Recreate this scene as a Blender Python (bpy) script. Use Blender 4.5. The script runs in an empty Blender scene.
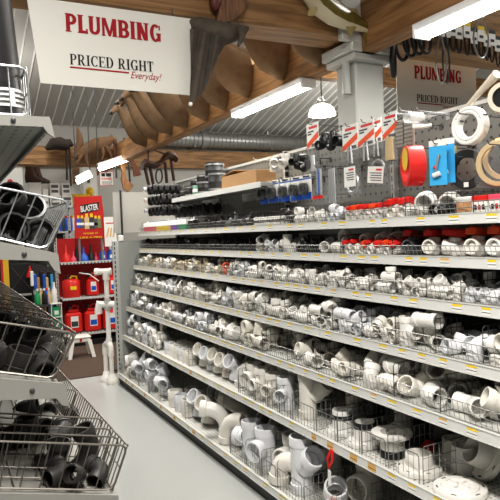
import bpy, math, random
from mathutils import Vector, Matrix, Quaternion, Euler
PI = math.pi
C = bpy.context.scene.collection
rnd = random.Random(7)
V = Vector

# ------------------------------------------------------------------ camera
F_PX, YAW, PITCH, ROLL, EYE = 594.2, .474721, -.030853, -.038005, 1.6
c_f = V((math.sin(YAW)*math.cos(PITCH), math.cos(YAW)*math.cos(PITCH), math.sin(PITCH)))
_r0 = V((math.cos(YAW), -math.sin(YAW), 0)); _u0 = _r0.cross(c_f)
c_r = math.cos(ROLL)*_r0 + math.sin(ROLL)*_u0
c_u = -math.sin(ROLL)*_r0 + math.cos(ROLL)*_u0
cam_d = bpy.data.cameras.new('camera'); cam = bpy.data.objects.new('camera', cam_d); C.objects.link(cam)
cam_d.sensor_width = 36; cam_d.lens = F_PX/500*36; cam_d.clip_start = .05
m = Matrix((c_r, c_u, -c_f)).transposed().to_4x4(); m.translation = (0, 0, EYE); cam.matrix_world = m
bpy.context.scene.camera = cam

def at(axis, v, x, y):
    """the point seen at photo pixel (x, y) that lies on the plane axis = v"""
    d = c_f + c_r*((x-250)/F_PX) - c_u*((y-250)/F_PX)
    o = V((0, 0, EYE)); i = 'XYZ'.index(axis)
    return o + d*((v-o[i])/d[i])

# ------------------------------------------------------------------ materials
MATS = {}
def mat(name, col, rough=.5, metal=0, noise=0, nscale=20, bump=0, emit=0, trans=0, alpha=1, spread=0, coat=0, col2=None, subsurf=0):
    if name in MATS: return MATS[name]
    m = bpy.data.materials.new(name); m.use_nodes = True; MATS[name] = m
    nt = m.node_tree; b = nt.nodes['Principled BSDF']
    b.inputs['Roughness'].default_value = rough; b.inputs['Metallic'].default_value = metal
    b.inputs['Coat Weight'].default_value = coat
    b.inputs['Transmission Weight'].default_value = trans; b.inputs['Alpha'].default_value = alpha
    c = (*col, 1)
    b.inputs['Base Color'].default_value = c
    last = None
    if spread or col2:
        oi = nt.nodes.new('ShaderNodeObjectInfo'); mx = nt.nodes.new('ShaderNodeMix'); mx.data_type = 'RGBA'
        c2 = (*(col2 or [v*(1-spread) for v in col]), 1)
        mx.inputs['A'].default_value = c; mx.inputs['B'].default_value = c2
        nt.links.new(oi.outputs['Random'], mx.inputs['Factor']); last = mx.outputs['Result']
    if noise or bump:
        tc = nt.nodes.new('ShaderNodeTexCoord'); nz = nt.nodes.new('ShaderNodeTexNoise')
        nz.inputs['Scale'].default_value = nscale; nz.inputs['Detail'].default_value = 4
        nt.links.new(tc.outputs['Object'], nz.inputs['Vector'])
        if noise:
            mr = nt.nodes.new('ShaderNodeMapRange')
            mr.inputs['To Min'].default_value = 1-noise; mr.inputs['To Max'].default_value = 1+noise
            nt.links.new(nz.outputs['Fac'], mr.inputs['Value'])
            mx = nt.nodes.new('ShaderNodeVectorMath'); mx.operation = 'SCALE'
            if last: nt.links.new(last, mx.inputs[0])
            else: mx.inputs[0].default_value = col
            nt.links.new(mr.outputs['Result'], mx.inputs['Scale']); last = mx.outputs[0]
        if bump:
            bp = nt.nodes.new('ShaderNodeBump'); bp.inputs['Strength'].default_value = bump
            nt.links.new(nz.outputs['Fac'], bp.inputs['Height']); nt.links.new(bp.outputs['Normal'], b.inputs['Normal'])
    if last: nt.links.new(last, b.inputs['Base Color'])
    if emit:
        b.inputs['Emission Color'].default_value = c; b.inputs['Emission Strength'].default_value = emit
    return m

def dot_mat(name, col, dark, pitch, radius, axes, rough=.45, round_=True):
    """perforated sheet: dots (or slots) on a grid in object space along the two axes"""
    if name in MATS: return MATS[name]
    m = mat(name, col, rough); nt = m.node_tree; b = nt.nodes['Principled BSDF']
    tc = nt.nodes.new('ShaderNodeTexCoord'); sp = nt.nodes.new('ShaderNodeSeparateXYZ'); nt.links.new(tc.outputs['Object'], sp.inputs[0])
    def frac(ax, p):
        a = nt.nodes.new('ShaderNodeMath'); a.operation = 'DIVIDE'; nt.links.new(sp.outputs[ax], a.inputs[0]); a.inputs[1].default_value = p
        f = nt.nodes.new('ShaderNodeMath'); f.operation = 'FRACT'; nt.links.new(a.outputs[0], f.inputs[0])
        s = nt.nodes.new('ShaderNodeMath'); s.operation = 'SUBTRACT'; nt.links.new(f.outputs[0], s.inputs[0]); s.inputs[1].default_value = .5
        t = nt.nodes.new('ShaderNodeMath'); t.operation = 'MULTIPLY'; nt.links.new(s.outputs[0], t.inputs[0]); t.inputs[1].default_value = p
        return t
    p = pitch if isinstance(pitch, tuple) else (pitch, pitch)
    u, v = frac(axes[0], p[0]), frac(axes[1], p[1])
    rr = radius if isinstance(radius, tuple) else (radius, radius)
    def scaled(n, r):
        d = nt.nodes.new('ShaderNodeMath'); d.operation = 'DIVIDE'; nt.links.new(n.outputs[0], d.inputs[0]); d.inputs[1].default_value = r
        e = nt.nodes.new('ShaderNodeMath'); e.operation = 'POWER' if round_ else 'ABSOLUTE'; nt.links.new(d.outputs[0], e.inputs[0])
        if round_: e.inputs[1].default_value = 2
        return e
    a, c = scaled(u, rr[0]), scaled(v, rr[1])
    s = nt.nodes.new('ShaderNodeMath'); s.operation = 'ADD' if round_ else 'MAXIMUM'; nt.links.new(a.outputs[0], s.inputs[0]); nt.links.new(c.outputs[0], s.inputs[1])
    lt = nt.nodes.new('ShaderNodeMath'); lt.operation = 'LESS_THAN'; nt.links.new(s.outputs[0], lt.inputs[0]); lt.inputs[1].default_value = 1
    mx = nt.nodes.new('ShaderNodeMix'); mx.data_type = 'RGBA'; mx.inputs['A'].default_value = (*col, 1); mx.inputs['B'].default_value = (*dark, 1)
    nt.links.new(lt.outputs[0], mx.inputs['Factor']); nt.links.new(mx.outputs['Result'], b.inputs['Base Color'])
    return m

def wood_mat(name, col, col2, axis, scale=3):
    if name in MATS: return MATS[name]
    m = mat(name, col, .6); nt = m.node_tree; b = nt.nodes['Principled BSDF']
    tc = nt.nodes.new('ShaderNodeTexCoord'); mp = nt.nodes.new('ShaderNodeMapping')
    s = [scale*4]*3; s['XYZ'.index(axis)] = scale*.35; mp.inputs['Scale'].default_value = s
    nz = nt.nodes.new('ShaderNodeTexNoise'); nz.inputs['Scale'].default_value = 1.6; nz.inputs['Detail'].default_value = 7; nz.inputs['Distortion'].default_value = 1.2
    nt.links.new(tc.outputs['Object'], mp.inputs[0]); nt.links.new(mp.outputs[0], nz.inputs['Vector'])
    cr = nt.nodes.new('ShaderNodeValToRGB'); cr.color_ramp.elements[0].position = .35; cr.color_ramp.elements[1].position = .65
    cr.color_ramp.elements[0].color = (*col2, 1); cr.color_ramp.elements[1].color = (*col, 1)
    nt.links.new(nz.outputs['Fac'], cr.inputs[0]); nt.links.new(cr.outputs[0], b.inputs['Base Color'])
    bp = nt.nodes.new('ShaderNodeBump'); bp.inputs['Strength'].default_value = .25; nt.links.new(nz.outputs['Fac'], bp.inputs['Height']); nt.links.new(bp.outputs[0], b.inputs['Normal'])
    return m

PVC = mat('white pvc', (.80, .79, .765), .28, col2=(.75, .72, .66), noise=.03, nscale=30)
PVC_G = mat('cool white pvc', (.73, .74, .76), .25, noise=.03, nscale=30)
CREAM = mat('cream pvc', (.78, .755, .70), .3, col2=(.75, .715, .64), noise=.03)
BEIGE = mat('beige cpvc', (.62, .52, .36), .35, col2=(.70, .64, .52), noise=.05)
ABS = mat('black abs', (.016, .016, .017), .35, noise=.2, nscale=15)
IRON = mat('dark iron', (.022, .021, .020), .5, noise=.35, nscale=25, bump=.1)
RUBBER = mat('black rubber', (.02, .02, .021), .55, noise=.2)
GREYP = mat('dark grey plastic', (.10, .105, .11), .4, noise=.1)
RED = mat('red plastic', (.62, .025, .02), .35, noise=.06)
ORANGE = mat('orange red plastic', (.78, .09, .02), .35, noise=.06)
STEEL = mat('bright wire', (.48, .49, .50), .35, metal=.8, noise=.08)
WIRE = mat('grey wire', (.30, .30, .29), .42, metal=.6, noise=.1)
DWIRE = mat('dark wire', (.10, .10, .10), .4, metal=.7, noise=.1)
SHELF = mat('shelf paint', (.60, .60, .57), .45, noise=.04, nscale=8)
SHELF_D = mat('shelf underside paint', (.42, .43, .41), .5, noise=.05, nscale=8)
LSHELF = mat('left shelf paint', (.25, .245, .225), .5, noise=.06, nscale=10)
RAIL = mat('price rail', (.66, .66, .64), .35, noise=.03)
PAPER = mat('paper', (.78, .78, .75), .6, noise=.02)
YELLOW = mat('yellow ink', (.80, .58, .03), .5, noise=.03)
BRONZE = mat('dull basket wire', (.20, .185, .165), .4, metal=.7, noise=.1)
TAGO = mat('orange ink', (.70, .42, .13), .5, noise=.03)
BLACK = mat('black paint', (.012, .012, .013), .45, noise=.1)
DARK = mat('dark grey paint', (.05, .052, .055), .5, noise=.1)
SIGNW = mat('sign white', (.62, .61, .565), .5, noise=.03, nscale=3)
INKRED = mat('sign red ink', (.30, .006, .014), .8, noise=.03)
INKBLK = mat('sign black ink', (.012, .012, .014), .8, noise=.03)
CARD = mat('cardboard', (.42, .25, .12), .7, noise=.08)
BLUE = mat('blue ink', (.02, .11, .52), .4, noise=.05)
SKY = mat('light blue card', (.05, .40, .74), .45, noise=.04)
GREEN = mat('green ink', (.02, .30, .12), .5, noise=.05)
PURPLE = mat('purple ink', (.22, .05, .42), .5, noise=.05)
PINK = mat('pink red ink', (.72, .08, .14), .5, noise=.05)
BRASS = mat('tan brass', (.70, .55, .30), .35, metal=.3, noise=.06)
CLEAR = mat('clear plastic', (.30, .31, .32), .12, alpha=.16, noise=.03)
TAN = mat('tan rope', (.62, .46, .24), .6, noise=.1)
GALV = mat('galvanised steel', (.36, .37, .36), .38, metal=.8, noise=.12, nscale=6)
TUBE = mat('lit tube', (1, .98, .94), .5, emit=9)
BULB = mat('lit dome', (1, .96, .88), .5, emit=2.6)
FIXW = mat('fixture white', (.72, .72, .72), .4, noise=.03)
WHITEP = mat('white painted metal', (.50, .50, .475), .5, noise=.04, nscale=4)
FUR = None

# ------------------------------------------------------------------ mesh building
class MB:
    def __init__(s): s.v, s.f, s.mi, s.sm, s.mats = [], [], [], [], []
    def mid(s, m):
        if m not in s.mats: s.mats.append(m)
        return s.mats.index(m)
    def add(s, vs, fs, m, smooth=False, M=None):
        b = len(s.v); i = s.mid(m)
        s.v.extend((M @ V(p)) if M is not None else V(p) for p in vs)
        for f in fs: s.f.append([b+k for k in f]); s.mi.append(i); s.sm.append(smooth)
        return s
    def box(s, lo, hi, m, M=None, bev=0):
        x0, y0, z0 = lo; x1, y1, z1 = hi
        if not bev:
            vs = [(x0,y0,z0),(x1,y0,z0),(x1,y1,z0),(x0,y1,z0),(x0,y0,z1),(x1,y0,z1),(x1,y1,z1),(x0,y1,z1)]
            return s.add(vs, [(3,2,1,0),(4,5,6,7),(0,1,5,4),(1,2,6,5),(2,3,7,6),(3,0,4,7)], m, False, M)
        ctr = V(((x0+x1)/2, (y0+y1)/2, (z0+z1)/2)); h = V((x1-x0, y1-y0, z1-z0))/2
        k = min(bev, *(h*.95)); vs = []; idx = {}
        for sx in (-1,1):
            for sy in (-1,1):
                for sz in (-1,1):
                    for a in range(3):
                        d = [h[0]-k, h[1]-k, h[2]-k]; d[a] = h[a]
                        idx[sx,sy,sz,a] = len(vs); vs.append(ctr + V((sx*d[0], sy*d[1], sz*d[2])))
        fs = []
        for a in range(3):
            b, c = (a+1) % 3, (a+2) % 3
            for sg in (-1,1):
                q = []
                for p, r in ((-1,-1),(1,-1),(1,1),(-1,1)):
                    key = [0,0,0]; key[a] = sg; key[b] = p; key[c] = r; q.append(idx[(*key, a)])
                fs.append(q if sg > 0 else q[::-1])
            for p in (-1,1):
                for r in (-1,1):
                    k1 = [0,0,0]; k1[b] = p; k1[c] = r; k2 = list(k1); k1[a] = -1; k2[a] = 1
                    q = [idx[(*k1, b)], idx[(*k2, b)], idx[(*k2, c)], idx[(*k1, c)]]
                    fs.append(q if p*r < 0 else q[::-1])
        for sx in (-1,1):
            for sy in (-1,1):
                for sz in (-1,1):
                    q = [idx[sx,sy,sz,a] for a in range(3)]; fs.append(q if sx*sy*sz > 0 else q[::-1])
        return s.add(vs, fs, m, False, M)
    def loft(s, rings, m, closed_ends=True, smooth=True, M=None):
        n = len(rings[0]); vs = [p for r in rings for p in r]; fs = []
        for i in range(len(rings)-1):
            for j in range(n):
                k = (j+1) % n; fs.append((i*n+j, i*n+k, (i+1)*n+k, (i+1)*n+j))
        s.add(vs, fs, m, smooth, M)
        if closed_ends:
            b = len(s.v)-len(vs); i = s.mid(m)
            for f in (list(range(n))[::-1], [len(vs)-n+j for j in range(n)]):
                s.f.append([b+k for k in f]); s.mi.append(i); s.sm.append(False)
        return s
    def tube(s, pts, r, m, n=8, closed=False, caps=True, M=None, smooth=True):
        pts = [V(p) for p in pts]; rs = r if isinstance(r, (list, tuple)) else [r]*len(pts)
        fr = frames(pts, closed)
        rings = [[p + (a*math.cos(2*PI*j/n) + b*math.sin(2*PI*j/n))*rr for j in range(n)] for p, (a, b), rr in zip(pts, fr, rs)]
        if closed: rings.append(rings[0])
        return s.loft(rings, m, caps and not closed, smooth, M)
    def shell(s, pts, ro, ri, m, n=16, M=None, m_in=None):
        """a hollow pipe along pts: outer radii ro, bore radii ri, ring-shaped ends"""
        pts = [V(p) for p in pts]; fr = frames(pts)
        def rings(rs): return [[p + (a*math.cos(2*PI*j/n) + b*math.sin(2*PI*j/n))*rr for j in range(n)] for p, (a, b), rr in zip(pts, fr, rs)]
        o, i = rings(ro), rings(ri if isinstance(ri, (list, tuple)) else [ri]*len(pts))
        s.loft(o, m, False, True, M); s.loft([q[::-1] for q in i], m_in or m, False, True, M)
        s.loft([o[0][::-1], i[0][::-1]], m, False, False, M); s.loft([o[-1], i[-1]], m, False, False, M)
        return s
    def lathe(s, prof, m, n=20, M=None, smooth=True, caps=True):
        rings = [[(r*math.cos(2*PI*j/n), r*math.sin(2*PI*j/n), z) for j in range(n)] for r, z in prof]
        return s.loft(rings, m, caps, smooth, M)
    def prism(s, poly, lo, hi, m, plane='XZ', M=None):
        """polygon extruded along the third axis from lo to hi"""
        def p3(a, b, c): return {'XZ': (a, c, b), 'XY': (a, b, c), 'YZ': (c, a, b)}[plane]
        n = len(poly); vs = [p3(a, b, lo) for a, b in poly] + [p3(a, b, hi) for a, b in poly]
        fs = [list(range(n)), list(range(n, 2*n))[::-1]] + [(i, i+n, (i+1) % n + n, (i+1) % n) for i in range(n)]
        return s.add(vs, fs, m, False, M)
    def ball(s, c, r, m, nu=12, nv=8, M=None):
        c = V(c); rr = r if isinstance(r, (tuple, list)) else (r, r, r)
        rings = [[(c[0]+rr[0]*math.sin(t)*math.cos(2*PI*j/nu), c[1]+rr[1]*math.sin(t)*math.sin(2*PI*j/nu), c[2]-rr[2]*math.cos(t)) for j in range(nu)]
                 for t in [PI*(.03+.94*i/nv) for i in range(nv+1)]]
        return s.loft(rings, m, True, True, M)
    def mesh(s, name):
        me = bpy.data.meshes.new(name); me.from_pydata([tuple(p) for p in s.v], [], s.f)
        for m in s.mats: me.materials.append(m)
        me.polygons.foreach_set('material_index', s.mi); me.polygons.foreach_set('use_smooth', s.sm); me.update()
        if any(s.sm): me.set_sharp_from_angle(angle=math.radians(46))
        return me
    def build(s, name, parent=None, world=True):
        """link as one object; with a parent and world=True the vertices are in room coordinates"""
        if parent is not None and world:
            o = V(parent['_o']); s.v = [p-o for p in s.v]
        ob = bpy.data.objects.new(name, s.mesh(name)); C.objects.link(ob)
        if parent is not None:
            ob.parent = parent
            if world: ob['_o'] = parent['_o']
        return ob

def frames(pts, closed=False):
    n = len(pts); out = []; prev = None
    for i in range(n):
        if closed: t = pts[(i+1) % n] - pts[i-1]
        else:
            t = pts[min(i+1, n-1)] - pts[max(i-1, 0)]
        if t.length < 1e-9: t = V((0, 0, 1))
        t.normalize()
        if prev is None:
            a = t.cross(V((0, 0, 1)) if abs(t.z) < .9 else V((1, 0, 0))).normalized()
        else:
            a = (prev - t*prev.dot(t)).normalized()
        prev = a; out.append((a, t.cross(a)))
    return out

def tag(o, label, cat, group=None, kind=None):
    o['label'] = label; o['category'] = cat
    if group: o['group'] = group
    if kind: o['kind'] = kind
    return o
def thing(name, label, cat, loc=(0, 0, 0), group=None):
    o = bpy.data.objects.new(name, None); C.objects.link(o); o.location = loc; o['_o'] = [float(q) for q in loc]
    o.empty_display_size = .05
    return tag(o, label, cat, group)
def struct_(name, mb, parent=None):
    o = mb.build(name, parent, world=parent is not None)
    if parent is None: o['kind'] = 'structure'; o['_o'] = (0., 0., 0.)
    return o
def single(mb, name, label, cat, base, group=None):
    """a thing that is one mesh, vertices given in room coordinates, origin at base"""
    b = V(base); mb.v = [p-b for p in mb.v]
    o = bpy.data.objects.new(name, mb.mesh(name)); C.objects.link(o); o.location = b; o['_o'] = [float(q) for q in b]
    return tag(o, label, cat, group)
def dup(root, loc, rot=None, label=None, group=None, scale=None):
    r = root.copy(); C.objects.link(r); r.location = loc; r['_o'] = [float(q) for q in loc]
    if rot is not None:
        if isinstance(rot, Quaternion): r.rotation_mode = 'QUATERNION'; r.rotation_quaternion = rot
        else: r.rotation_euler = rot
    if scale: r.scale = (scale,)*3
    if label: r['label'] = label
    if group: r['group'] = group
    for ch in root.children:
        c = ch.copy(); C.objects.link(c); c.parent = r
        for g in ch.children:
            d = g.copy(); C.objects.link(d); d.parent = c
    return r
def lettering(parent, text, loc, size, m, rot=(PI/2, 0, 0), bold=0, sx=1, shear=0, align='CENTER', name='lettering'):
    """flat text; loc in room coordinates"""
    cu = bpy.data.curves.new(name, 'FONT'); cu.body = text; cu.size = size; cu.align_x = align; cu.offset = bold; cu.shear = shear
    cu.materials.append(m)
    tmp = bpy.data.objects.new(name, cu); C.objects.link(tmp); bpy.context.view_layer.update()
    me = bpy.data.meshes.new_from_object(tmp.evaluated_get(bpy.context.evaluated_depsgraph_get())); bpy.data.objects.remove(tmp)
    o = bpy.data.objects.new(name, me); C.objects.link(o)
    if parent is not None: o.parent = parent; o.location = V(loc)-V(parent['_o'])
    else: o.location = loc
    o.rotation_euler = rot; o.scale = (sx, 1, 1)
    return o
ORD = ['', 'first', 'second', 'third', 'fourth', 'fifth', 'sixth', 'seventh', 'eighth', 'ninth', 'tenth', 'eleventh', 'twelfth', 'thirteenth', 'fourteenth',
       'fifteenth', 'sixteenth', 'seventeenth', 'eighteenth', 'nineteenth', 'twentieth']
def nth(i):
    if i <= 20: return ORD[i]
    t, u = divmod(i, 10)
    tens = {2: 'twent', 3: 'thirt', 4: 'fort', 5: 'fift', 6: 'sixt'}[t]
    return tens+'ieth' if u == 0 else tens+'y-'+ORD[u]
# ------------------------------------------------------------------ pipe fittings
def leg_path(a, b, k=2):
    a, b = V(a), V(b); return [a + (b-a)*i/k for i in range(k+1)]
def socketed(mb, mid, rm, m, r, n, ls=.95, hub=1.19, M=None, ends=(True, True)):
    """pipe along the points mid with a wider hub at each end; bore r*.93"""
    mid = [V(p) for p in mid]
    d0 = (mid[0]-mid[1]).normalized(); d1 = (mid[-1]-mid[-2]).normalized()
    pts, ro = [], []
    if ends[0]: pts += [mid[0]+d0*r*ls, mid[0]+d0*r*(ls-.08), mid[0]+d0*.04*r]; ro += [r*hub*.97, r*hub, r*hub]
    for p in mid: pts.append(p); ro.append(r*rm)
    if ends[1]: pts += [mid[-1]+d1*.04*r, mid[-1]+d1*r*(ls-.08), mid[-1]+d1*r*ls]; ro += [r*hub, r*hub, r*hub*.97]
    ri = [r*.98 if q > r*1.1 else r*.86 for q in ro]
    mb.shell(pts, ro, ri, m, n, M)
def arc(c, R, a0, a1, k, plane='XZ'):
    out = []
    for i in range(k+1):
        t = a0+(a1-a0)*i/k; u, w = R*math.cos(t), R*math.sin(t)
        out.append(V(c)+(V((u, 0, w)) if plane == 'XZ' else V((u, w, 0))))
    return out
def f_coupling(r, m, n, mb):
    socketed(mb, [(0,0,-.12*r), (0,0,.12*r)], 1.07, m, r, n, ls=1.15)
    mb.lathe([(r*1.2,-.1*r),(r*1.24,-.05*r),(r*1.24,.05*r),(r*1.2,.1*r)], m, n, caps=False)
def f_elbow(r, m, n, mb, sweep=90, R=None):
    R = R or (1.6 if r > .04 else 1.35)
    a = math.radians(sweep)
    pts = arc((-R*r*.6, 0, -R*r*.35), R*r, 0, a, max(3, sweep//13))
    socketed(mb, pts, 1.06, m, r, n)
def f_bent(r, m, n, mb): f_elbow(r, m, n, mb, 45, 1.5)
def f_sweep(r, m, n, mb): f_elbow(r, m, n, mb, 90, 2.8)
def f_tee(r, m, n, mb, rb=1.0):
    socketed(mb, leg_path((0,0,-1.25*r), (0,0,1.25*r)), 1.1, m, r, n)
    mb.shell([(r*.95,0,0),(r*1.35,0,0),(r*1.38,0,0),(r*2.15,0,0),(r*2.2,0,0)], [q*rb for q in (r*1.08,r*1.08,r*1.17,r*1.17,r*1.13)], [q*rb for q in (r*.86,r*.86,r*.98,r*.98,r*.98)], m, n)
def f_redtee(r, m, n, mb): f_tee(r, m, n, mb, .72)
def f_wye(r, m, n, mb):
    socketed(mb, leg_path((0,0,-2.0*r), (0,0,1.7*r)), 1.08, m, r, n)
    d = V((.707,0,.707)); o = V((0,0,-1.0*r))
    pts = [o+d*r*q for q in (1.0,2.3,2.33,3.25,3.32)]
    mb.shell(pts, [r*1.06,r*1.06,r*1.17,r*1.17,r*1.13], [r*.86,r*.86,r*.98,r*.98,r*.98], m, n)
def f_cap(r, m, n, mb):
    mb.shell([(0,0,-.8*r),(0,0,-.7*r),(0,0,.3*r)], [r*1.13,r*1.17,r*1.17], r*.98, m, n)
    mb.lathe([(r*1.17,.3*r),(r*1.0,.52*r),(r*.6,.64*r),(.05*r,.68*r)], m, n)
def f_bushing(r, m, n, mb):
    mb.shell([(0,0,-.7*r),(0,0,.25*r)], [r*.99,r*1.0], r*.7, m, n)
    mb.shell([(0,0,.26*r),(0,0,.3*r),(0,0,.6*r)], [r*1.1,r*1.16,r*1.16], r*.7, m, 8)
def f_adapter(r, m, n, mb):
    pts, ro = [], []
    for i in range(9):
        pts.append((0,0,-1.3*r+i*.13*r)); ro.append(r*(1.0 if i % 2 else .93))
    mb.shell(pts, ro, r*.8, m, n)
    mb.shell([(0,0,-.22*r),(0,0,.14*r)], [r*1.3,r*1.3], r*.8, m, 8)
    mb.shell([(0,0,.15*r),(0,0,.2*r),(0,0,1.1*r),(0,0,1.2*r)], [r*1.12,r*1.17,r*1.17,r*1.12], r*.98, m, n)
def f_trap(r, m, n, mb):
    pts = leg_path((-1.6*r,0,1.6*r), (-1.6*r,0,.1*r), 1) + arc((0,0,0), 1.6*r, PI, 2*PI, 12)[1:] + leg_path((1.6*r,0,.2*r), (1.6*r,0,.6*r), 1)
    socketed(mb, pts, 1.05, m, r, n)
def f_cross(r, m, n, mb):
    f_tee(r, m, n, mb)
    mb.shell([(-r*.95,0,0),(-r*1.35,0,0),(-r*1.38,0,0),(-r*2.2,0,0)], [r*1.08,r*1.08,r*1.17,r*1.17], r*.95, m, n)
FIT = {  # kind: (builder, hull volume in r^3, bounding radius in r, plain words)
    'pipe_coupling': (f_coupling, 10.5, 1.75, 'straight coupling'), 'pipe_elbow': (f_elbow, 24, 2.4, 'right-angle elbow'),
    'bent_elbow': (f_bent, 15, 2.1, 'shallow bent elbow'), 'sweep_elbow': (f_sweep, 46, 3.6, 'long sweep elbow'), 'pipe_tee': (f_tee, 32, 2.6, 'tee'),
    'reducing_tee': (f_redtee, 26, 2.6, 'tee with narrow side outlet'), 'pipe_wye': (f_wye, 50, 3.5, 'wye'), 'domed_plug': (f_cap, 6, 1.5, 'domed cap'),
    'reducer_bushing': (f_bushing, 5, 1.4, 'reducer bushing'), 'threaded_adapter': (f_adapter, 11, 1.9, 'threaded adapter'), 'pipe_trap': (f_trap, 60, 3.4, 'u-shaped trap'),
    'pipe_cross': (f_cross, 34, 2.6, 'four-way cross')}
_fm = {}
def fit_mesh(kind, r, m):
    k = (kind, round(r, 4), m.name)
    if k not in _fm:
        mb = MB(); n = 10 if r < .02 else 14 if r < .035 else 24
        FIT[kind][0](r, m, n, mb); _fm[k] = mb.mesh(kind)
    return _fm[k]
def fitting(kind, r, m, loc, rot, label, group=None, cat='pipe fitting'):
    o = bpy.data.objects.new(kind, fit_mesh(kind, r, m)); C.objects.link(o); o.location = loc
    if isinstance(rot, Quaternion): o.rotation_mode = 'QUATERNION'; o.rotation_quaternion = rot
    else: o.rotation_euler = rot
    return tag(o, label, cat, group)

# ------------------------------------------------------------------ the wall of bins: sizes
YE, YN, XB = 6.34, .24, 2.35                       # far end, near end, face of the back panel
LEVELS = [('bottom shelf', 1.60, .135), ('second shelf up', 1.673, .535), ('third shelf up', 1.725, .838), ('fourth shelf up', 1.78, 1.06),
          ('fifth shelf up', 1.825, 1.282), ('sixth shelf up', 1.895, 1.46), ('top shelf', 1.895, 1.64)]
def bins_spec():
    """piles of loose fittings: (level, y0, y1, kind, r, material, fill height, depth)"""
    out = []
    R = random.Random(11)
    def run(lv, y0, y1, w, kinds, rs, ms, h, dep):
        k = max(1, round((y0-y1)/w)); w = (y0-y1)/k; last = None
        for i in range(k):
            kd = R.choice([q for q in kinds if q != last]) if len(set(kinds)) > 1 else kinds[0]; last = kd
            a = y0-i*w; r = R.choice(rs); f = h*R.uniform(.72, 1.1)
            out.append((lv, a-w, a, kd, r, R.choice(ms), f, dep if a < 4.6 else dep*.72))
    small = ['pipe_coupling', 'pipe_elbow', 'pipe_tee', 'bent_elbow', 'threaded_adapter', 'pipe_elbow', 'pipe_tee', 'domed_plug']
    # fifth shelf: cream and tan pieces far away, small white ones nearer
    run(4, 6.30, 5.25, .21, ['threaded_adapter', 'pipe_elbow', 'pipe_tee'], [.020, .022], [BEIGE, CREAM, PVC], .10, .2)
    run(4, 5.25, 4.10, .19, ['pipe_elbow', 'pipe_tee', 'threaded_adapter', 'reducer_bushing'], [.020, .022], [BEIGE, BEIGE, CREAM], .10, .2)
    run(4, 4.10, 4.00, .1, ['pipe_coupling'], [.02], [ORANGE], .07, .18); run(4, 4.00, 3.90, .1, ['pipe_coupling'], [.02], [PVC], .09, .2)
    run(4, 3.90, 1.36, .195, small, [.018, .020, .022], [PVC, PVC, PVC_G], .098, .24)
    # fourth shelf
    run(3, 6.30, 1.36, .245, small + ['pipe_cross', 'reducing_tee'], [.025, .028, .030], [PVC, PVC, PVC, PVC_G], .14, .25)
    # third shelf
    run(2, 6.30, 3.9, .27, ['pipe_elbow', 'pipe_tee', 'bent_elbow', 'reducing_tee', 'pipe_coupling'], [.030, .032], [PVC, PVC_G], .15, .22)
    run(2, 3.9, 2.38, .30, ['pipe_elbow', 'bent_elbow', 'pipe_tee', 'pipe_elbow', 'pipe_coupling', 'pipe_wye'], [.032, .035], [PVC, PVC, CREAM], .16, .28)
    out.append((2, 2.06, 2.38, 'bent_elbow', .034, PVC, .15, .28)); out.append((2, 1.78, 2.06, 'pipe_elbow', .037, PVC, .19, .30)); out.append((2, 1.36, 1.78, 'pipe_wye', .034, PVC, .17, .30))
    # sixth shelf: black pieces far away, white ones nearer
    run(5, 6.30, 3.75, .235, ['pipe_elbow', 'threaded_adapter', 'pipe_tee', 'bent_elbow'], [.020, .022], [ABS], .09, .2)
    run(5, 3.75, 3.12, .21, ['pipe_elbow', 'pipe_tee'], [.022, .026], [PVC, PVC_G], .10, .2)
    run(5, 3.12, 2.95, .17, ['threaded_adapter'], [.020], [ABS], .08, .2)
    run(5, 2.95, 2.66, .28, ['pipe_elbow'], [.028], [PVC], .11, .2)
    # top shelf
    run(6, 4.95, 4.15, .2, ['pipe_elbow', 'threaded_adapter', 'reducer_bushing'], [.022, .025], [ABS, GREYP, ABS], .09, .2)
    run(6, 4.15, 3.72, .215, ['pipe_elbow', 'pipe_tee'], [.02], [ABS, GREYP], .07, .2)
    run(6, 3.30, 3.14, .16, ['pipe_elbow'], [.024], [ABS], .08, .2)
    run(6, 3.14, 2.62, .17, ['threaded_adapter', 'pipe_elbow'], [.021], [PVC, PVC_G], .08, .2)
    # bottom and second shelves, far end
    run(1, 6.28, 5.25, .26, ['pipe_coupling', 'domed_plug'], [.036, .038], [PVC, PVC_G], .17, .22)
    run(0, 6.28, 5.0, .32, ['bent_elbow', 'pipe_coupling', 'pipe_elbow'], [.043, .046], [PVC, PVC_G], .2, .24)
    return out
def bin_count(b):
    lv, y0, y1, kd, r, m, h, dep = b
    return max(2, round((y1-y0)*dep*h*.50/(FIT[kd][1]*r**3)))
BINS = bins_spec()
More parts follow.
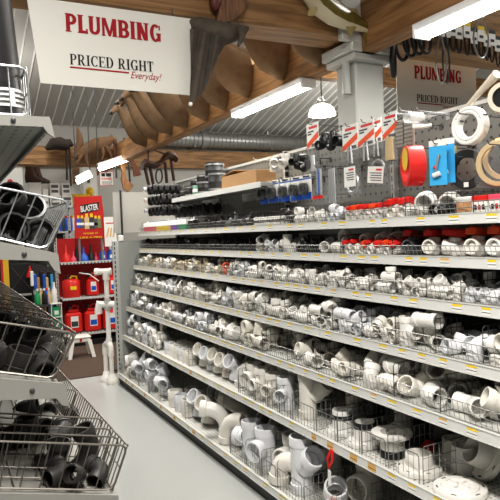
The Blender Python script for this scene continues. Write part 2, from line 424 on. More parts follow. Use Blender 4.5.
POSES = [
95,125,50,-1,76,-63,211,-130,50,64,-42,-44,66,22,112,9,75,10,52,-86,63,59,59,-39,235,44,82,-54,-52,-48,48,-51,48,-69,-14,69,142,140,48,59,-39,-58,240,-150,52,0,0,-83,233,-53,49,-40,53,-38,
142,-150,49,-35,52,-43,52,49,48,-39,59,-39,240,50,48,-20,-98,0,243,147,48,-14,69,-13,48,-135,105,-82,-18,-9,48,145,49,69,-15,13,155,11,88,-56,-68,10,239,144,144,58,40,-37,197,-149,149,51,
-42,-67,56,149,145,62,-32,-54,225,-54,148,4,-81,-27,147,87,150,-3,76,23,62,-91,191,-67,24,-65,48,-1,134,-91,17,9,66,-11,46,-45,62,-45,183,141,46,-24,73,-57,183,-133,46,76,-9,-19,47,129,60,
-5,5,71,122,-57,114,17,-44,-87,170,85,131,-36,5,-93,240,-19,60,4,5,-68,53,-42,48,-40,-58,38,48,54,48,56,83,0,48,-150,49,-69,14,-70,240,150,48,-39,-59,-59,240,-49,48,-71,14,14,48,150,48,20,
-98,0,49,-95,131,-51,-77,-32,163,42,48,67,-24,52,141,-150,48,-13,-71,14,113,6,124,-28,11,-25,154,-84,119,4,-29,73,144,150,52,0,0,-83,240,-150,48,-19,-98,0,240,56,109,-84,-17,-10,239,-40,151,
-8,-4,20,79,110,146,42,54,73,197,-145,46,71,-3,71,93,90,131,32,-68,-28,190,101,47,57,42,42,97,-16,47,-57,-42,42,239,-55,88,0,0,70,46,-100,89,-36,-27,-54,76,98,47,67,21,21,216,118,60,-1,6,22,
48,63,150,-15,-39,-71,106,-126,56,-88,-7,43,164,-26,57,89,8,-44,43,-99,42,56,37,-41,129,-52,28,0,0,56,42,151,42,-67,-11,-17,246,-102,42,40,57,-60,127,66,24,-98,21,0,124,135,44,58,-42,37,111,
-137,42,56,-38,-61,43,58,41,56,38,-41,42,92,121,55,-33,45,204,-31,42,13,-66,-16,198,54,42,10,-66,-18,81,151,122,29,65,-65,43,-47,42,56,37,-41,232,-129,179,55,-39,72,117,64,94,-58,-33,10,231,
-154,43,69,13,-15,165,0,130,0,8,74,209,137,45,62,11,75,43,-152,42,56,37,-41,138,-132,141,17,86,41,161,93,133,-74,-55,39,142,-9,81,-2,7,52,257,-31,41,-66,-12,72,202,129,-10,-96,-26,-5,42,17,
124,-73,17,10,43,-141,124,-39,63,54,241,137,127,86,51,0,245,-135,110,55,83,0,243,41,159,-99,-4,5,262,130,56,-40,51,-46,81,-76,105,37,7,91,47,6,41,37,-56,62,238,44,100,-47,-87,1,176,-100,93,
-22,77,-49,245,-45,110,-16,-99,-1,241,-92,46,8,-70,70,47,-92,46,70,-8,8,200,133,88,0,71,0,190,58,147,-38,-28,6,92,44,46,-2,-71,-6,125,14,53,-59,41,37,129,122,53,69,14,-14,235,1,53,-69,14,
-69,235,119,57,0,0,-98,53,-127,57,0,0,-83,53,68,123,63,-13,15,235,-127,53,-98,-20,0,223,106,167,0,0,-53,150,-87,120,-32,79,-40,293,71,97,100,3,0,131,-38,50,7,-70,70,144,128,50,-71,0,-71,240,
-76,51,70,-6,-6,292,-82,153,-11,-70,48,175,117,50,-24,73,-57,327,-123,82,7,-75,6,51,-11,63,63,63,-31,345,67,63,-63,50,25,154,-67,66,67,67,-23,270,-27,111,-49,-74,-15,50,-33,48,-54,-47,-41,
232,26,48,-47,51,36,135,25,76,-43,70,49,311,-38,51,-69,-73,0,58,32,138,-8,-75,-66,172,-38,48,-71,-11,69,272,23,48,46,54,68,52,38,48,-37,59,-38,351,-38,51,0,0,12,49,-24,127,-91,31,7,151,38,
104,56,34,64,139,-26,182,18,16,-81,333,-16,150,-52,-48,-62,280,16,102,55,-55,45,193,95,42,-68,-19,19,171,140,124,71,0,71,440,-69,42,0,-71,-71,79,-143,42,-50,-50,50,382,92,41,52,-48,-35,79,
-100,124,22,-67,-22,200,-104,40,50,-50,50,132,21,75,51,-71,28,401,-47,124,67,22,67,387,142,107,28,-71,-23,283,-141,79,0,0,0,40,104,42,-71,0,0,46,47,42,-70,11,-70,134,136,42,-20,67,67,351,51,
42,-70,4,-4,245,130,42,-52,-47,-36,434,-35,42,70,11,70,348,140,46,0,0,93,149,-49,46,79,61,0,45,138,42,-22,-67,-67,268,-80,42,23,-66,-67,221,17,42,17,68,-66,431,-70,122,-13,-71,19,435,141,46,
0,0,95,127,-138,45,70,11,-11,190,110,105,-51,-42,-41,351,-139,46,0,0,20,286,48,100,84,-40,-29,436,-139,46,0,0,21,435,134,134,71,4,4,134,41,45,-72,11,11,50,-47,42,-70,-7,69,345,-40,46,0,0,68,
280,140,128,-15,-33,33,285,-139,127,-48,25,-77,438,54,46,-99,16,0,42,-138,45,-32,63,63,89,137,115,71,0,0,201,-128,88,36,86,33,78,5,116,-33,-30,-74,395,12,133,15,9,-91,346,86,158,-23,-33,72,
52,-121,48,-14,69,-14,139,129,48,-70,-12,-16,344,-67,48,8,71,-34,236,135,48,69,-14,-69,432,-135,48,-69,14,-69,428,39,48,-59,-39,59,116,-135,142,91,-19,-36,143,-34,48,16,-69,70,254,-135,48,
69,-14,-69,336,135,48,-83,56,0,429,-135,144,68,16,71,432,135,48,-20,-98,0,48,0,52,0,0,-20,48,135,93,-39,-59,-59,252,-24,49,-62,7,-37,201,48,103,-64,53,15,321,43,80,-48,67,-43,426,121,149,58,
-24,0,55,-40,148,1,72,64,105,50,143,52,35,-66,158,-135,48,39,59,-59,263,135,145,-67,48,-49,323,-121,131,-12,-58,-68,423,-36,109,87,-28,-16,374,39,164,-90,-35,23,49,127,189,-46,-56,-61,218,
-83,129,-5,65,-16,263,1,168,-38,84,0,384,-59,197,-63,-58,47,102,-3,98,-38,73,-50,69,141,34,-56,0,-83,332,-96,54,80,16,-56,175,138,46,-15,-94,-5,434,-41,44,37,49,75,390,37,38,-43,-50,39,231,
-134,39,-55,28,-76,59,57,34,0,-56,0,192,46,38,46,47,67,317,-15,46,-30,-90,-10,435,-139,56,-4,5,65,410,135,35,-25,-53,17,39,-83,49,-68,44,19,93,141,119,-58,0,-81,204,-33,57,-7,-23,-26,289,
125,36,-21,-53,-59,413,102,111,47,-47,-33,320,111,116,39,-34,49,128,-110,35,-56,-15,-49,135,62,129,-67,27,-68,263,14,137,-34,4,-86,243,124,114,-26,-44,-74,394,-11,116,-42,-53,-55,269,-99,
120,-19,-89,24,85,-106,106,-58,-19,-46,195,-153,51,51,-49,46,51,148,51,58,41,-41,298,-143,51,86,3,-4,162,147,51,49,-50,50,428,-132,30,73,68,3,379,146,51,-66,22,-6,51,-17,30,-13,-99,0,139,66,
51,3,70,-3,134,-41,51,24,65,6,298,-24,30,-54,84,-1,428,-30,35,0,0,71,445,72,51,20,-68,-20,51,-131,30,98,18,0,107,126,123,-23,97,2,429,-147,117,-70,3,3,195,-65,51,-20,67,-41,378,-70,96,17,-7,
-97,333,71,51,-64,28,-72,134,-132,103,86,35,35,52,68,52,80,-25,14,262,-89,108,-25,-45,-78,265,131,30,-100,3,-3,352,-131,150,69,60,31,390,23,105,48,-39,-1,36,-82,113,67,21,67,218,40,30,-95,
-31,-3,269,1,94,-79,61,1,183,21,114,-46,-54,39,259,126,100,3,-2,-11,408,131,126,-43,-89,2,79,-85,46,46,-53,65,384,90,46,-70,-12,-4,190,95,46,-8,-70,-70,385,-75,46,-59,39,-51,47,92,88,0,0,71,
286,59,46,51,-49,51,211,-88,46,65,-28,65,113,-57,42,69,18,-59,69,139,42,-65,-29,61,262,-42,42,36,61,28,132,50,42,-52,48,-48,438,-137,45,11,70,-70,342,139,42,-50,50,-50,42,-138,45,-11,70,70,
55,-25,104,80,-52,31,180,-137,42,67,22,-21,161,139,42,-29,64,-36,352,-139,46,0,0,-99,436,-46,46,0,0,-68,45,-117,130,51,-42,41,43,55,46,0,0,91,268,-133,45,46,-48,52,345,50,42,-14,-69,9,352,
-50,46,87,49,0,434,139,42,-70,11,-70,126,-128,109,-13,61,71,61,139,127,-64,30,-62,332,18,126,4,-21,89,256,47,46,0,0,-99,436,-29,137,67,74,0,406,99,118,33,55,51,128,-45,153,0,47,-29,125,59,
131,0,0,-79,234,-84,117,16,48,61,252,138,42,-22,-67,-67,423,-141,133,10,-12,-59,435,44,42,66,-25,18,186,-4,105,82,-43,-11,56,-128,42,6,-71,-70,68,87,41,-75,16,0,398,-56,59,-7,98,-4,397,121,
41,6,77,62,183,-124,41,-13,76,64,267,105,41,-45,-63,59,289,-101,57,53,53,-47,329,130,117,70,21,-12,183,18,67,55,-51,48,171,137,71,-25,-34,14,311,2,55,-30,89,-22,426,56,97,78,47,35,129,-115,
115,76,5,-19,60,-7,54,0,79,0,423,-141,54,0,7,0,54,-6,51,-71,1,-1,220,-131,50,55,44,55,53,-80,153,50,-50,51,243,94,50,-23,-67,8,393,-74,50,-53,-47,-28,423,86,97,71,70,0,68,-130,42,-71,5,-5,
184,142,57,3,77,16,350,-129,41,74,-18,-26,387,24,41,6,77,62,146,-78,67,65,-38,57,74,1,41,4,77,61,428,-71,62,6,13,-30,212,45,41,-55,-54,53,247,-90,51,69,44,-48,68,141,54,0,7,0,320,95,135,-42,
-7,-89,412,141,54,-7,0,100,76,-122,124,-79,7,14,411,37,139,8,-4,-100,339,-133,126,28,66,65,306,93,45,21,-58,-65,264,-11,114,17,83,42,90,70,114,78,4,-48,54,11,54,-59,-32,-47,198,118,53,55,
-47,31,321,-131,53,14,-69,69,427,2,53,69,15,-12,215,-127,53,60,37,-42,53,131,53,-69,14,14,427,-130,53,39,59,-59,321,131,53,-59,-39,-39,53,-131,53,20,-98,0,122,128,133,-34,-18,76,332,-20,104,
64,-56,27,369,92,159,74,30,-61,222,-5,53,68,21,-7,258,72,132,-26,-21,91,421,-129,163,0,0,19,427,113,53,-56,83,0,132,-57,96,61,-66,-43,39,-120,49,68,44,-19,209,115,34,39,-39,59,325,-114,35,
-23,-54,-71,316,34,34,44,-34,65,421,-54,38,45,48,67,419,51,52,-10,83,7,142,-45,49,52,62,-57,42,127,46,-67,-67,-23,218,-114,34,-39,-40,-58,287,141,46,-95,0,-32,421,-135,35,-53,25,-79,397,149,
42,59,-39,-39,126,-130,46,84,-44,28,46,-14,46,-92,-23,-31,395,-92,102,-1,-56,0,130,80,38,14,-59,69,417,0,104,-59,-3,-80,377,88,105,-22,-58,20,250,-5,72,16,-44,88,87,98,40,40,59,68,436,-120,
79,0,0,90,284,-11,42,68,-18,59,223,102,79,-23,67,23,97,-12,40,-69,-14,-69,258,-104,79,-71,71,0,120,-143,42,-50,-50,50,401,57,40,-67,22,-67,177,-56,106,-79,-28,-52,394,141,40,-71,0,-71,70,
-70,69,71,5,-5,290,103,69,5,71,-71,144,98,204,28,67,61,232,-92,160,-42,-37,-9,178,-31,130,44,-10,16,245,122,58,51,49,49,58,-125,110,0,0,-71,65,50,57,-51,-49,-51,239,-112,57,-61,36,-49,240,
163,174,71,-2,71,65,2,65,34,62,-62,194,170,38,-96,-28,3,315,-170,65,-71,-4,71,315,85,65,-58,-41,58,66,-197,65,37,59,-61,65,175,65,58,41,-41,169,-43,65,63,-32,-61,277,-42,20,2,0,-98,68,-81,
65,58,39,-37,185,46,117,89,9,-6,295,-170,168,-82,58,0,286,-43,97,-96,28,-5,213,-170,38,99,15,4,65,92,65,-34,-62,-62,256,-46,177,64,76,3,295,197,131,-69,-20,-19,39,-127,185,73,-16,-66,156,
170,132,-93,-31,18,171,-153,139,-43,82,-29,281,109,191,57,-35,38,278,177,77,-79,0,62,200,-139,197,65,-30,-2,265,-58,74,7,0,-100,61,-153,74,5,4,-75,261,-177,84,0,-50,0,228,59,72,0,90,0,96,
177,79,-4,-1,4,110,34,132,-36,6,-59,284,-161,73,67,23,67,79,-8,73,-7,72,-9,74,-159,73,0,-71,71,244,161,73,68,24,66,284,-12,76,0,0,-94,76,161,73,8,-70,-8,286,112,207,76,40,-24,131,74,188,59,
44,52,160,-129,190,-78,-6,-10,255,150,63,50,35,75,98,-165,89,-83,0,55,250,0,67,-48,47,-62,72,137,58,-39,-39,-59,197,56,174,-49,-56,-47,295,-148,91,21,-94,12,70,-68,171,22,-22,67,58,-7,34,
-100,1,-1,160,-63,34,-28,96,0,158,53,40,0,0,20,301,-177,34,38,92,1,320,13,58,57,-41,-58,302,195,58,20,-68,68,61,-134,34,-3,-100,-4,58,111,34,-100,2,-1,253,24,58,69,-6,72,275,-176,106,89,45,
0,302,-85,58,23,66,-68,207,-72,117,96,22,0,61,-177,105,-93,-38,0,34,-55,130,63,-31,-65,113,195,58,58,-41,41,184,-177,34,-99,17,-2,183,-177,165,-96,21,-21,300,122,60,-19,-78,-59,58,-177,185,
0,0,88,112,65,128,67,-44,-49,210,165,58,71,2,71,301,-171,186,0,0,54,318,-55,172,68,-13,-71,181,61,158,43,-70,-27,87,49,220,-79,-62,-2,114,-65,131,15,69,13,67,177,138,27,94,5,201,-51,195,-8,
15,96,282,58,162,-32,30,-50,185,177,149,94,33,2,59,-66,221,22,-98,2,40,62,132,-28,65,-28,90,122,93,-6,3,88,407,147,69,-68,15,-21,126,-26,63,52,33,74,438,-154,95,20,-95,7,211,126,67,67,3,19,
381,-24,77,15,-94,5,336,160,175,39,-72,-4,115,-168,60,54,18,81,284,-139,77,58,-75,20,270,99,70,2,71,71,349,-164,68,71,0,71,77,-101,69,66,-25,27,430,82,68,-38,-60,-60,263,79,209,-13,-70,-71,
136,99,65,-43,57,-56,367,-127,124,11,-88,-28,386,97,133,37,4,-70,138,-47,185,36,-47,-73,0,0,-1000,-82,-18,32,69,-52,60,-71,11,-69,62,174,63,100,3,0,438,-174,63,0,0,98,436,173,60,-70,8,-70,
195,-172,60,71,0,0,311,175,63,78,-62,0,321,-131,63,0,0,-41,326,-2,60,-6,72,65,68,-175,62,0,74,0,63,169,187,8,70,8,439,-52,63,-99,-12,0,267,47,158,-46,46,2,197,131,63,2,-100,0,189,172,187,69,
-16,16,195,-46,63,0,0,72,438,73,139,86,21,-7,203,-72,187,-19,-68,-34,88,-128,173,-48,48,-73,286,-174,190,0,-1,44,98,48,131,-67,-59,-19,72,-143,72,-14,-69,14,270,162,72,-34,-62,44,297,17,72,
-51,-49,-28,428,121,73,62,12,-15,223,-151,72,34,64,-53,137,82,72,-18,70,69,428,-161,78,0,0,83,367,163,206,-29,64,64,74,-43,186,48,-21,52,217,160,215,-15,69,69,305,-155,196,-61,36,38,427,-11,
152,-11,-1,97,223,-14,200,-59,-53,54,72,151,207,-43,-64,-53,48,-163,70,-71,4,-71,41,165,70,62,-34,-62,403,-164,41,76,65,-3,430,149,48,0,0,48,137,-165,70,-30,63,-31,137,165,70,71,4,71,430,
-163,136,-2,-3,-100,459,-26,70,-41,57,-43,340,-60,70,65,-24,23,70,47,70,49,50,-51,262,-164,41,-95,31,-4,246,163,41,80,-60,-2,78,-41,70,66,-25,29,318,194,239,-33,-65,-62,430,99,155,-13,-77,
-62,325,59,70,-63,-30,-16,94,-124,172,34,93,-11,210,39,110,-58,75,-10,242,-165,129,-16,98,-1,281,162,128,98,17,-7,273,-32,190,42,33,26,96,110,175,55,-84,0,360,-110,198,-53,82,-19,430,182,
156,33,-60,64,393,164,57,73,-24,-30,428,9,57,70,30,15,205,-153,57,-10,76,64,376,-157,74,3,6,-46,128,171,70,-81,-11,54,443,-62,183,62,58,-29,81,-71,57,47,-60,-57,304,52,125,-56,32,-5,186,18,
74,4,5,-58,443,-125,58,-15,-69,-69,339,55,155,-34,-36,-14,230,-93,150,69,-44,57,117,118,58,27,65,65,107,-118,267,47,-71,-52,110,-177,57,0,-71,0,208,48,58,65,-27,-27,70,124,174,-70,-9,-7,443,
177,110,0,0,100,320,52,60,-72,-6,69,305,175,63,0,0,22,437,-173,60,50,-50,-50,438,-50,63,0,0,60,63,-173,60,-67,23,-67,62,-11,60,-33,-64,-63,188,-173,63,0,0,99,433,173,60,23,67,23,180,-52,63,
0,0,67,178,61,157,-17,40,80,436,-172,181,-16,69,69,436,-46,187,70,8,70,212,-173,190,59,81,0,62,115,63,93,-37,0,311,-175,63,0,0,-43,440,79,141,-10,-90,-41,61,28,184,40,-62,58,181,172,60,44,
-55,55,297,-48,135,-45,14,44,324,168,187,-63,31,30,73,-118,168,-83,19,14,62,171,187,64,-31,31,186,56,60,70,8,68,60,-55,65,0,0,56,440,-23,60,69,14,-14,440,173,60,69,14,69,63,-175,60,59,-39,
-59,315,175,60,-14,69,69,304,-125,65,0,0,-89,435,175,180,-39,-59,39,188,-175,60,-98,-20,0,320,-3,61,56,29,-50,180,-58,119,74,43,-18,438,43,170,54,36,-42,61,-174,180,14,-69,-14,60,168,60,-69,
14,14,440,-157,60,-41,-59,-59,289,72,158,41,-6,-17,79,61,151,-19,51,-13,191,175,105,8,39,18,397,-90,170,-47,50,57,368,-165,68,69,16,69,70,167,132,0,0,-71,295,152,132,-5,-100,0,172,-70,70,29,
-65,43,69,-95,256,-70,-19,-18,87,-131,83,-6,2,96,106,137,80,9,83,-6,221,-8,80,90,1,-44,338,-164,80,-13,-38,5,427,2,101,75,65,-9,322,155,81,-7,89,9,48,12,70,4,71,4,204,194,86,-49,-55,-50,343,
-30,41,-40,-91,-3,459,165,70,3,70,3,70,-98,70,-66,-23,-23,70,152,48,0,0,38,205,-56,48,0,0,-84,200,96,71,-51,-66,-47,149,23,138,55,-9,7,430,194,207,-73,-8,-8,430,-165,41,90,-43,-1,452,-25,70,
-68,-20,68,70,-194,70,71,4,-4,50,79,192,17,68,17,209,-187,70,-34,-62,-62,342,89,70,-55,-42,-33,70,-136,209,-69,-12,-12,73,194,156,-29,-67,-63,193,-84,141,-22,-93,-18,341,172,70,62,34,-34,
279,35,187,-40,53,62,357,-56,157,11,72,-67,459,-159,158,-65,28,-62,428,71,161,97,-22,-5,251,-186,203,-33,62,63,284,161,180,93,-35,-6,333,-165,128,4,-46,-8,74,-178,73,0,-71,-70,86,180,73,8,
-70,-8,222,-140,73,57,44,-44,74,-19,73,72,-3,-3,114,-87,206,-40,67,-52,224,9,76,0,0,-3,244,-180,218,-94,34,3,74,102,201,-87,40,9,227,31,225,69,-16,71,241,158,73,-2,-69,72,82,-182,315,-67,
-31,60,236,180,217,-67,-19,68,211,-192,75,39,59,59,242,155,95,-60,60,37,75,155,77,46,-46,53,187,161,210,16,-71,-10,128,-152,208,52,7,84,198,-41,126,-65,-32,48,189,-11,263,-39,-46,25,80,70,
90,-27,-27,-66,238,132,95,-5,5,69,164,-145,92,83,2,-56,246,-123,132,0,0,-71,161,14,68,-15,-69,17,168,180,70,-9,-70,5,99,-186,132,-54,-84,0,0,0,-1000,-15,-17,-56,81,-168,77,-50,-50,50,87,177,
79,67,31,61,239,-171,79,-23,67,67,237,-3,77,-17,67,70,79,17,77,-18,-67,-71,224,177,213,-47,61,-41,219,-175,234,-6,-75,11,0,0,-1000,29,-77,-30,124,-33,223,9,-65,12,86,-132,67,-17,-57,-69,224,
134,86,71,35,-11,226,-175,162,-8,99,-8,92,124,67,9,-61,69,212,-16,99,3,6,-44,75,-86,91,19,-35,69,142,150,73,76,-6,-16,228,-25,141,-62,28,6,0,0,-1000,55,39,-25,74,-178,73,55,-44,44,76,122,73,
70,8,70,79,-27,73,60,39,59,229,-15,73,58,-42,46,74,-170,218,-45,58,52,77,180,205,67,23,67,367,-162,74,69,25,-21,366,123,73,52,-46,42,222,-178,74,-65,-27,-27,343,-19,179,44,72,26,367,180,218,
11,-99,3,225,180,76,0,0,-94,327,-181,213,-77,-12,61,134,-20,218,-4,1,-73,0,0,-1000,24,-97,6,308,-184,68,0,-71,0,308,183,69,-46,54,-46,308,-20,68,-69,16,-69,70,123,68,-60,-38,-38,306,185,206,
28,-65,-28,101,-111,132,66,-60,17,163,-172,75,-47,-53,53,103,217,95,7,0,-100,424,-219,93,83,-2,-55,307,204,119,-18,9,88,373,12,272,-74,27,-42,75,28,93,58,58,-41,479,122,89,-65,59,14,307,-51,
92,-70,53,38,229,-149,224,59,47,35,468,-89,181,-36,-29,88,86,-143,86,38,-60,58,296,203,86,-53,47,47,467,-155,86,24,-66,-21,471,206,86,-5,-71,5,184,-205,223,2,-38,4,111,205,86,14,-69,-14,294,
-187,86,-57,45,48,275,28,86,-15,71,-13,94,33,86,-52,-45,55,89,206,257,-67,23,-67,474,-200,257,-83,-55,-3,467,30,148,91,18,-5,327,-47,253,6,-2,100,128,-38,257,-17,-98,0,0,0,-1000,-21,64,70,
269,203,260,2,-6,-32,0,0,-1000,98,-20,0,0,0,-1000,23,-67,-53,471,66,81,-47,-53,-53,91,-124,73,68,35,19,478,-47,105,-50,55,30,122,88,95,0,7,-6,319,-201,73,24,73,57,444,162,75,-55,44,-44,291,
-13,91,-74,-33,58,270,176,133,-57,-53,-41,373,115,73,-61,-35,20,174,-110,74,22,-67,-62,235,38,73,-26,-66,-26,480,197,66,-39,-39,-59,305,197,91,-70,36,10,89,-194,67,26,-51,66,454,216,233,50,
21,83,236,-180,91,-71,35,12,105,101,87,21,-92,7,165,-192,207,40,-39,59,260,12,173,78,-15,41,480,-64,66,39,-39,59,234,201,208,-3,-75,16,361,-209,181,-79,18,-57,154,178,105,11,88,18,432,-162,
86,-70,-25,29,147,-60,87,-47,-52,52,490,-147,259,49,-50,-43,511,103,106,38,-16,58,0,0,-1000,0,87,0,334,96,219,-58,69,-11,197,195,78,-16,69,-71,253,-328,78,71,0,71,419,219,79,-67,-22,22,188,
-82,149,-14,-53,-26,436,-57,124,-42,-45,-23,170,-167,63,-38,12,-92,205,62,51,5,71,70,66,-54,51,-47,53,-53,78,135,50,73,23,8,206,-68,85,0,99,9,168,157,128,-35,-1,26,90,-124,46,43,-56,-45,99,
121,46,-5,-70,68,194,-16,47,-64,-30,24,197,133,83,27,-41,12,96,-38,84,49,-5,81,60,-161,55,74,-30,-41,75,159,49,36,65,51,230,-83,44,64,-1,30,137,-26,40,51,-26,48,64,-86,103,-9,-40,91,48,64,
39,-40,-39,-59,184,140,40,-56,-10,-66,227,36,55,-93,-21,-28,163,-159,93,51,-16,59,45,150,136,-62,-11,-36,230,-73,134,37,-38,72,104,-153,51,0,-71,-13,189,168,50,44,-55,-44,105,26,51,-44,55,
-55,180,-78,122,-8,-45,8,53,-167,53,59,-39,39,235,167,57,0,0,-56,121,61,53,-14,-69,-69,232,166,163,84,55,0,235,-163,53,-69,-14,-14,227,61,53,69,-13,-69,124,-56,53,71,-12,-67,234,-42,105,6,
38,-91,58,4,134,25,-70,-25,127,167,54,62,12,76,141,-150,114,18,-35,-47,61,166,142,-76,-15,62,105,-40,49,45,-50,-43,236,52,56,67,-67,23,227,-152,56,82,-48,28,87,168,43,56,0,83,75,-162,63,81,
-12,-54,128,50,56,-26,-91,-9,201,-67,135,21,-38,45,222,164,56,67,-67,23,51,-90,133,51,-51,49,129,151,148,49,-43,51,200,-147,50,-2,76,64,72,129,50,57,51,34,53,-47,62,16,-38,71,220,136,51,51,
-49,-49,187,-9,51,-47,53,-53,225,8,48,-67,-23,71,153,88,48,23,-67,71,137,-172,49,53,-35,-64,235,172,48,-14,69,-14,145,-67,48,60,-38,41,239,87,105,22,-32,76,240,-128,49,14,-61,77,57,23,52,0,
0,-56,48,-73,48,-60,41,38,48,172,48,-14,-69,14,237,-51,125,-13,25,84,69,111,122,-61,-14,78,48,-172,95,2,1,-56,65,-141,46,-54,51,-40,86,172,56,38,16,91,261,4,46,70,30,15,244,149,47,70,11,11,
209,-127,59,63,-37,-65,105,-10,53,-84,-19,31,335,-130,46,-49,-59,56,348,115,56,-15,-38,-69,129,-168,132,84,-20,-43,64,96,109,67,33,60,343,-4,115,-43,7,-24,202,148,136,-4,78,58,49,-165,48,56,
44,-35,48,172,48,-39,-59,-59,247,-168,48,-40,-59,-59,352,163,49,-35,52,65,248,68,52,0,0,-29,231,-31,48,19,68,-70,352,-11,132,-14,69,-14,151,72,48,-61,-35,-43,48,-32,48,-59,39,39,48,64,52,0,
0,83,348,-167,48,-71,14,14,350,42,48,-12,70,-15,106,116,135,-41,-60,-17,252,160,144,63,35,-43,323,-71,48,58,-38,40,256,168,48,69,14,-14,143,-143,48,43,-56,-36,160,172,52,0,0,56,352,-131,142,
-59,41,37,350,103,128,-65,30,-65,139,-33,93,12,-68,71,289,-39,50,-75,-14,23,112,110,62,-11,-37,-27,108,-148,50,-76,3,8,339,98,66,-3,6,51,102,-11,61,26,78,9,227,168,82,75,0,66,324,-165,66,0,
7,-3,184,82,61,-50,-50,49,215,-70,59,-62,34,-47,122,32,170,-60,23,-31,72,-115,66,-6,2,94,70,147,82,-75,0,-66,305,-144,62,1,-38,1,51,27,66,-5,5,71,348,-18,66,5,5,-71,295,127,50,11,76,61,195,
55,66,21,77,-16,171,-52,82,-17,-73,-15,341,137,114,0,0,-100,152,-72,59,28,-65,-34,0,0,-1000,84,43,-18,61,84,114,0,0,71,52,-14,48,-14,69,-14,52,110,48,-69,14,-69,150,-110,48,-69,-14,69,352,
110,48,-14,69,69,240,5,48,-18,98,0,154,60,48,1,72,-27,250,-109,52,0,0,98,352,-10,48,14,69,14,312,45,126,-6,-38,-82,49,51,125,-38,7,18,352,-110,48,69,-14,14,256,110,52,0,0,-83,49,-110,48,56,
83,0,147,-23,103,-29,-25,-59,81,-154,65,21,-67,-67,118,96,64,27,72,56,280,-186,64,4,76,63,285,198,78,-82,4,49,156,-185,184,-53,60,-44,297,-21,81,83,2,-56,51,103,83,71,71,-5,177,-121,51,22,
67,67,186,-6,71,-6,98,1,192,115,50,76,-2,-13,51,-64,82,-53,-53,-47,223,-1,60,38,60,-58,74,128,61,64,-14,-74,228,-125,60,-19,98,0,111,-127,103,-10,-4,-20,204,124,65,0,0,21,62,-3,61,-4,63,74,
47,-158,46,13,66,-72,103,-51,103,8,67,-37,46,14,103,66,16,-11,204,-162,47,59,39,-39,283,-73,26,76,-65,0,105,66,46,66,-13,-41,177,-79,121,-99,14,2,323,45,83,78,-63,0,347,141,46,13,-66,-14,47,
-82,26,-20,98,0,187,83,46,36,58,43,245,79,127,-21,-11,52,195,-79,46,46,-51,-68,134,-31,26,5,100,0,143,149,46,19,-65,73,365,-47,46,-57,-36,60,331,47,26,-98,-20,0,252,162,104,-69,-14,-14,47,
-127,118,-7,5,55,169,-155,136,25,-61,68,47,14,26,-56,83,0,124,-141,46,-41,54,-37,248,47,46,-37,57,-41,259,141,31,0,0,20,369,-12,151,-73,16,-65,349,140,123,-5,8,-55,257,-26,106,10,-66,-22,
283,-154,97,-56,40,46,173,22,104,22,-9,-13,47,141,31,0,0,-20,353,-141,31,0,0,56,307,-77,103,65,-18,-74,138,142,120,20,98,-4,81,98,60,-40,-58,-59,312,128,60,-69,-14,-14,191,11,60,-5,100,0,
129,-128,65,0,0,55,254,-127,180,98,-20,0,250,-127,60,14,69,-69,60,-27,60,-83,56,0,336,-3,60,-6,-70,-68,49,114,46,-60,-37,-38,260,-130,46,-31,-63,30,190,149,88,0,0,-74,101,-32,46,26,-66,26,
335,5,88,0,0,64,79,-58,75,14,-74,13,124,45,46,35,68,51,343,-83,46,-35,-68,62,312,91,75,63,-41,55,115,-151,60,0,7,4,136,153,56,-82,-8,53,236,-114,60,-6,3,85,281,-85,68,0,-38,0,301,70,55,70,
-30,-35,119,51,71,3,6,-43,51,0,50,41,58,-59,52,111,50,-59,39,39,256,-18,51,-60,-40,-38,350,111,50,-59,39,-59,57,-111,51,-71,15,-68,156,6,50,40,58,38,338,-107,50,-47,53,-31,154,111,50,-59,
-39,-39,119,-58,129,-81,-36,-33,51,106,151,-13,-69,14,184,-111,50,-98,-20,0,345,14,100,-40,-14,8,68,-78,48,50,58,41,351,6,60,-59,59,39,319,-112,60,83,0,-56,81,57,60,-48,68,32,247,100,51,-76,
-19,34,212,-22,48,76,11,-2,55,2,50,-14,69,-14,50,103,50,-14,-69,14,249,-71,51,-10,70,68,264,97,50,22,67,-71,150,-111,55,0,0,-98,160,111,55,0,0,-20,349,-95,51,-53,-34,-45,348,23,50,46,54,-63,
51,-93,98,50,73,-39,86,111,147,-54,46,46,156,-2,51,61,-14,13,113,114,93,17,-70,-69,203,-67,93,-37,-58,-47,94,147,278,45,-54,54,223,-143,272,32,65,-63,94,-119,406,-62,-42,-34,0,0,-1000,64,
-73,-18,84,-188,84,-67,-23,-23,63,151,85,-82,12,56,245,-42,84,54,46,63,232,161,49,-83,56,-2,85,-41,49,-90,-44,-3,233,196,192,-69,13,13,233,-196,158,71,-5,5,166,77,182,24,-63,-74,66,-74,188,
-4,70,-1,84,168,266,54,-47,46,233,-54,216,-100,-7,1,93,152,96,0,0,95,103,-152,93,-53,50,-53,216,1,186,-36,19,27,110,152,312,47,44,59,111,-144,280,-34,60,-45,256,-65,88,-71,-5,71,201,185,88,
67,-23,23,52,157,88,-47,-53,47,227,157,236,3,5,56,61,-157,88,-31,63,-31,52,-1,169,-33,-65,29,209,81,88,10,-70,-71,247,126,373,-59,-32,66,179,-178,204,6,83,-54,81,152,264,-70,6,-71,167,-31,
241,56,-62,-36,102,-168,105,68,12,22,198,170,105,41,55,63,179,63,267,61,-17,77,124,-199,333,-95,-4,-32,214,28,101,-67,23,-23,122,111,296,65,23,31,229,-116,482,20,9,63,231,-137,106,68,5,73,
207,134,109,0,0,99,115,-134,305,-4,68,-5,240,199,324,23,-67,67,106,-199,513,-70,12,12,134,16,465,-31,50,-46,0,0,-1000,-41,55,61,223,-5,100,33,-68,-62,122,-62,274,62,20,34,219,127,419,-78,54,
-28,]
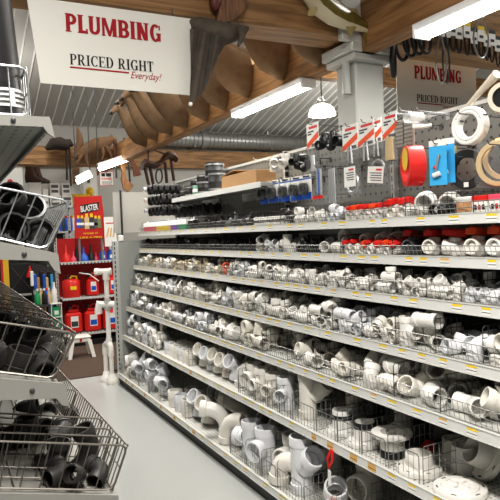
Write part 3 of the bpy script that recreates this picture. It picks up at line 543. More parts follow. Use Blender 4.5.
# ------------------------------------------------------------------ room
WALLP = mat('back wall paint', (.40, .395, .37), .7, noise=.06, nscale=2)
FLOORM = mat('floor vinyl', (.43, .442, .43), .22, noise=.035, nscale=1.5)
MATM = mat('brown mat', (.085, .055, .040), .95, noise=.35, nscale=60, bump=.4)
CEILM = mat('ceiling sheet', (.42, .415, .40), .5, noise=.05, nscale=2)
RIBM = mat('ceiling rib', (.78, .77, .75), .45, noise=.03)
BEAMX = wood_mat('beam wood across', (.36, .205, .09), (.17, .09, .038), 'X')
BEAMY = wood_mat('beam wood along', (.38, .205, .085), (.19, .095, .036), 'Y')
WOODL = wood_mat('pale wood', (.55, .36, .18), (.36, .21, .09), 'Z')
WX0, WX1, WY0, WY1 = -5.0, 11.0, -1.6, 13.0
SL = .325
def roof(y): return 4.0 + SL*(WY1-y)
struct_('floor', MB().box((WX0, WY0, -.1), (WX1, WY1, 0), FLOORM))
struct_('wall_back', MB().box((WX0, WY1, 0), (WX1, WY1+.15, 4.3), WALLP))
struct_('wall_left', MB().prism([(WY0, 0), (WY1, 0), (WY1, roof(WY1)), (WY0, roof(WY0))], WX0-.15, WX0, WALLP, 'YZ'))
struct_('wall_right', MB().prism([(WY0, 0), (WY1, 0), (WY1, roof(WY1)), (WY0, roof(WY0))], WX1, WX1+.15, WALLP, 'YZ'))
mb = MB()
mb.add([(WX0, WY0, roof(WY0)), (WX1, WY0, roof(WY0)), (WX1, WY1+.1, roof(WY1+.1)), (WX0, WY1+.1, roof(WY1+.1))], [(0, 1, 2, 3)], CEILM)
x = WX0+.1
while x < WX1:
    for dx0, dx1, dx2, dx3 in ((0, .010, .020, .030),):
        a = [(x+dx0, 0), (x+dx1, -.03), (x+dx2, -.03), (x+dx3, 0)]
        mb.add([(p, WY0, roof(WY0)+q-.002) for p, q in a] + [(p, WY1, roof(WY1)+q-.002) for p, q in a], [(0, 1, 5, 4), (1, 2, 6, 5), (2, 3, 7, 6)], RIBM)
    x += .20
struct_('ceiling', mb)
struct_('trim_1', MB().box((WX0, WY1-.12, 3.12), (WX1, WY1-.001, 3.53), BEAMX))          # wooden band on the back wall
# timber frame
def structure(name, mb, label):
    o = struct_(name, mb); o['label'] = label; return o
structure('beam', MB().box((2.47, -1.5, 2.745), (2.60, WY1-.13, 3.06), BEAMY, bev=.01), 'long wooden beam running along the aisle')
structure('beam', MB().box((WX0+.01, 3.15, 2.838), (WX1-.01, 3.42, 3.75), BEAMX, bev=.012), 'deep wooden beam crossing over the aisle')
zb0, zb1 = at('Y', 8.5, 335, 79).z, at('Y', 8.5, 335, 61).z
structure('beam', MB().box((2.75, 8.5, zb0), (WX1-.01, 8.7, zb1), BEAMX, bev=.01), 'wooden beam behind the white column')
mb = MB(); mb.box((2.475, 3.19, 0), (2.715, 3.41, 2.74), WHITEP, bev=.012); mb.box((2.39, 3.11, 2.745), (2.78, 3.46, 2.815), WHITEP, bev=.008)
mb.box((2.42, 3.13, 2.70), (2.75, 3.45, 2.745), WHITEP, bev=.008)
mb.box((2.31, 3.10, 2.80), (2.465, 3.148, 3.6), WHITEP, bev=.004)
for k in range(7):
    for sx in (-.04, .04): mb.box((2.388+sx-.008, 3.094, 2.88+k*.11), (2.388+sx+.008, 3.101, 2.896+k*.11), SHELF_D)
structure('column', mb, 'white boxed column under the beams')
pt, pb = at('Y', 3.24, 348, 59), at('Y', 3.24, 349, 94); mb = MB(); mb.lathe([(.028, pb.z), (.028, pt.z)], WHITEP, 12, Matrix.Translation((2.444, 3.25, 0)))
single(mb, 'drain_pipe', 'short white pipe section fixed to the side of the white column', 'pipe', (2.444, 3.25, pb.z))
mb = MB(); mb.box((2.13, 10.2, 0), (2.37, 10.45, 3.1), WHITEP, bev=.01); structure('column', mb, 'slim white column behind the red display')
mb = MB(); mb.box((-3.5, 6.9, .001), (3.2, 9.6, .012), MATM, bev=.004); struct_('floor_mat', mb)['label'] = 'dark brown walk-off mat'

# ------------------------------------------------------------------ the long shelving unit
PEG = dot_mat('pegboard', (.20, .20, .185), (.05, .05, .05), .0508, .0075, 'YZ')
SLOT = dot_mat('slotted upright', (.47, .48, .46), (.03, .03, .03), (.05, .05), (.006, .017), 'XZ', round_=False)
SLOTY = dot_mat('slotted upright side', (.40, .40, .38), (.03, .03, .03), (.03, .05), (.004, .017), 'YZ', round_=False)
PERF = dot_mat('perforated shelf', (.60, .595, .56), (.10, .10, .10), .0254, .0045, 'XY')
ENDP = mat('end panel paint', (.33, .345, .335), .5, noise=.04, nscale=4)
gon = thing('gondola_shelving', 'long grey store shelving unit holding seven levels of pipe fittings beside the aisle', 'shelving unit', (2.0, 3.3, 0))
secs = [(YE-1.22*i, YE-1.22*(i+1)) for i in range(5)]
for a, b in secs:
    mb = MB(); mb.box((XB, b+.004, .1), (XB+.02, a-.004, 2.19), PEG); mb.box((XB-.006, b+.004, 2.175), (XB+.026, a-.004, 2.195), SHELF); mb.build('back_panel', gon)
for y in [YE-.02] + [b for a, b in secs]:
    mb = MB(); mb.box((XB-.03, y-.016, 0), (XB-.001, y+.016, 2.2), SLOTY); mb.build('upright', gon)
mb = MB(); mb.box((1.66, YE+.003, 0), (XB+.02, YE+.028, 1.553), ENDP); mb.build('end_panel', gon)
mb = MB(); mb.box((1.605, YE+.001, 0), (1.668, YE+.035, 1.555), SLOT, bev=.003); mb.build('upright', gon)
for a, b in secs:
    mb = MB(); mb.box((1.635, b, 0), (1.655, a, .088), DARK); mb.build('base_kick', gon)
label_spots = []
for li, (nm, xf, z) in enumerate(LEVELS):
    for a, b in secs:
        mb = MB(); top = PERF if li < 2 else SHELF
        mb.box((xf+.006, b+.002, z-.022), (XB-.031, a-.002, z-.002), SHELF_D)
        mb.add([(xf+.006, b+.002, z-.0015), (XB-.031, b+.002, z-.0015), (XB-.031, a-.002, z-.0015), (xf+.006, a-.002, z-.0015)], [(0, 1, 2, 3)], top)
        s = mb.build('shelf', gon)
        r = MB(); r.prism([(xf-.004, z-.040), (xf+.006, z-.040), (xf+.006, z+.002), (xf-.002, z+.002)], b+.002, a-.002, RAIL)
        r.box((xf-.006, b+.002, z-.0425), (xf+.006, a-.002, z-.0395), SHELF); r.box((xf-.0045, b+.002, z-.001), (xf+.006, a-.002, z+.003), SHELF)
        r.build('price_rail', s)
        y = a-.06
        while y > b+.07:
            w = rnd.choice([.042, .05, .055]); label_spots.append((y-w, xf, z, w, s, rnd.random(), li)); y -= w+rnd.choice([.08, .10, .14, .20, .05])
def price_label(mb, y, xf, z, w, q, li):
    col = TAGO if q < (.22 if li < 2 else .06) else YELLOW
    def strip(z0, z1, m, e):
        k = lambda zz: xf-.004+.002*(zz-(z-.040))/.042-e
        mb.add([(k(z0), y, z0), (k(z0), y+w, z0), (k(z1), y+w, z1), (k(z1), y, z1)], [(0, 1, 2, 3)], m)
    strip(z-.036, z-.006, PAPER if col is YELLOW or li > 1 else TAGO, .0012); strip(z-.014, z-.005, col, .0018)
    strip(z-.026, z-.0235, INKBLK, .0017)
label_spots.sort(key=lambda t: abs(t[0]-1.9)+ (0 if t[0] > 1.5 else 9))
bulk = MB()
for i, (y, xf, z, w, s, q, li) in enumerate(label_spots):
    if i < 100: mb = MB(); price_label(mb, y, xf, z, w, q, li); mb.build('price_label', s)
    else: price_label(bulk, y, xf, z, w, q, li)
o = bulk.build('price_labels', gon); o['kind'] = 'stuff'
# the small upper shelf that carries the rubber couplings
mb = MB(); mb.box((2.02, 3.72, 1.925), (XB-.031, 5.55, 1.945), SHELF_D); mb.box((2.02, 3.72, 1.945), (XB-.031, 5.55, 1.95), SHELF)
up = mb.build('shelf', gon)
r = MB(); r.box((2.008, 3.72, 1.912), (2.02, 5.55, 1.954), RAIL); r.build('price_rail', up)
for y in (3.73, 4.63, 5.53):
    mb = MB(); mb.prism([(2.06, 1.924), (2.32, 1.924), (2.32, 1.80), (2.28, 1.80)], y-.003, y+.003, SHELF_D); mb.build('bracket', up)

# ------------------------------------------------------------------ wire fences and dividers
EXTRA = [  # hand-filled bins: (level, y0, y1)
    (6, 4.95, 6.30), (6, 3.30, 3.72), (6, 2.30, 2.62), (6, 2.14, 2.30), (6, 2.02, 2.14), (6, 1.88, 2.02), (6, 1.74, 1.88), (6, 1.40, 1.74),
    (5, 2.24, 2.66), (5, 2.12, 2.24), (5, 1.40, 2.12),
    (1, 4.46, 5.25), (1, 3.55, 4.46), (1, 3.31, 3.55), (1, 3.15, 3.31), (1, 3.01, 3.15), (1, 2.86, 3.01), (1, 2.62, 2.86), (1, 2.43, 2.62), (1, 2.235, 2.43), (1, 2.05, 2.235), (1, 1.835, 2.05), (1, 1.45, 1.835),
    (0, 4.40, 5.0), (0, 3.56, 4.40), (0, 3.33, 3.56), (0, 3.12, 3.33), (0, 2.93, 3.12), (0, 2.65, 2.93), (0, 2.40, 2.65), (0, 1.85, 2.40)]
ALLB = {}
for b in BINS: ALLB.setdefault(b[0], []).append((b[1], b[2]))
for b in EXTRA: ALLB.setdefault(b[0], []).append((b[1], b[2]))
for k in ALLB: ALLB[k].sort(key=lambda t: -t[1])
def bin_no(lv, y):
    for i, (a, b) in enumerate(ALLB[lv]):
        if a-1e-6 <= y <= b+1e-6: return i+1
    return len(ALLB[lv])
FH = [.12, .12, .078, .074, .066, .048, .048]
def wire(mb, a, b, m, r=.0016): mb.tube([a, b], r, m, 4, caps=False, smooth=False)
def fence_mb(y0, y1, h, step, m):
    mb = MB(); n = max(2, round((y1-y0)/step)); t = .014
    for i in range(n+1):
        y = y0+(y1-y0)*i/n; wire(mb, (0, y, 0), (-t, y, h), m, .0014)
    for q in (0, .5, 1): wire(mb, (-t*q, y0, .002+(h-.002)*q), (-t*q, y1, .002+(h-.002)*q), m, .0020)
    return mb
def hoop_mb(w, h, m):
    """low front of one bin: a hoop with a few uprights"""
    mb = MB(); mb.tube([(0, -w/2, 0), (0, -w/2, h*.92), (0, -w/2+.008, h), (0, w/2-.008, h), (0, w/2, h*.92), (0, w/2, 0)], .0024, m, 5)
    n = max(2, round(w/.032))
    for i in range(1, n): wire(mb, (0, -w/2+w*i/n, 0), (0, -w/2+w*i/n, h), m, .0013)
    return mb
def divider_mb(depth, h, m, step):
    mb = MB(); mb.tube([(0, 0, 0), (0, 0, h*.92), (.01, 0, h), (depth, 0, h), (depth, 0, 0)], .0021, m, 5)
    n = round(depth/step)
    for i in range(1, n): wire(mb, (depth*i/n, 0, 0), (depth*i/n, 0, h), m, .0016)
    for q in (.03, .35, .68): wire(mb, (0, 0, h*q), (depth, 0, h*q), m, .0016)
    return mb
for lv, (nm, xf, z) in enumerate(LEVELS):
    if lv >= 2:
        for k, (a, b) in enumerate(secs[:4] + [(1.46, 1.30)]):
            mb = fence_mb(b+.004, a-.004, FH[lv], .026, WIRE); o = bpy.data.objects.new('wire_fence', mb.mesh('wire_fence')); C.objects.link(o)
            o.location = (xf+.022, 0, z); tag(o, f'low wire fence along the {nm} front, {nth(k+1)} length from far end', 'wire fence', 'wire fences along the shelf fronts')
    else:
        cache = {}
        for k, (y0, y1) in enumerate(ALLB[lv]):
            if y1-y0 > .33 : continue
            w = round(y1-y0-.02, 2)
            if w not in cache: cache[w] = hoop_mb(w, FH[lv], WIRE).mesh('wire_bin_front')
            o = bpy.data.objects.new('wire_bin_front', cache[w]); C.objects.link(o); o.location = (xf+.02, (y0+y1)/2, z)
            tag(o, f'grey wire hoop closing the front of the {nth(k+1)} bin on the {nm}', 'wire bin front', 'wire bin fronts on the lower shelves')
    ys = sorted({round(q, 3) for ab in ALLB[lv] for q in ab}, reverse=True)
    ys = [q for i, q in enumerate(ys) if i == 0 or ys[i-1]-q > .03]
    depth = min(.40, XB-.05-xf-.03)
    h = (.155, .155, .15, .145, .115, .10, .10)[lv]
    me = divider_mb(depth, h, DWIRE if lv >= 2 else WIRE, .030).mesh('wire_divider')
    for k, y in enumerate(ys):
        o = bpy.data.objects.new('wire_divider', me); C.objects.link(o); o.location = (xf+.03, y, z)
        tag(o, f'upright wire divider between bins, {nth(k+1)} from the far end on the {nm}', 'wire divider', 'wire dividers between the bins')

# ------------------------------------------------------------------ loose fittings lying in the bins
pos = 0
COL = {'white pvc': 'white plastic', 'cool white pvc': 'bluish-white plastic', 'cream pvc': 'cream plastic', 'beige cpvc': 'tan plastic', 'black abs': 'black plastic',
       'dark grey plastic': 'dark grey plastic', 'orange red plastic': 'orange-red plastic'}
for b in BINS:
    lv, y0, y1, kd, r, m, h, dep = b; got = []
    for i in range(bin_count(b)):
        q = POSES[pos:pos+6]; pos += 6          # half millimetres, then the quaternion in hundredths
        if q[2] < -100: continue
        v = [t/100 for t in q[3:]]; w = math.sqrt(max(0, 1-sum(t*t for t in v)))
        got.append((V((LEVELS[lv][1]+.026+q[0]/2e3, (y0+y1)/2+q[1]/2e3, LEVELS[lv][2]+q[2]/2e3+.0005)), Quaternion((w, *v))))
    got.sort(key=lambda t: -t[0].y)
    n = bin_no(lv, (y0+y1)/2)
    for i, (p, q) in enumerate(got):
        fitting(kd, r, m, p, q, f'{COL[m.name]} {FIT[kd][3] if kd != "reducing_tee" else "reducing tee"}, {nth(i+1)} from left, {nth(n)} bin from far end, {LEVELS[lv][0]}'.replace('right-angle', '').replace('  ', ' ').replace('shallow bent elbow', 'shallow elbow'),
                f'fittings in the {nth(n)} bin of the {LEVELS[lv][0]}')
# ------------------------------------------------------------------ hand-set large fittings on the two lowest levels
def E3(a, b, c): return (math.radians(a), math.radians(b), math.radians(c))
def set_on(kind, r, m, lv, dx, y, rot, label, group=None):
    """stand a fitting on a level: lowest point of its mesh on the shelf"""
    if lv < 2: y -= .09 if y > 2.9 else .065
    me = fit_mesh(kind, r, m); R = Euler(rot).to_matrix()
    lo = min((R @ v.co).z for v in me.vertices)
    return fitting(kind, r, m, (LEVELS[lv][1]+dx, y, LEVELS[lv][2]-lo+.0005), rot, label, group)
# second shelf up, 3 inch pieces (r .044)
R3 = .043
for i, y in enumerate((5.16, 5.05, 4.94, 4.83, 4.72, 4.62)):
    set_on('pipe_coupling', .041, PVC if i % 3 else PVC_G, 1, .085, y, (0, 0, 0), f'white plastic coupling standing upright in front row of second shelf, {nth(i+1)} from far end', 'upright couplings on the second shelf')
    set_on('pipe_coupling', .041, PVC, 1, .205, y, (0, 0, 0), f'white coupling in the back row of the second shelf, behind the {nth(i+1)} front coupling', 'upright couplings on the second shelf')
for i, (y, rz, ry) in enumerate(((4.45, 10, 18), (4.31, 4, 14), (4.165, 14, 20), (4.02, 8, 14), (3.88, 16, 20), (3.735, 100, 6))):
    mm = (PVC, PVC_G, CREAM, PVC, PVC_G, PVC)[i]
    set_on('pipe_elbow', .0455, mm, 1, .12, y, E3(0, ry, rz), f'{COL[mm.name]} elbow in front row of second shelf, {nth(i+1)} elbow from far end', 'large elbows on the second shelf')
    set_on('pipe_elbow', .043, (CREAM, PVC, PVC_G)[i % 3], 1, .30, y+.01, E3(0, 14, 8+3*i), f'white elbow behind the {nth(i+1)} front elbow on the second shelf up', 'large elbows on the second shelf')
set_on('pipe_tee', .044, PVC, 1, .12, 3.585, E3(0, 0, 200), 'large white tee with round mouth facing aisle, just nearer than the second-shelf elbows')
set_on('reducing_tee', .044, PVC, 1, .10, 3.43, E3(0, 0, 190), 'white tee with narrow round side outlet, second shelf, first of three in a row')
set_on('reducing_tee', .042, PVC, 1, .10, 3.29, E3(0, 0, 205), 'white tee with narrow round side outlet, second shelf, middle of three in a row')
set_on('reducing_tee', .044, PVC_G, 1, .10, 3.14, E3(0, 0, 215), 'bluish-white tee with side outlet, second shelf, beside the tall wye')
for i, y in enumerate((3.58, 3.43, 3.29, 3.14)):
    set_on('pipe_tee', .042, PVC, 1, .26, y, E3(0, 0, 180), f'white tee at the back of the second shelf, behind the {nth(i+1)} front tee', 'tees at the back of the second shelf')
set_on('pipe_wye', .046, PVC, 1, .12, 2.93, E3(0, 0, -50), 'tall white wye standing upright on the second shelf up, beside the first closet flange')
set_on('pipe_wye', .042, PVC, 1, .36, 2.80, E3(0, 0, -100), 'shorter white wye standing at the back of second shelf behind the tall white wye')
# closet flanges
def f_flange(r, m, hub, mb, inner=True):
    mb.shell([(0,0,0),(0,0,.16*r),(0,0,.20*r)], [r, r, r*.97], r*.56, m, 32)
    mb.shell([(0,0,.2*r),(0,0,.26*r)], [r*.72, r*.68], r*.55, m, 32)
    mb.shell([(0,0,.2*r),(0,0,hub*.97),(0,0,hub)], [r*.60, r*.585, r*.57], r*.52, m, 32)
    for k in range(6):
        a = k*PI/3+.3; mb.box((-.10*r,-.03*r,0),(.10*r,.03*r,.012*r), DARK, Matrix.Translation((r*.86*math.cos(a), r*.86*math.sin(a), .195*r)) @ Matrix.Rotation(a+PI/2, 4, 'Z'))
_fl = {}
def flange(x, y, z, rot, r, hub, band, label, cap=False):
    y -= .065; t = thing('closet_flange', label, 'closet flange', (x, y, z)); t.rotation_euler = rot
    key = (r, hub)
    if key not in _fl:
        mb = MB(); f_flange(r, PVC, hub, mb); _fl[key] = mb.mesh('flange_body')
    o = bpy.data.objects.new('flange_body', _fl[key]); C.objects.link(o); o.parent = t
    if band:
        mb = MB(); mb.shell([(0,0,band[0]),(0,0,band[0]+.004),(0,0,band[1])], [r*.60, r*.625, r*.62], r*.53, BLACK, 32); mb.build('rubber_band', t, world=False)['label'] = 'black rubber band'
    if cap:
        mb = MB(); mb.lathe([(r*.55, .02), (r*.53, .026), (r*.2, .024), (.002, .026)], PVC, 24)
        for k in range(4):
            a = k*PI/2; mb.box((.01, -.004, .024), (r*.4, .004, .033), PVC, Matrix.Rotation(a, 4, 'Z'))
        mb.build('test_cap', t, world=False)
    return t
z1 = LEVELS[1][2]; x1 = LEVELS[1][1]
flange(x1+.135, 2.60, z1+.001, (0, 0, 0), .088, .118, (.070, .094), 'white closet flange with black band on its neck, second shelf, beside the tall wye')
flange(x1+.125, 2.40, z1+.001, (0, 0, .5), .092, .110, (.080, .110), 'white closet flange with black-topped neck, second shelf, in the middle of the flanges')
flange(x1+.13, 2.205, z1+.115, (PI, 0, 0), .094, .112, (.078, .112), 'white closet flange turned upside down, black rubber end resting on the second shelf')
flange(x1+.115, 2.015, z1+.001, (0, 0, 1), .098, .078, None, 'plain white closet flange with short wide neck, flat on the second shelf')
flange(x1+.105, 1.775, z1+.001, (0, 0, .2), .105, .03, None, 'low flat white closet flange with ribbed test cap, front corner of second shelf', cap=True)
flange(x1+.30, 1.80, z1+.088, E3(0, -62, -20), .100, .09, None, 'white closet flange leaning on edge behind the low capped flange')
flange(x1+.33, 2.02, z1+.001, (0, 0, .4), .090, .10, None, 'white closet flange at back of second shelf, behind the plain wide-necked one')
set_on('pipe_elbow', .045, PVC, 1, .30, 2.335, E3(0, 100, 30), 'white elbow lying tilted behind the black-topped flange on the second shelf')
set_on('pipe_elbow', .043, ABS, 1, .34, 2.58, E3(0, 180, 60), 'black plastic elbow at back of second shelf behind the black-banded flange')
set_on('pipe_coupling', .044, ABS, 1, .36, 2.24, E3(0, 0, 0), 'black coupling standing at back of second shelf behind the upside-down flange')
set_on('pipe_elbow', .050, GREYP, 1, .37, 2.14, E3(0, 180, 50), 'dark grey elbow at back of second shelf near the red-capped piece')
set_on('pipe_coupling', .024, RED, 1, .27, 2.125, E3(0, 80, 30), 'small red plastic coupling lying behind the upside-down flange')
set_on('pipe_coupling', .046, PVC, 1, .27, 1.905, E3(0, 0, 0), 'white coupling standing on the second shelf between two white flanges')
# red hang tag looped over the second shelf edge
mb = MB(); mb.tube([(1.662, 2.435, .50), (1.652, 2.455, .45), (1.648, 2.44, .41), (1.652, 2.415, .45), (1.662, 2.42, .50)], .0075, RED, 6)
mb.box((1.640, 2.438, .33), (1.642, 2.412, .405), PAPER)
single(mb, 'red_tag', 'red loop tag hanging from the second shelf edge below the flanges', 'tag', (1.655, 2.43, .50))
# bottom shelf, 4 inch pieces (r .057)
R4 = .052
for i, y in enumerate((4.90, 4.74, 4.58)):
    set_on('pipe_coupling', .053, PVC if i != 1 else PVC_G, 0, .10, y, (0, 0, 0), f'large white coupling standing upright on bottom shelf front, {nth(i+1)} from far end', 'large upright couplings on the bottom shelf')
    set_on('pipe_coupling', .053, PVC_G if i == 1 else CREAM, 0, .25, y, (0, 0, 0), f'large coupling at back of bottom shelf, behind the {nth(i+1)} front coupling', 'large upright couplings on the bottom shelf')
for i, (y, mm, rz, ry) in enumerate(((4.44, PVC_G, 15, 24), (4.27, PVC, 22, 20))):
    set_on('pipe_elbow', R4, mm, 0, .13, y, E3(0, ry, rz), f'large {COL[mm.name]} elbow with mouth tilted up, bottom shelf, {["farther", "nearer"][i]} of the pair')
set_on('sweep_elbow', .050, PVC, 0, .105, 4.01, E3(0, 0, -30), 'large white elbow bending over to the left, front of the bottom shelf')
set_on('sweep_elbow', .047, CREAM, 0, .105, 3.79, E3(0, 0, 112), 'large cream elbow with mouth facing the near end, bottom shelf')
for i, y in enumerate((4.58, 4.42, 3.72)):
    set_on('pipe_elbow', R4, (PVC_G, CREAM, PVC)[i], 0, .36, y, E3(0, 15, 35), f'large elbow at the back of the bottom shelf, {nth(i+1)} from far end', 'elbows at the back of the bottom shelf')
set_on('sweep_elbow', .050, PVC, 0, .285, 4.10, E3(0, 0, -28), 'large white elbow bending to the left, behind its twin on the bottom shelf')
set_on('pipe_tee', .054, PVC_G, 0, .12, 3.52, E3(0, 0, 120), 'tall bluish-white tee standing on bottom shelf, just nearer than the large cream elbow')
set_on('pipe_tee', .056, PVC_G, 0, .12, 3.32, E3(0, 0, 200), 'tall bluish-white tee with round mouth facing aisle on the bottom shelf')
set_on('pipe_coupling', .056, PVC, 0, .22, 3.14, E3(0, 0, 0), 'white coupling standing behind the bent elbow on the bottom shelf')
set_on('pipe_tee', .057, PVC, 0, .20, 3.12, E3(0, 0, 200), 'tall cream-white tee on bottom shelf beside the large wye')
bpy.data.objects.remove([o for o in C.objects if o.get('label') == 'white coupling standing behind the bent elbow on the bottom shelf'][0])
set_on('pipe_elbow', .053, CREAM, 0, .085, 3.035, E3(0, 0, 120), 'cream elbow standing at bottom shelf edge in front of tall cream-white tee')
set_on('pipe_wye', .056, PVC_G, 0, .12, 2.88, E3(0, 0, -88), 'largest bluish-white wye standing upright on the bottom shelf')
set_on('pipe_tee', .055, PVC, 0, .38, 2.98, E3(0, 0, 180), 'white tee at back of bottom shelf behind the largest wye')
for i, y in enumerate((3.50, 3.30, 3.10)):
    set_on('pipe_coupling', .055, (PVC_G, PVC, CREAM)[i], 0, .37, y, E3(0, 0, 0), f'coupling at back of bottom shelf behind the {nth(i+1)} tall tee', 'couplings at the back of the bottom shelf')
set_on('pipe_coupling', .052, PVC_G, 0, .15, 2.60, E3(0, -38, 60), 'white coupling leaning with open mouth toward the camera below the red tag')
set_on('pipe_tee', .058, PVC, 0, .33, 2.55, E3(0, 0, 200), 'tall white tee at back of bottom shelf behind the leaning coupling')
set_on('pipe_trap', .046, CREAM, 0, .24, 2.25, E3(90, 0, 60), 'cream trap bend lying on the bottom shelf below the flanges')
set_on('bent_elbow', .050, CREAM, 0, .36, 2.02, E3(0, 100, 30), 'cream bent elbow lying at back of bottom shelf, nearest to the camera')
set_on('pipe_coupling', .042, PVC, 0, .12, 2.335, E3(0, 60, 10), 'white coupling tipped over on bottom shelf edge beside the red-marked cap')
t = thing('pipe_plug', 'white pipe plug with red patch on bottom shelf edge, below the red tag', 'pipe plug', (1.69, 2.47, .135))
mb = MB(); mb.shell([(0, 0, 0), (0, 0, .07), (0, 0, .075)], [.055, .055, .05], .046, PVC, 24); mb.lathe([(.05, .07), (.03, .078), (.004, .08)], PVC, 20); mb.build('plug_body', t, world=False)
mb = MB(); mb.box((-.03, -.018, .078), (.01, .018, .083), ORANGE, bev=.003); mb.build('red_patch', t, world=False)

# ------------------------------------------------------------------ ball valves (white body, red handle)
def make_valve(r, m, hm, name='ball_valve'):
    t = thing(name, 'x', 'ball valve')
    n = 12 if r < .022 else 20
    mb = MB(); M = Matrix.Rotation(PI/2, 4, 'Y')
    k = MB(); socketed(k, [(0,0,-.9*r), (0,0,0), (0,0,.9*r)], 1.25, m, r, n, ls=1.0, hub=1.3); mb.add(k.v, k.f, m, True, M)
    mb.ball((0, 0, 0), 1.45*r, m, n, 8); mb.lathe([(1.0*r, .8*r), (1.0*r, 1.7*r), (.7*r, 1.8*r)], m, n); mb.build('valve_body', t, world=False)
    mb = MB(); mb.lathe([(.55*r, 1.75*r), (.75*r, 2.0*r), (.75*r, 2.5*r), (.5*r, 2.55*r)], hm, 10)
    mb.prism([(-2.3*r, -.6*r), (-2.0*r, -.95*r), (1.4*r, -.95*r), (1.8*r, -.6*r), (1.8*r, .6*r), (1.4*r, .95*r), (-2.0*r, .95*r), (-2.3*r, .6*r)], 1.9*r, 2.8*r, hm, 'XY')
    mb.box((-2.2*r, -.2*r, 2.7*r), (1.7*r, .2*r, 3.1*r), hm, bev=.08*r)
    mb.build('handle', t, world=False)['label'] = 'red handle' if hm in (RED, ORANGE) else 'handle'
    t.location = (0, -50, 0); return t
protos = []
def valve(proto, lv, dx, y, rot, label, group=None): 
    o = dup(proto, (LEVELS[lv][1]+dx, y, LEVELS[lv][2]+proto['_r']*1.36), rot, label, group); return o
def vproto(r, m, hm):
    t = make_valve(r, m, hm); t['_r'] = r; protos.append(t); return t
big = vproto(.0275, PVC, ORANGE); big2 = vproto(.0265, PVC, RED); mid = vproto(.022, PVC, RED); sm = vproto(.0185, PVC, RED); gv = vproto(.0265, GREYP, RED); co = vproto(.0185, PVC, ORANGE)
gV = 'white ball valves with red handles'
# sixth shelf up
for i, (p, y, rz, w) in enumerate(((gv, 2.165, 10, 'dark grey'), (big2, 2.03, 12, 'white'), (big2, 1.905, -60, 'white'), (big, 1.78, 8, 'white'), (big, 1.665, 5, 'white'), (big, 1.55, 8, 'white'), (big, 1.44, 8, 'white'))):
    hc = 'orange-red' if p is big else 'red'
    valve(p, 5, .095, y, E3(0, 7, rz), f'large {w} ball valve with {hc} handle, sixth shelf front row, {nth(i+1)} from far end', 'large ball valves on the sixth shelf')
    if i != 2: valve(p, 5, .235, y+.01, E3(0, -5, rz+8), f'large {w} ball valve behind the {nth(i+1)} front large valve, sixth shelf up', 'large ball valves on the sixth shelf')
k = 0
for y in (2.62, 2.56, 2.495, 2.43, 2.365, 2.30, 2.26):
    k += 1
    valve(sm if k % 3 else co, 5, .075, y, E3(rnd.uniform(-40, 40), rnd.uniform(-15, 5), rnd.uniform(-30, 30)), f'small white ball valve with red handle, sixth shelf front row, {nth(k)} from far end', 'small ball valves on the sixth shelf')
    valve(mid, 5, .19, y+.01, E3(rnd.uniform(-25, 25), rnd.uniform(-20, 10), rnd.uniform(-40, 40)), f'white ball valve with red handle behind the {nth(k)} small front valve, sixth shelf up', 'small ball valves on the sixth shelf')
for i, (y, q) in enumerate(((2.53, PVC), (2.40, PVC), (2.30, PVC))):
    o = set_on('pipe_coupling', .026, q, 5, .11, y, E3(0, 75, 15), f'white coupling lying on top of the small valves, sixth shelf, {nth(i+1)} from far end', 'couplings on the small valves'); o.location.z += .045
# top shelf
for i, y in enumerate((2.60, 2.545, 2.49, 2.435, 2.38, 2.33)):
    valve((sm, co, sm)[i % 3], 6, .07, y, E3(rnd.uniform(-20, 20), -8, rnd.uniform(-20, 20)), f'small white ball valve with red handle, top shelf front row, {nth(i+1)} from far end', 'small ball valves on the top shelf')
    valve(sm, 6, .17, y, E3(rnd.uniform(-20, 20), -8, rnd.uniform(-20, 20)), f'small white ball valve behind the {nth(i+1)} small front valve, top shelf', 'small ball valves on the top shelf')
for i, y in enumerate((2.275, 2.19)):
    valve(mid, 6, .085, y, E3(0, -8, 10), f'white ball valve with raised red handle, top shelf, {["farther", "nearer"][i]} one beside the big elbow')
for i, y in enumerate((2.265, 2.18)):
    valve(mid, 6, .21, y, E3(0, -8, 10), f'white ball valve with red handle in the back, top shelf, behind the {["farther", "nearer"][i]} medium valve')
for p in protos:
    for c in list(p.children): bpy.data.objects.remove(c)
    bpy.data.objects.remove(p)
set_on('pipe_elbow', .037, PVC, 6, .12, 2.085, E3(0, -30, 30), 'big white elbow with mouth toward aisle on the top shelf')
set_on('pipe_elbow', .037, PVC, 6, .29, 2.10, E3(0, -30, 25), 'second white elbow on the top shelf, behind the first one')
for i, (dx, y, ry) in enumerate(((.07, 1.985, 0), (.07, 1.925, 40), (.16, 1.96, 80), (.20, 1.90, 10))):
    set_on('pipe_elbow', .022, ABS, 6, dx, y, E3(90, 0, ry), f'black elbow on the top shelf between white elbow and lidded tub, {nth(i+1)} from left', 'black elbows near the lidded tub')
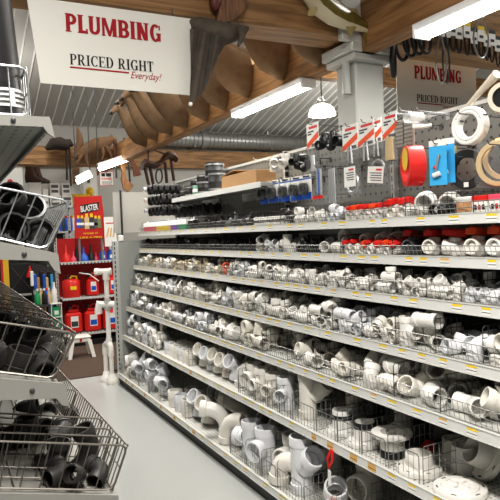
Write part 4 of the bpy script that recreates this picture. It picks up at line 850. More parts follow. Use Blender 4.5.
# tubs and boxes at the near end of the top shelf
def tub(x, y, r, h, lab, bandm, lidm, label, name='lidded_tub'):
    t = thing(name, label, 'tub', (x, y, LEVELS[6][2]+.001))
    mb = MB(); mb.lathe([(r*.94, 0), (r, .004), (r, h)], PAPER, 24); mb.build('tub_body', t, world=False)
    mb = MB(); mb.lathe([(r*1.012, h*.12), (r*1.012, h*.85)], bandm, 24, caps=False); mb.build('label_band', t, world=False)
    mb = MB(); mb.lathe([(r*1.04, h*.93), (r*1.06, h*.95), (r*1.06, h*1.12), (r*.98, h*1.17), (.004, h*1.17)], lidm, 24); mb.build('lid', t, world=False)
    return t
PHOTO = mat('printed food colours', (.50, .26, .12), .5, noise=.7, nscale=60)
tub(1.985, 1.81, .055, .06, None, PHOTO, PAPER, 'round white tub with wide white lid and printed brown label on the top shelf')
for i, (y, dx) in enumerate(((1.715, .07), (1.63, .07), (1.545, .07), (1.46, .07), (1.715, .165), (1.63, .165))):
    t = thing('small_carton', f'small red and white carton, top shelf {"front" if i < 4 else "back"} row, {nth(i % 4+1)} from the tub', 'carton', (LEVELS[6][1]+dx, y, LEVELS[6][2]+.001), 'red and white cartons on the top shelf')
    mb = MB(); mb.box((-.035, -.038, 0), (.035, .038, .045), PAPER, bev=.002); mb.build('carton_body', t, world=False)
    mb = MB(); mb.box((-.036, -.039, .045), (.036, .039, .07), PINK if i % 2 else RED, bev=.002); mb.build('carton_lid', t, world=False)
    mb = MB()
    for k in range(3): mb.box((-.0362, -.028+k*.02, .012), (-.0352, -.016+k*.02, .033), (INKBLK, RED, DARK)[k])
    mb.build('printed_panel', t, world=False)
# colour-banded cement cans at the far end of the top shelf
cans = [PINK]*6 + [YELLOW]*6 + [PURPLE]*3 + [GREEN]*3
cw = {'pink red ink': 'pink', 'yellow ink': 'yellow', 'purple ink': 'purple', 'green ink': 'green'}
cm = {}
def can_meshes(m):
    if m.name not in cm:
        a, b, c = MB(), MB(), MB()
        a.lathe([(.027, 0), (.0285, .003), (.0285, .088), (.024, .094)], PAPER, 14)
        b.lathe([(.0290, .004), (.0290, .046)], m, 14, caps=False); c.lathe([(.013, .094), (.013, .107), (.010, .11)], STEEL, 10)
        cm[m.name] = (a.mesh('can_body'), b.mesh('colour_band'), c.mesh('can_cap'))
    return cm[m.name]
counts = {}
for row in (0, 1):
    for i, m in enumerate(cans):
        y = 6.24-i*.0715; k = (m.name, row); counts[k] = counts.get(k, 0)+1
        t = thing('cement_can', f'small can with {cw[m.name]} band, {nth(counts[k])} from left of its colour, {["front", "back"][row]} row, top shelf', 'can', (LEVELS[6][1]+.06+row*.075, y, LEVELS[6][2]+.001), 'colour-banded cans at the far end of the top shelf')
        for nm, me in zip(('can_body', 'colour_band', 'can_cap'), can_meshes(m)):
            o = bpy.data.objects.new(nm, me); C.objects.link(o); o.parent = t
# neat rows of white stub fittings with black collars on the top shelf
a = MB(); a.lathe([(.018, 0), (.018, .05), (.015, .055)], PVC, 12); b = MB(); b.lathe([(.0195, .018), (.0195, .034)], ABS, 12, caps=False)
ma, mbb = a.mesh('stub_body'), b.mesh('collar')
for row in range(2):
    for i in range(9):
        t = thing('stub_fitting', f'white black-collared stub fitting, {nth(i+1)} from left in {["front", "back"][row]} row below blue packs', 'pipe fitting', (LEVELS[6][1]+.06+row*.06, 3.69-i*.043, LEVELS[6][2]+.001), 'striped stub fittings on the top shelf')
        for nm, me in (('stub_body', ma), ('collar', mbb)):
            o = bpy.data.objects.new(nm, me); C.objects.link(o); o.parent = t

# ------------------------------------------------------------------ rubber couplings on the small upper shelf
def make_rubber(r, h):
    t = thing('rubber_coupling', 'x', 'rubber coupling')
    mb = MB(); mb.shell([(0,0,0),(0,0,h*.48),(0,0,h*.5),(0,0,h*.52),(0,0,h)], [r*.97, r*.97, r, r*.97, r*.97], r*.85, RUBBER, 20); mb.build('sleeve', t, world=False)
    for q in (.14, .86):
        mb = MB(); mb.shell([(0,0,h*q-.007),(0,0,h*q+.007)], [r*1.02]*2, r*.96, STEEL, 20); mb.box((r*.99, -.012, h*q-.009), (r*1.09, .012, h*q+.009), STEEL, bev=.002); mb.build('hose_clamp', t, world=False)
    return t
zz = 1.9515
for (y, x, z, r, h, lab) in ((5.44, 2.09, 0, .034, .075, 'small black rubber coupling nearest the far end of the upper shelf'),
    (5.46, 2.22, 0, .045, .10, 'black rubber coupling at far back of the upper shelf, under another'),
    (5.46, 2.22, .102, .042, .085, 'small black rubber coupling stacked at far back of the upper shelf'),
    (5.27, 2.09, 0, .045, .10, 'black rubber coupling just left of the green can'),
    (5.26, 2.23, 0, .068, .12, 'wide black rubber coupling at the back behind the green can, lower piece'),
    (5.26, 2.23, .122, .064, .085, 'black rubber coupling stacked at the back behind the green can'),
    (4.94, 2.09, 0, .052, .12, 'black rubber coupling standing just right of the green can'),
    (5.00, 2.235, 0, .078, .14, 'broad black rubber coupling at the back, under the topmost one'),
    (5.00, 2.235, .142, .088, .15, 'broadest black rubber coupling, topmost on the upper shelf'),
    (4.72, 2.13, 0, .076, .18, 'tall broad black rubber coupling left of the cardboard box'),
    (4.55, 2.265, 0, .045, .15, 'slim black rubber coupling behind the cardboard box')):
    t = make_rubber(r, h); t.location = (x, y, zz+z); t['label'] = lab; t['group'] = 'rubber couplings on the upper shelf'; t['_o'] = [x, y, zz+z]
mb = MB(); mb.lathe([(.034, 0), (.034, .085), (.03, .09)], mat('green can paint', (.12, .30, .20), .4, noise=.1), 18); 
t = thing('green_can', 'small greyish-green can standing among black rubber couplings', 'can', (2.09, 5.10, zz)); mb.build('can_body', t, world=False)
mb = MB(); mb.lathe([(.035, .03), (.035, .06)], PAPER, 18, caps=False); mb.build('label_band', t, world=False)
t = thing('cardboard_box', 'long open brown cardboard box lying on the near end of the upper shelf', 'box', (2.12, 4.02, zz))
mb = MB(); mb.box((-.085, -.20, 0), (.085, .40, .10), CARD, bev=.002); mb.build('box_body', t, world=False)
mb = MB(); mb.box((-.087, .16, .1005), (.087, .405, .105), CARD, Matrix.Translation((0, .40, .1)) @ Matrix.Rotation(-.12, 4, 'X') @ Matrix.Translation((0, -.40, -.1))); mb.build('flap', t, world=False)

# ------------------------------------------------------------------ peg hooks and what hangs on them
XH = 2.12
def hook(y, z, L, label, group='steel peg hooks on the pegboard'):
    mb = MB(); mb.tube([(XB-.001, y, z), (XB-L, y, z+.004), (XB-L-.012, y, z+.022)], .003, STEEL, 6); mb.box((XB-.004, y-.012, z-.03), (XB-.0005, y+.012, z+.012), STEEL)
    return single(mb, 'peg_hook', label, 'peg hook', (XB, y, z), group)
# far end: black rubber clamps threaded on long hooks
ring = MB(); ring.shell([(-.022,0,0),(0,0,0),(.022,0,0)], [.046,.049,.046], .037, RUBBER, 16); ring.box((-.008,-.010,.046),(.008,.010,.054), STEEL); ringm = ring.mesh('clamp_ring')
ring = MB(); ring.shell([(-.02,0,0),(0,0,0),(.02,0,0)], [.050,.053,.050], .042, RUBBER, 18); ring.box((-.008,-.010,.050),(.008,.010,.060), STEEL); ringb = ring.mesh('clamp_ring')
rows = ['upper', 'middle', 'lower']
for ri, z in enumerate((2.10, 1.985, 1.87)):
    for ci, y in enumerate((6.23, 6.10, 5.97, 5.84) if ri else (6.23, 6.10)):
        L = .40
        hook(y, z+.02, L, f'long peg hook in the {rows[ri]} row of black clamps, {nth(ci+1)} from the far end')
        me, rr = (ringm, .037)
        for k in range(5):
            o = bpy.data.objects.new('clamp_ring', me); C.objects.link(o); o.location = (XB-.07-k*.066, y, z+.02-rr+.004)
            tag(o, f'black rubber clamp ring, {nth(k+1)} from the board on {nth(ci+1)} hook of the {rows[ri]} row', 'clamp ring', 'black clamp rings at the far end')
        if ci == 0:
            mb = MB(); mb.lathe([(.024, 0), (.026, .002), (.026, .03)], PVC, 14, Matrix.Rotation(-PI/2, 4, 'Y')); mb.lathe([(.014, .0305), (.003, .032)], (BLUE, RED, BLUE)[ri], 12, Matrix.Rotation(-PI/2, 4, 'Y'))
            o = bpy.data.objects.new('end_cap', mb.mesh('end_cap')); C.objects.link(o); o.location = (XB-.07-5*.066+.02, y, z+.02-.022)
            tag(o, f'white end cap with {("blue", "red", "blue")[ri]} centre on the tip of the {rows[ri]} row of black clamps', 'cap')
for ci, y in enumerate((5.66, 5.50, 5.34, 5.18, 5.02)):
    hook(y, 1.862, .30, f'peg hook under the small upper shelf, {nth(ci+1)} from the far end')
    for k in range(3):
        o = bpy.data.objects.new('clamp_ring', ringb); C.objects.link(o); o.location = (XB-.09-k*.075, y, 1.862-.042+.004)
        tag(o, f'wide black clamp ring under the upper shelf, {nth(k+1)} from the board on the {nth(ci+1)} hook', 'clamp ring', 'wide black clamp rings under the upper shelf')
def hang(y, ztop): hook(y, ztop, XB-XH+.03, f'peg hook holding the packet at height {ztop:.2f} metres, {y:.2f} along' )
hooks_done = []
def pack(px, py, w, h, parts, name, label, cat='packet', group=None, X=XH, tilt=0, yaw=0, depth=.02):
    """a flat packet that hangs on its own hook, facing the aisle; (px, py): photo pixel of its centre"""
    p = at('X', X, px, py); t = thing(name, label, cat, p, group); t.rotation_euler = (tilt, 0, yaw)
    for nm, mb, *lb in parts: 
        o = mb.build(nm, t, world=False)
        if lb: o['label'] = lb[0]
    hooks_done.append((round(p.y, 3), round(p.z+h/2-.012, 3), XB-X+.02, label))
    return t
def bx(y0, y1, z0, z1, x0, x1, m, bev=0): return MB().box((x0, y0, z0), (x1, y1, z1), m, bev=bev)
# five blister packs with blue lower edge
for i, (px, py) in enumerate(((264, 193), (274, 191.5), (285, 190), (296, 188.5), (306, 187))):
    w, h = .128, .16
    card = bx(-w/2, w/2, -h/2, h/2, 0, .002, PAPER); card.box((-.001, -w/2, -h/2), (0, w/2, -h/2+.045), BLUE); card.box((-.001, -w/2, h/2-.03), (0, w/2, h/2-.022), BLUE); card.box((-.001, -w/2+.02, h/2-.018), (0, w/2-.03, h/2-.008), DARK)
    it = MB(); M = Matrix.Translation((-.022, 0, -.012)) @ Matrix.Rotation(PI/2, 4, 'Y')
    it.shell([(0,0,-.018),(0,0,.018)], [.038,.038], .018, RUBBER, 18, M); it.shell([(0,0,-.004),(0,0,.004)], [.0395,.0395], .037, DWIRE, 18, M)
    bl = bx(-.044, .044, -.056, .034, -.045, -.001, CLEAR, .012)
    pack(px, py, w, h, [('card', card), ('rubber_ring', it, 'black rubber ring'), ('blister', bl)], 'blister_pack', f'white and blue blister pack with black ring, {nth(i+1)} from left in hanging row', 'blister pack', 'row of blue-edged blister packs')
# bags with red and white headers
def headed_bag(px, py, w, hh, hb, label, inside, yaw=0, X=XH, red=True, name='header_bag'):
    h = hh+hb
    card = bx(-w/2, w/2, h/2-hh, h/2, 0, .002, PAPER)
    if red: card.add([(-.0012, w/2, h/2-hh), (-.0012, -w/2, h/2-hh*.60), (-.0012, -w/2, h/2-hh*.36), (-.0012, w/2, h/2-hh*.78)], [(0, 1, 2, 3)], ORANGE)
    card.box((-.0012, -w*.4, h/2-hh*.22), (0, w*.3, h/2-hh*.12), RED); 
    for k in range(2): card.box((-.0012, -w*(.1-.2*k), h/2-hh*(.36+.10*k)), (0, w*.4, h/2-hh*(.30+.10*k)), DARK)
    card.box((-.0012, -w*.4, h/2-hh*.94), (0, w*.1, h/2-hh*.82), GREYP)
    bag = bx(-w*.48, w*.48, -h/2, h/2-hh*.9, -.022, .016, CLEAR, .012)
    pack(px, py, w, h, [('header_card', card, 'red and white header card'), ('bag', bag)] + inside, name, label, 'bag', 'bags with red and white headers', X, 0, yaw)
def mtl(zc, n, m):
    mb = MB()
    for k in range(n): mb.tube([(-.004, -.02+.04*k/max(1, n-1), zc-.05), (-.004, -.01+.025*k/max(1, n-1), zc+.05)], .006, m, 6)
    return mb
headed_bag(313, 149, .135, .16, .17, 'tall bag with white and red header, leftmost of the red-headed bags', [('strap', mtl(-.09, 3, STEEL))])
headed_bag(350, 143, .145, .15, .06, 'bag with white and red header, above the clear bag with white label', [('strap', mtl(-.07, 2, STEEL))])
headed_bag(366, 139, .145, .14, .06, 'bag with red and white header, second right of the white column foot', [('strap', mtl(-.07, 2, STEEL))])
headed_bag(376, 135, .10, .14, .05, 'narrow bag with red header just behind the wider red one', [('strap', mtl(-.07, 2, STEEL))], X=2.2)
br = MB()
for k in range(5): br.tube([(-.006, -.03+.014*k, -.10), (-.006, -.02+.010*k, .02)], .007, BRASS, 6)
headed_bag(390, 141, .115, .14, .16, 'tall narrow bag holding tan brass rods under a red and white header', [('brass_rods', br, 'tan brass rods')])
def zip_bag(px, py, w, h, label, lab, cont, tilt=0):
    bag = bx(-w/2, w/2, -h/2, h/2, -.018, .018, CLEAR, .012)
    crd = bx(lab[0], lab[1], lab[2], lab[3], -.0225, -.0205, PAPER)
    crd.box((-.0235, lab[0]+.012, lab[3]-.022), (-.0225, lab[0]+.06, lab[3]-.012), RED)
    for k in range(4): crd.box((-.0235, lab[0]+.012, lab[3]-.038-.013*k), (-.0225, lab[1]-.02-.008*(k % 2), lab[3]-.033-.013*k), DARK)
    pack(px, py, w, h, [('bag', bag), ('label_card', crd, 'white printed label card')] + cont, 'clear_bag', label, 'bag', None, XH, tilt)
hose = MB(); hose.tube([(0, .055*math.cos(a), .055*math.sin(a)-.02) for a in [i*PI/10 for i in range(20)]], .011, STEEL, 8, closed=True)
zip_bag(352, 180, .15, .20, 'clear bag with large white printed label hanging below the red-headed bags', (-.06, .045, -.04, .075), [('coiled_hose', hose)])
hose = MB(); hose.tube([(0, .05*math.cos(a), .05*math.sin(a)+.01) for a in [i*PI/10 for i in range(20)]], .010, WIRE, 8, closed=True)
zip_bag(378, 172, .15, .15, 'clear bag with tilted cream label, right of the large labelled bag', (-.07, .06, -.06, .03), [('coiled_hose', hose)], .12)
mb = MB()
for k in range(4): mb.tube([(0, -.03+.02*k, -.11), (.0, -.025+.016*k, .1)], .007, STEEL, 6)
mb2 = bx(-.05, .05, -.13, .12, -.02, .015, CLEAR, .012)
pack(332, 185, .1, .25, [('bag', mb2), ('metal_tubes', mb)], 'clear_bag', 'clear bag of shiny metal tubes left of the large labelled bag', 'bag')
mb = MB()
for k in range(3): mb.tube([(0, -.02+.02*k, -.09), (.0, -.02+.018*k, .08)], .009, BLUE if k == 1 else STEEL, 6)
pack(319, 182, .07, .2, [('bag', bx(-.04, .04, -.10, .10, -.018, .015, CLEAR, .012)), ('connector', mb)], 'clear_bag', 'slim clear bag with blue connector beside the blister packs', 'bag')
mb = bx(-.06, .06, -.06, .06, -.015, .012, CLEAR, .01); mb2 = bx(-.058, .058, .02, .04, -.018, -.0155, RED)
pack(320, 202, .12, .12, [('bag', mb), ('red_strip', mb2)], 'clear_bag', 'small clear bag with red strip hanging just over the top shelf', 'bag')
# black trap pieces and white fitting hanging above
def hang_fit(kind, r, m, px, py, rot, label, X=2.14):
    p = at('X', X, px, py); fitting(kind, r, m, p, rot, label); hooks_done.append((round(p.y, 3), round(p.z, 3), XB-X-.01, label))
hang_fit('pipe_trap', .021, ABS, 331, 142, E3(0, 10, 80), 'black trap bend hanging between two red-headed bags')
hang_fit('pipe_elbow', .026, ABS, 322, 143, E3(0, 90, 10), 'black elbow hanging right of the leftmost red-headed bag')
hang_fit('pipe_coupling', .027, ABS, 339, 141, E3(0, 90, 10), 'black coupling hanging left of the red-headed bag pair')
hang_fit('pipe_tee', .028, PVC, 274, 163, E3(0, 80, 60), 'white tee hanging on the pegboard above the blister packs')
hang_fit('pipe_elbow', .028, PVC, 284, 161, E3(0, 80, 20), 'white elbow hanging beside the white tee above the blister packs')
for i, (px, py) in enumerate(((294, 160), (299, 166), (304, 158), (306, 166))):
    hang_fit(('pipe_elbow', 'threaded_adapter', 'pipe_coupling', 'pipe_elbow')[i], .022, ABS, px, py, E3(30*i, 90, 20), f'black fitting hanging left of the tall red-headed bag, {nth(i+1)} from left')
# grey slotted plates
for i, px in enumerate((399, 408)):
    mb = bx(-.04, .04, -.07, .07, 0, .012, mat('warm grey plastic', (.36, .34, .30), .5, noise=.05), .004)
    mb2 = MB()
    for k in range(6): mb2.box((-.002, -.03, -.055+k*.02), (-.0003, .03, -.048+k*.02), mat('slot grey', (.20, .19, .17), .6, noise=.05))
    pack(px, 134+i, .08, .14, [('plate', mb), ('slots', mb2)], 'slotted_plate', f'warm grey slotted plate hanging by the tan rod bag, {["left", "right"][i]} one', 'plate')
# red tape coil, yellow card
ct = MB(); M = Matrix.Rotation(-PI/2, 4, 'Y')
ct.shell([(0, 0, -.04), (0, 0, .04)], [.088, .088], .066, RED, 28, M)
cd = MB(); cd.lathe([(.050, .0405), (.003, .0407)], YELLOW, 20, Matrix.Translation((0, 0, .03)) @ M)
t = pack(413, 166, .1, .2, [('coil', ct, 'red flat strap wound in a coil'), ('yellow_disc', cd)], 'strap_coil', 'red strap coil in a packet hanging left of the blue packs', 'coil', None, XH-.02, 0, -.45)
t.scale = (1, 1, 1.15)
for i, (px, py, X) in enumerate(((438, 163, 2.10), (446, 161, 2.16))):
    c = bx(-.042, .042, -.105, .09, 0, .003, SKY); c.box((-.0005, -.042, .08), (.0035, .042, .108), PAPER)
    it = MB(); it.tube([(-.012, -.01, .04), (-.014, .0, .0), (-.012, .008, -.04)], .006, STEEL, 8); it.tube([(-.014, -.012, -.05), (-.014, .02, -.06)], .012, PVC, 10); it.ball((-.014, .012, -.02), .008, RED, 8, 6)
    pack(px, py, .10, .20, [('card', c), ('valve_piece', it)], 'blue_pack', f'light blue card pack with small white valve, {["front", "rear"][i]} of the two', 'blister pack', None, X, 0, .45)
c = bx(-.02, .02, -.06, .06, 0, .003, YELLOW)
pack(453, 158, .04, .12, [('card', c)], 'yellow_card', 'slim yellow card hanging right behind the blue packs', 'card', None, 2.24)
# rings
def ringthing(px, py, X, R, r, m, label, name, yaw=0, extra=None, cat='ring', flat=1):
    p = at('X', X, px, py); t = thing(name, label, cat, p); t.rotation_euler = (0, 0, yaw)
    mb = MB(); mb.shell([(-r*flat, 0, 0), (-r*flat*.6, 0, 0), (r*flat*.6, 0, 0), (r*flat, 0, 0)], [R-r*.2, R, R, R-r*.2], R-2*r, m, 36) if name != 'tubing_coil' else None
    if name == 'tubing_coil':
        for dx in (-1.6, -.5, .6, 1.7):
            for rr in (R-r*.5, R-r*1.5): mb.tube([(dx*r*.62, rr*math.cos(k*PI/18), rr*math.sin(k*PI/18)) for k in range(36)], r*.58, m, 8, closed=True)
    mb.build('ring_body', t, world=False)
    if extra: extra(t)
    hooks_done.append((round(p.y, 3), round(p.z+R-2*r-.004, 3), XB-X+.06, label)); return t
def zipties(t):
    for k in range(3):
        a = .6+k*2.1; mb = MB(); c = .0665; mb.tube([(.02*math.cos(b), (c+.021*math.sin(b))*math.cos(a), (c+.021*math.sin(b))*math.sin(a)) for b in [i*PI/6 for i in range(12)]], .003, DARK, 5, closed=True); mb.build('cable_tie', t, world=False)
ringthing(470, 126, 2.06, .082, .0155, PVC, 'white coil of tubing hanging upper right on the pegboard', 'tubing_coil', .12, zipties, 'coil', 1.1)
def sticker(t):
    mb = MB(); mb.box((-.012, -.012, -.085), (-.010, .012, -.062), PAPER); mb.build('sticker', t, world=False)
ringthing(467, 169, 2.20, .095, .019, RUBBER, 'flat black rubber ring with white sticker hanging below the white coil', 'rubber_ring', .2, sticker, 'ring', .45)
def bagx(t):
    mb = MB(); mb.box((-.03, -.10, -.10), (.02, .10, .09), CLEAR, bev=.02); mb.build('bag', t, world=False)
ringthing(500, 163, 2.03, .095, .010, TAN, 'tan ring in a clear bag hanging at the right end of pegboard', 'tan_ring', .45, bagx, 'ring', 1)
ringthing(505, 158, 2.10, .09, .010, TAN, 'second tan ring partly behind the first tan ring', 'tan_ring', .45, None, 'ring', 1)
# clear plastic cup with a stack of white nuts, on the rail
p = at('X', 2.06, 416, 118); t = thing('clear_trap_cup', 'clear plastic cup fitting hanging left of the white tubing coil', 'pipe fitting', p)
mb = MB(); M = Matrix.Rotation(PI/2, 4, 'Y'); mb.shell([(0,0,-.06),(0,0,.03),(0,0,.035)], [.027,.030,.027], .025, mat('frosted plastic', (.7,.71,.7), .25, alpha=.35, noise=.02), 20, M); mb.build('cup', t, world=False)
mb = MB(); mb.tube([(-.03, -.01, -.045), (.0, -.05, -.05)], .012, PVC, 12); mb.tube([(0, -.05, -.05), (.03, -.07, -.045)], .008, PVC, 10); mb.build('outlet', t, world=False)
hooks_done.append((round(p.y, 3), round(p.z+.024, 3), XB-2.04, t['label']))
# big roll / hose pack at the upper right edge
p = at('X', 2.02, 505, 98); t = thing('hose_packet', 'cream packet with dark round opening hanging at the upper right edge', 'packet', p); t.rotation_euler = (.5, 0, .45)
mb = MB(); mb.shell([(-.03,0,0),(.03,0,0)], [.060,.066], .042, mat('cream film', (.62,.56,.46), .35, noise=.12), 24); mb.build('wrapper', t, world=False)
mb = MB(); mb.lathe([(.043, -.02), (.003, -.02)], BLACK, 20, Matrix.Rotation(PI/2, 4, 'Y')); mb.build('opening', t, world=False)
p2 = at('X', 2.06, 487, 93); mb = MB(); mb.tube([at('X', 2.06, 466, 108), at('X', 2.05, 480, 92), at('X', 2.03, 497, 74)], [.010, .014, .02], mat('cream film', (.62,.56,.46), .35), 10)
single(mb, 'wrapped_tube', 'long cream wrapped tube rising along the pegboard rail at upper right', 'tube', p2)
hooks_done.append((round(p.y, 3), round(p.z+.05, 3), XB-2.02, t['label']))
for i, (y, z, L, lb) in enumerate(hooks_done):
    mb = MB(); mb.tube([(XB-.001, y, z), (XB-L, y, z+.003), (XB-L-.012, y, z+.02)], .0028, DWIRE, 6); mb.box((XB-.004, y-.010, z-.025), (XB-.0005, y+.010, z+.010), DWIRE)
    lbw = lb.split(' hanging')[0].split(', ')[0].split(' ')[:6 if lb.startswith('light blue') else 9]
    while lbw[-1] in ('and', 'with', 'a', 'the', 'of', 'in', 'under', 'left', 'right', 'on', 'just', 'white', 'black', 'below'): lbw.pop()
    single(mb, 'peg_hook', 'steel peg hook holding the '+' '.join(lbw)+(f', {nth(i+1)} in row' if 'blister pack with black' in lb else ', '+lb.split(', ')[-1] if lb.startswith(('black fitting', 'warm grey', 'light blue')) else ''), 'peg hook', (XB, y, z), 'steel peg hooks on the pegboard')
# spare empty hooks along the top
for i, (px, py) in enumerate(((382, 122), (420, 112), (430, 110), (448, 110), (350, 131), (277, 158))):
    p = at('X', XB, px, py); hook(p.y, p.z-.02, .2, f'empty peg hook near the top rail of the pegboard, {nth(i+1)} of six')
# ------------------------------------------------------------------ left shelving with slanted wire baskets
YL = 1.35; YF = 4.9
def P(x, y, Y=YL): p = at('Y', Y, x, y); return (p.x, p.z)
lg = thing('gondola_shelving', 'shelving unit at left edge carrying slanted wire baskets of black pipe fittings', 'shelving unit', (-.1, 1.35, 0))
def ext(a, b, X):  # extend the line b->a to X
    t = (X-a[0])/(b[0]-a[0]); return (X, a[1]+(b[1]-a[1])*t)
BR = [[(0, 115.6), (49, 117), (51, 122), (54.5, 138), (48, 134), (43, 127), (0, 125.5)],
      [(0, 241.6), (48, 251), (58, 254), (60.5, 274), (54, 270), (48, 261), (0, 259.5)],
      [(0, 378), (63, 383), (66, 387), (69, 406), (62, 405), (56, 398), (0, 400)]]
DECKL = []
for k, pl in enumerate(BR):
    q = [P(*t) for t in pl]; q = [(-.28, q[0][1]+(.02 if k == 1 else .0))] + q + [(-.28, q[-1][1])]
    mb = MB(); mb.prism(q, YL-.004, YL+.003, LSHELF); 
    c = P(*((13, 120.5), (24, 254), (32, 390))[k]); mb.lathe([(.0055, 0), (.0055, .003), (.003, .0045)], DARK, 10, Matrix.Translation((c[0], YL-.004, c[1])) @ Matrix.Rotation(PI/2, 4, 'X'))
    mb.build('bracket', lg)
PERFD = dot_mat('perforated underside', (.24, .255, .23), (.12, .12, .11), (.03, .05), (.004, .018), 'XY')
pans = [((0, 115.6), (49, 117), .018), ((0, 243), (50, 252.5), .012), ((0, 378.5), (60, 383.5), .012), ((0, 494), (119, 496), .014)]
for k, (a, b, th) in enumerate(pans):
    a, b = P(*a), P(*b); a = ext(b, a, -.28)
    mb = MB(); mb.prism([a, b, (b[0], b[1]-.03), (b[0]-.006, b[1]-.03), (b[0]-.006, b[1]-th), (a[0], a[1]-th)], YL+.004, YF, PERFD if k == 0 else LSHELF); s = mb.build('shelf', lg)
    DECKL.append((a, b))
for y in (YL+.03, 3.1, YF-.03):
    mb = MB(); mb.box((-.31, y-.02, 0), (-.27, y+.02, 2.6), SLOTY); mb.build('upright', lg)
mb = MB(); mb.box((-.33, YL, 0), (-.31, YF, 2.6), PEG); mb.build('back_panel', lg)
mb = MB(); mb.box((-.3, YL+.01, 0), (.24, YF, .12), DARK); mb.build('base_kick', lg)
def basket(k, tl, tr, bl, br_, m, label, r=.0026, step=.03, y1=YF-.05, dividers=(), near=.012, ns=.035):
    """slanted basket along the aisle; corner points of its near end are photo pixels"""
    tl, tr, bl, br_ = P(*tl), P(*tr), P(*bl), P(*br_)
    tl = ext(tr, tl, -.24); bl = ext(br_, bl, -.24); y0 = YL+near
    t = thing('wire_basket', label, 'wire basket', (br_[0], y0, br_[1]), 'wire baskets of the left shelving')
    def panel(y, name, rr=r):
        mb = MB(); c = V((tr[0]-tl[0], 0, tr[1]-tl[1])).normalized()*.016; d = V((br_[0]-tr[0], 0, br_[1]-tr[1])).normalized()*.016
        T = V((tr[0], y, tr[1])); B = V((br_[0], y, br_[1])); TL = V((tl[0], y, tl[1])); BL = V((bl[0], y, bl[1]))
        mb.tube([TL, T-c, T-c*.3+d*.3, T+d, B-d, B-d*.3-c*.3, B-c, BL], rr, m, 6)
        n = int((tr[0]-tl[0])/ns)
        for i in range(1, n):
            f = i/n; a = T.lerp(TL, f); b = B.lerp(BL, f); wire(mb, a, b, m, rr*.62)
        a = T.lerp(B, .5); b = TL.lerp(BL, .5)
        mb.build(name, t)
    panel(y0, 'near_end_panel'); panel(y1, 'far_end_panel')
    for y in dividers: panel(y, 'divider', r*.9)
    mb = MB()
    n = round((y1-y0)/step)
    for i in range(n+1):
        y = y0+(y1-y0)*i/n; wire(mb, (tr[0], y, tr[1]), (br_[0], y, br_[1]), m, r*.62)
    for f in (0, 1, .5):
        x, z = tr[0]+(br_[0]-tr[0])*f, tr[1]+(br_[1]-tr[1])*f
        mb.tube([(x, y0, z), (x, y1, z)], r*(1 if f != .5 else .7), m, 6)
    mb.build('front_fence', t)
    mb = MB()
    for i in range(9): 
        f = i/8; wire(mb, (br_[0]+(bl[0]-br_[0])*f, y0, br_[1]+(bl[1]-br_[1])*f), (br_[0]+(bl[0]-br_[0])*f, y1, br_[1]+(bl[1]-br_[1])*f), m, r*.7)
    mb.build('base_grid', t)
    return t
basket(0, (0, 63.5), (27, 66), (0, 113), (31, 114.5), STEEL, 'bright wire basket on the topmost left shelf, holding tall black tubes', .0026, .034, 2.6, (1.545, 1.9))
basket(1, (0, 187), (71, 201), (0, 238), (48, 249), STEEL, 'wire basket on the second left shelf from the top, slanting toward the aisle', .0026, .034, YF-.05, (1.62, 1.9, 2.2, 2.5))
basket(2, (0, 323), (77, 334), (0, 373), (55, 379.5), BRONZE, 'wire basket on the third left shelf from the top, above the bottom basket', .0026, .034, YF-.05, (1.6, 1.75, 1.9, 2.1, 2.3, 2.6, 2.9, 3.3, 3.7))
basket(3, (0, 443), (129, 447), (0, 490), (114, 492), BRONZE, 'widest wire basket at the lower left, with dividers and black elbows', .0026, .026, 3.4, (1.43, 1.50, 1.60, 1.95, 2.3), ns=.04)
# black fittings in the left baskets
def put(kind, r, m, px, py, Y, rot, label, group=None): fitting(kind, r, m, at('Y', Y, px, py), rot, label, group)
lo = 'lower left basket'; 
g4 = 'black fittings in the lower left basket'
put('pipe_elbow', .0195, IRON, 57, 471, 1.415, E3(100, 0, 20), 'dark elbow in lower left basket, leftmost of the nearest three mouths', g4)
put('pipe_elbow', .0185, IRON, 75, 474, 1.40, E3(95, 30, 30), 'dark elbow in lower left basket, middle of the nearest three mouths', g4)
put('pipe_elbow', .0195, IRON, 96, 470, 1.43, E3(100, -20, 40), 'dark elbow in lower left basket, rightmost of the nearest three mouths', g4)
put('sweep_elbow', .024, IRON, 78, 457, 1.52, E3(20, 60, 10), 'dark sweep elbow lying above the nearest three mouths in lower left basket', g4)
put('pipe_elbow', .024, IRON, 50, 458, 1.53, E3(60, 90, 50), 'dark elbow lying left of the dark sweep elbow in the lower left basket', g4)
put('pipe_elbow', .026, IRON, 60, 432, 1.74, E3(100, 0, 10), 'dark elbow behind the second divider of the lower left basket, near its middle', g4)
put('pipe_coupling', .028, IRON, 38, 430, 1.76, E3(80, 20, 30), 'dark coupling behind the second divider of the lower left basket', g4)
put('pipe_elbow', .026, IRON, 20, 436, 1.70, E3(20, 80, 10), 'dark elbow at left edge of the lower left basket, second compartment', g4)
put('pipe_tee', .026, IRON, 5, 440, 1.68, E3(70, 10, 90), 'dark tee cut by the left picture edge in the lower left basket', g4)
put('pipe_elbow', .028, IRON, 65, 413, 2.12, E3(95, 0, 60), 'dark elbow near the front of the third compartment, lower left basket', g4)
put('pipe_coupling', .028, IRON, 44, 414, 2.1, E3(60, 40, 0), 'dark coupling in the third compartment of the lower left basket', g4)
put('pipe_elbow', .028, IRON, 22, 416, 2.1, E3(20, 0, 160), 'dark elbow at the back of the third compartment, lower left basket', g4)
put('pipe_elbow', .028, IRON, 50, 402, 2.5, E3(100, 20, 60), 'dark elbow in the fourth compartment of the lower left basket', g4)
put('pipe_tee', .028, IRON, 26, 404, 2.5, E3(100, 60, 20), 'dark tee in the farthest visible compartment of the lower left basket', g4)
g3 = 'black fittings in the third left basket'
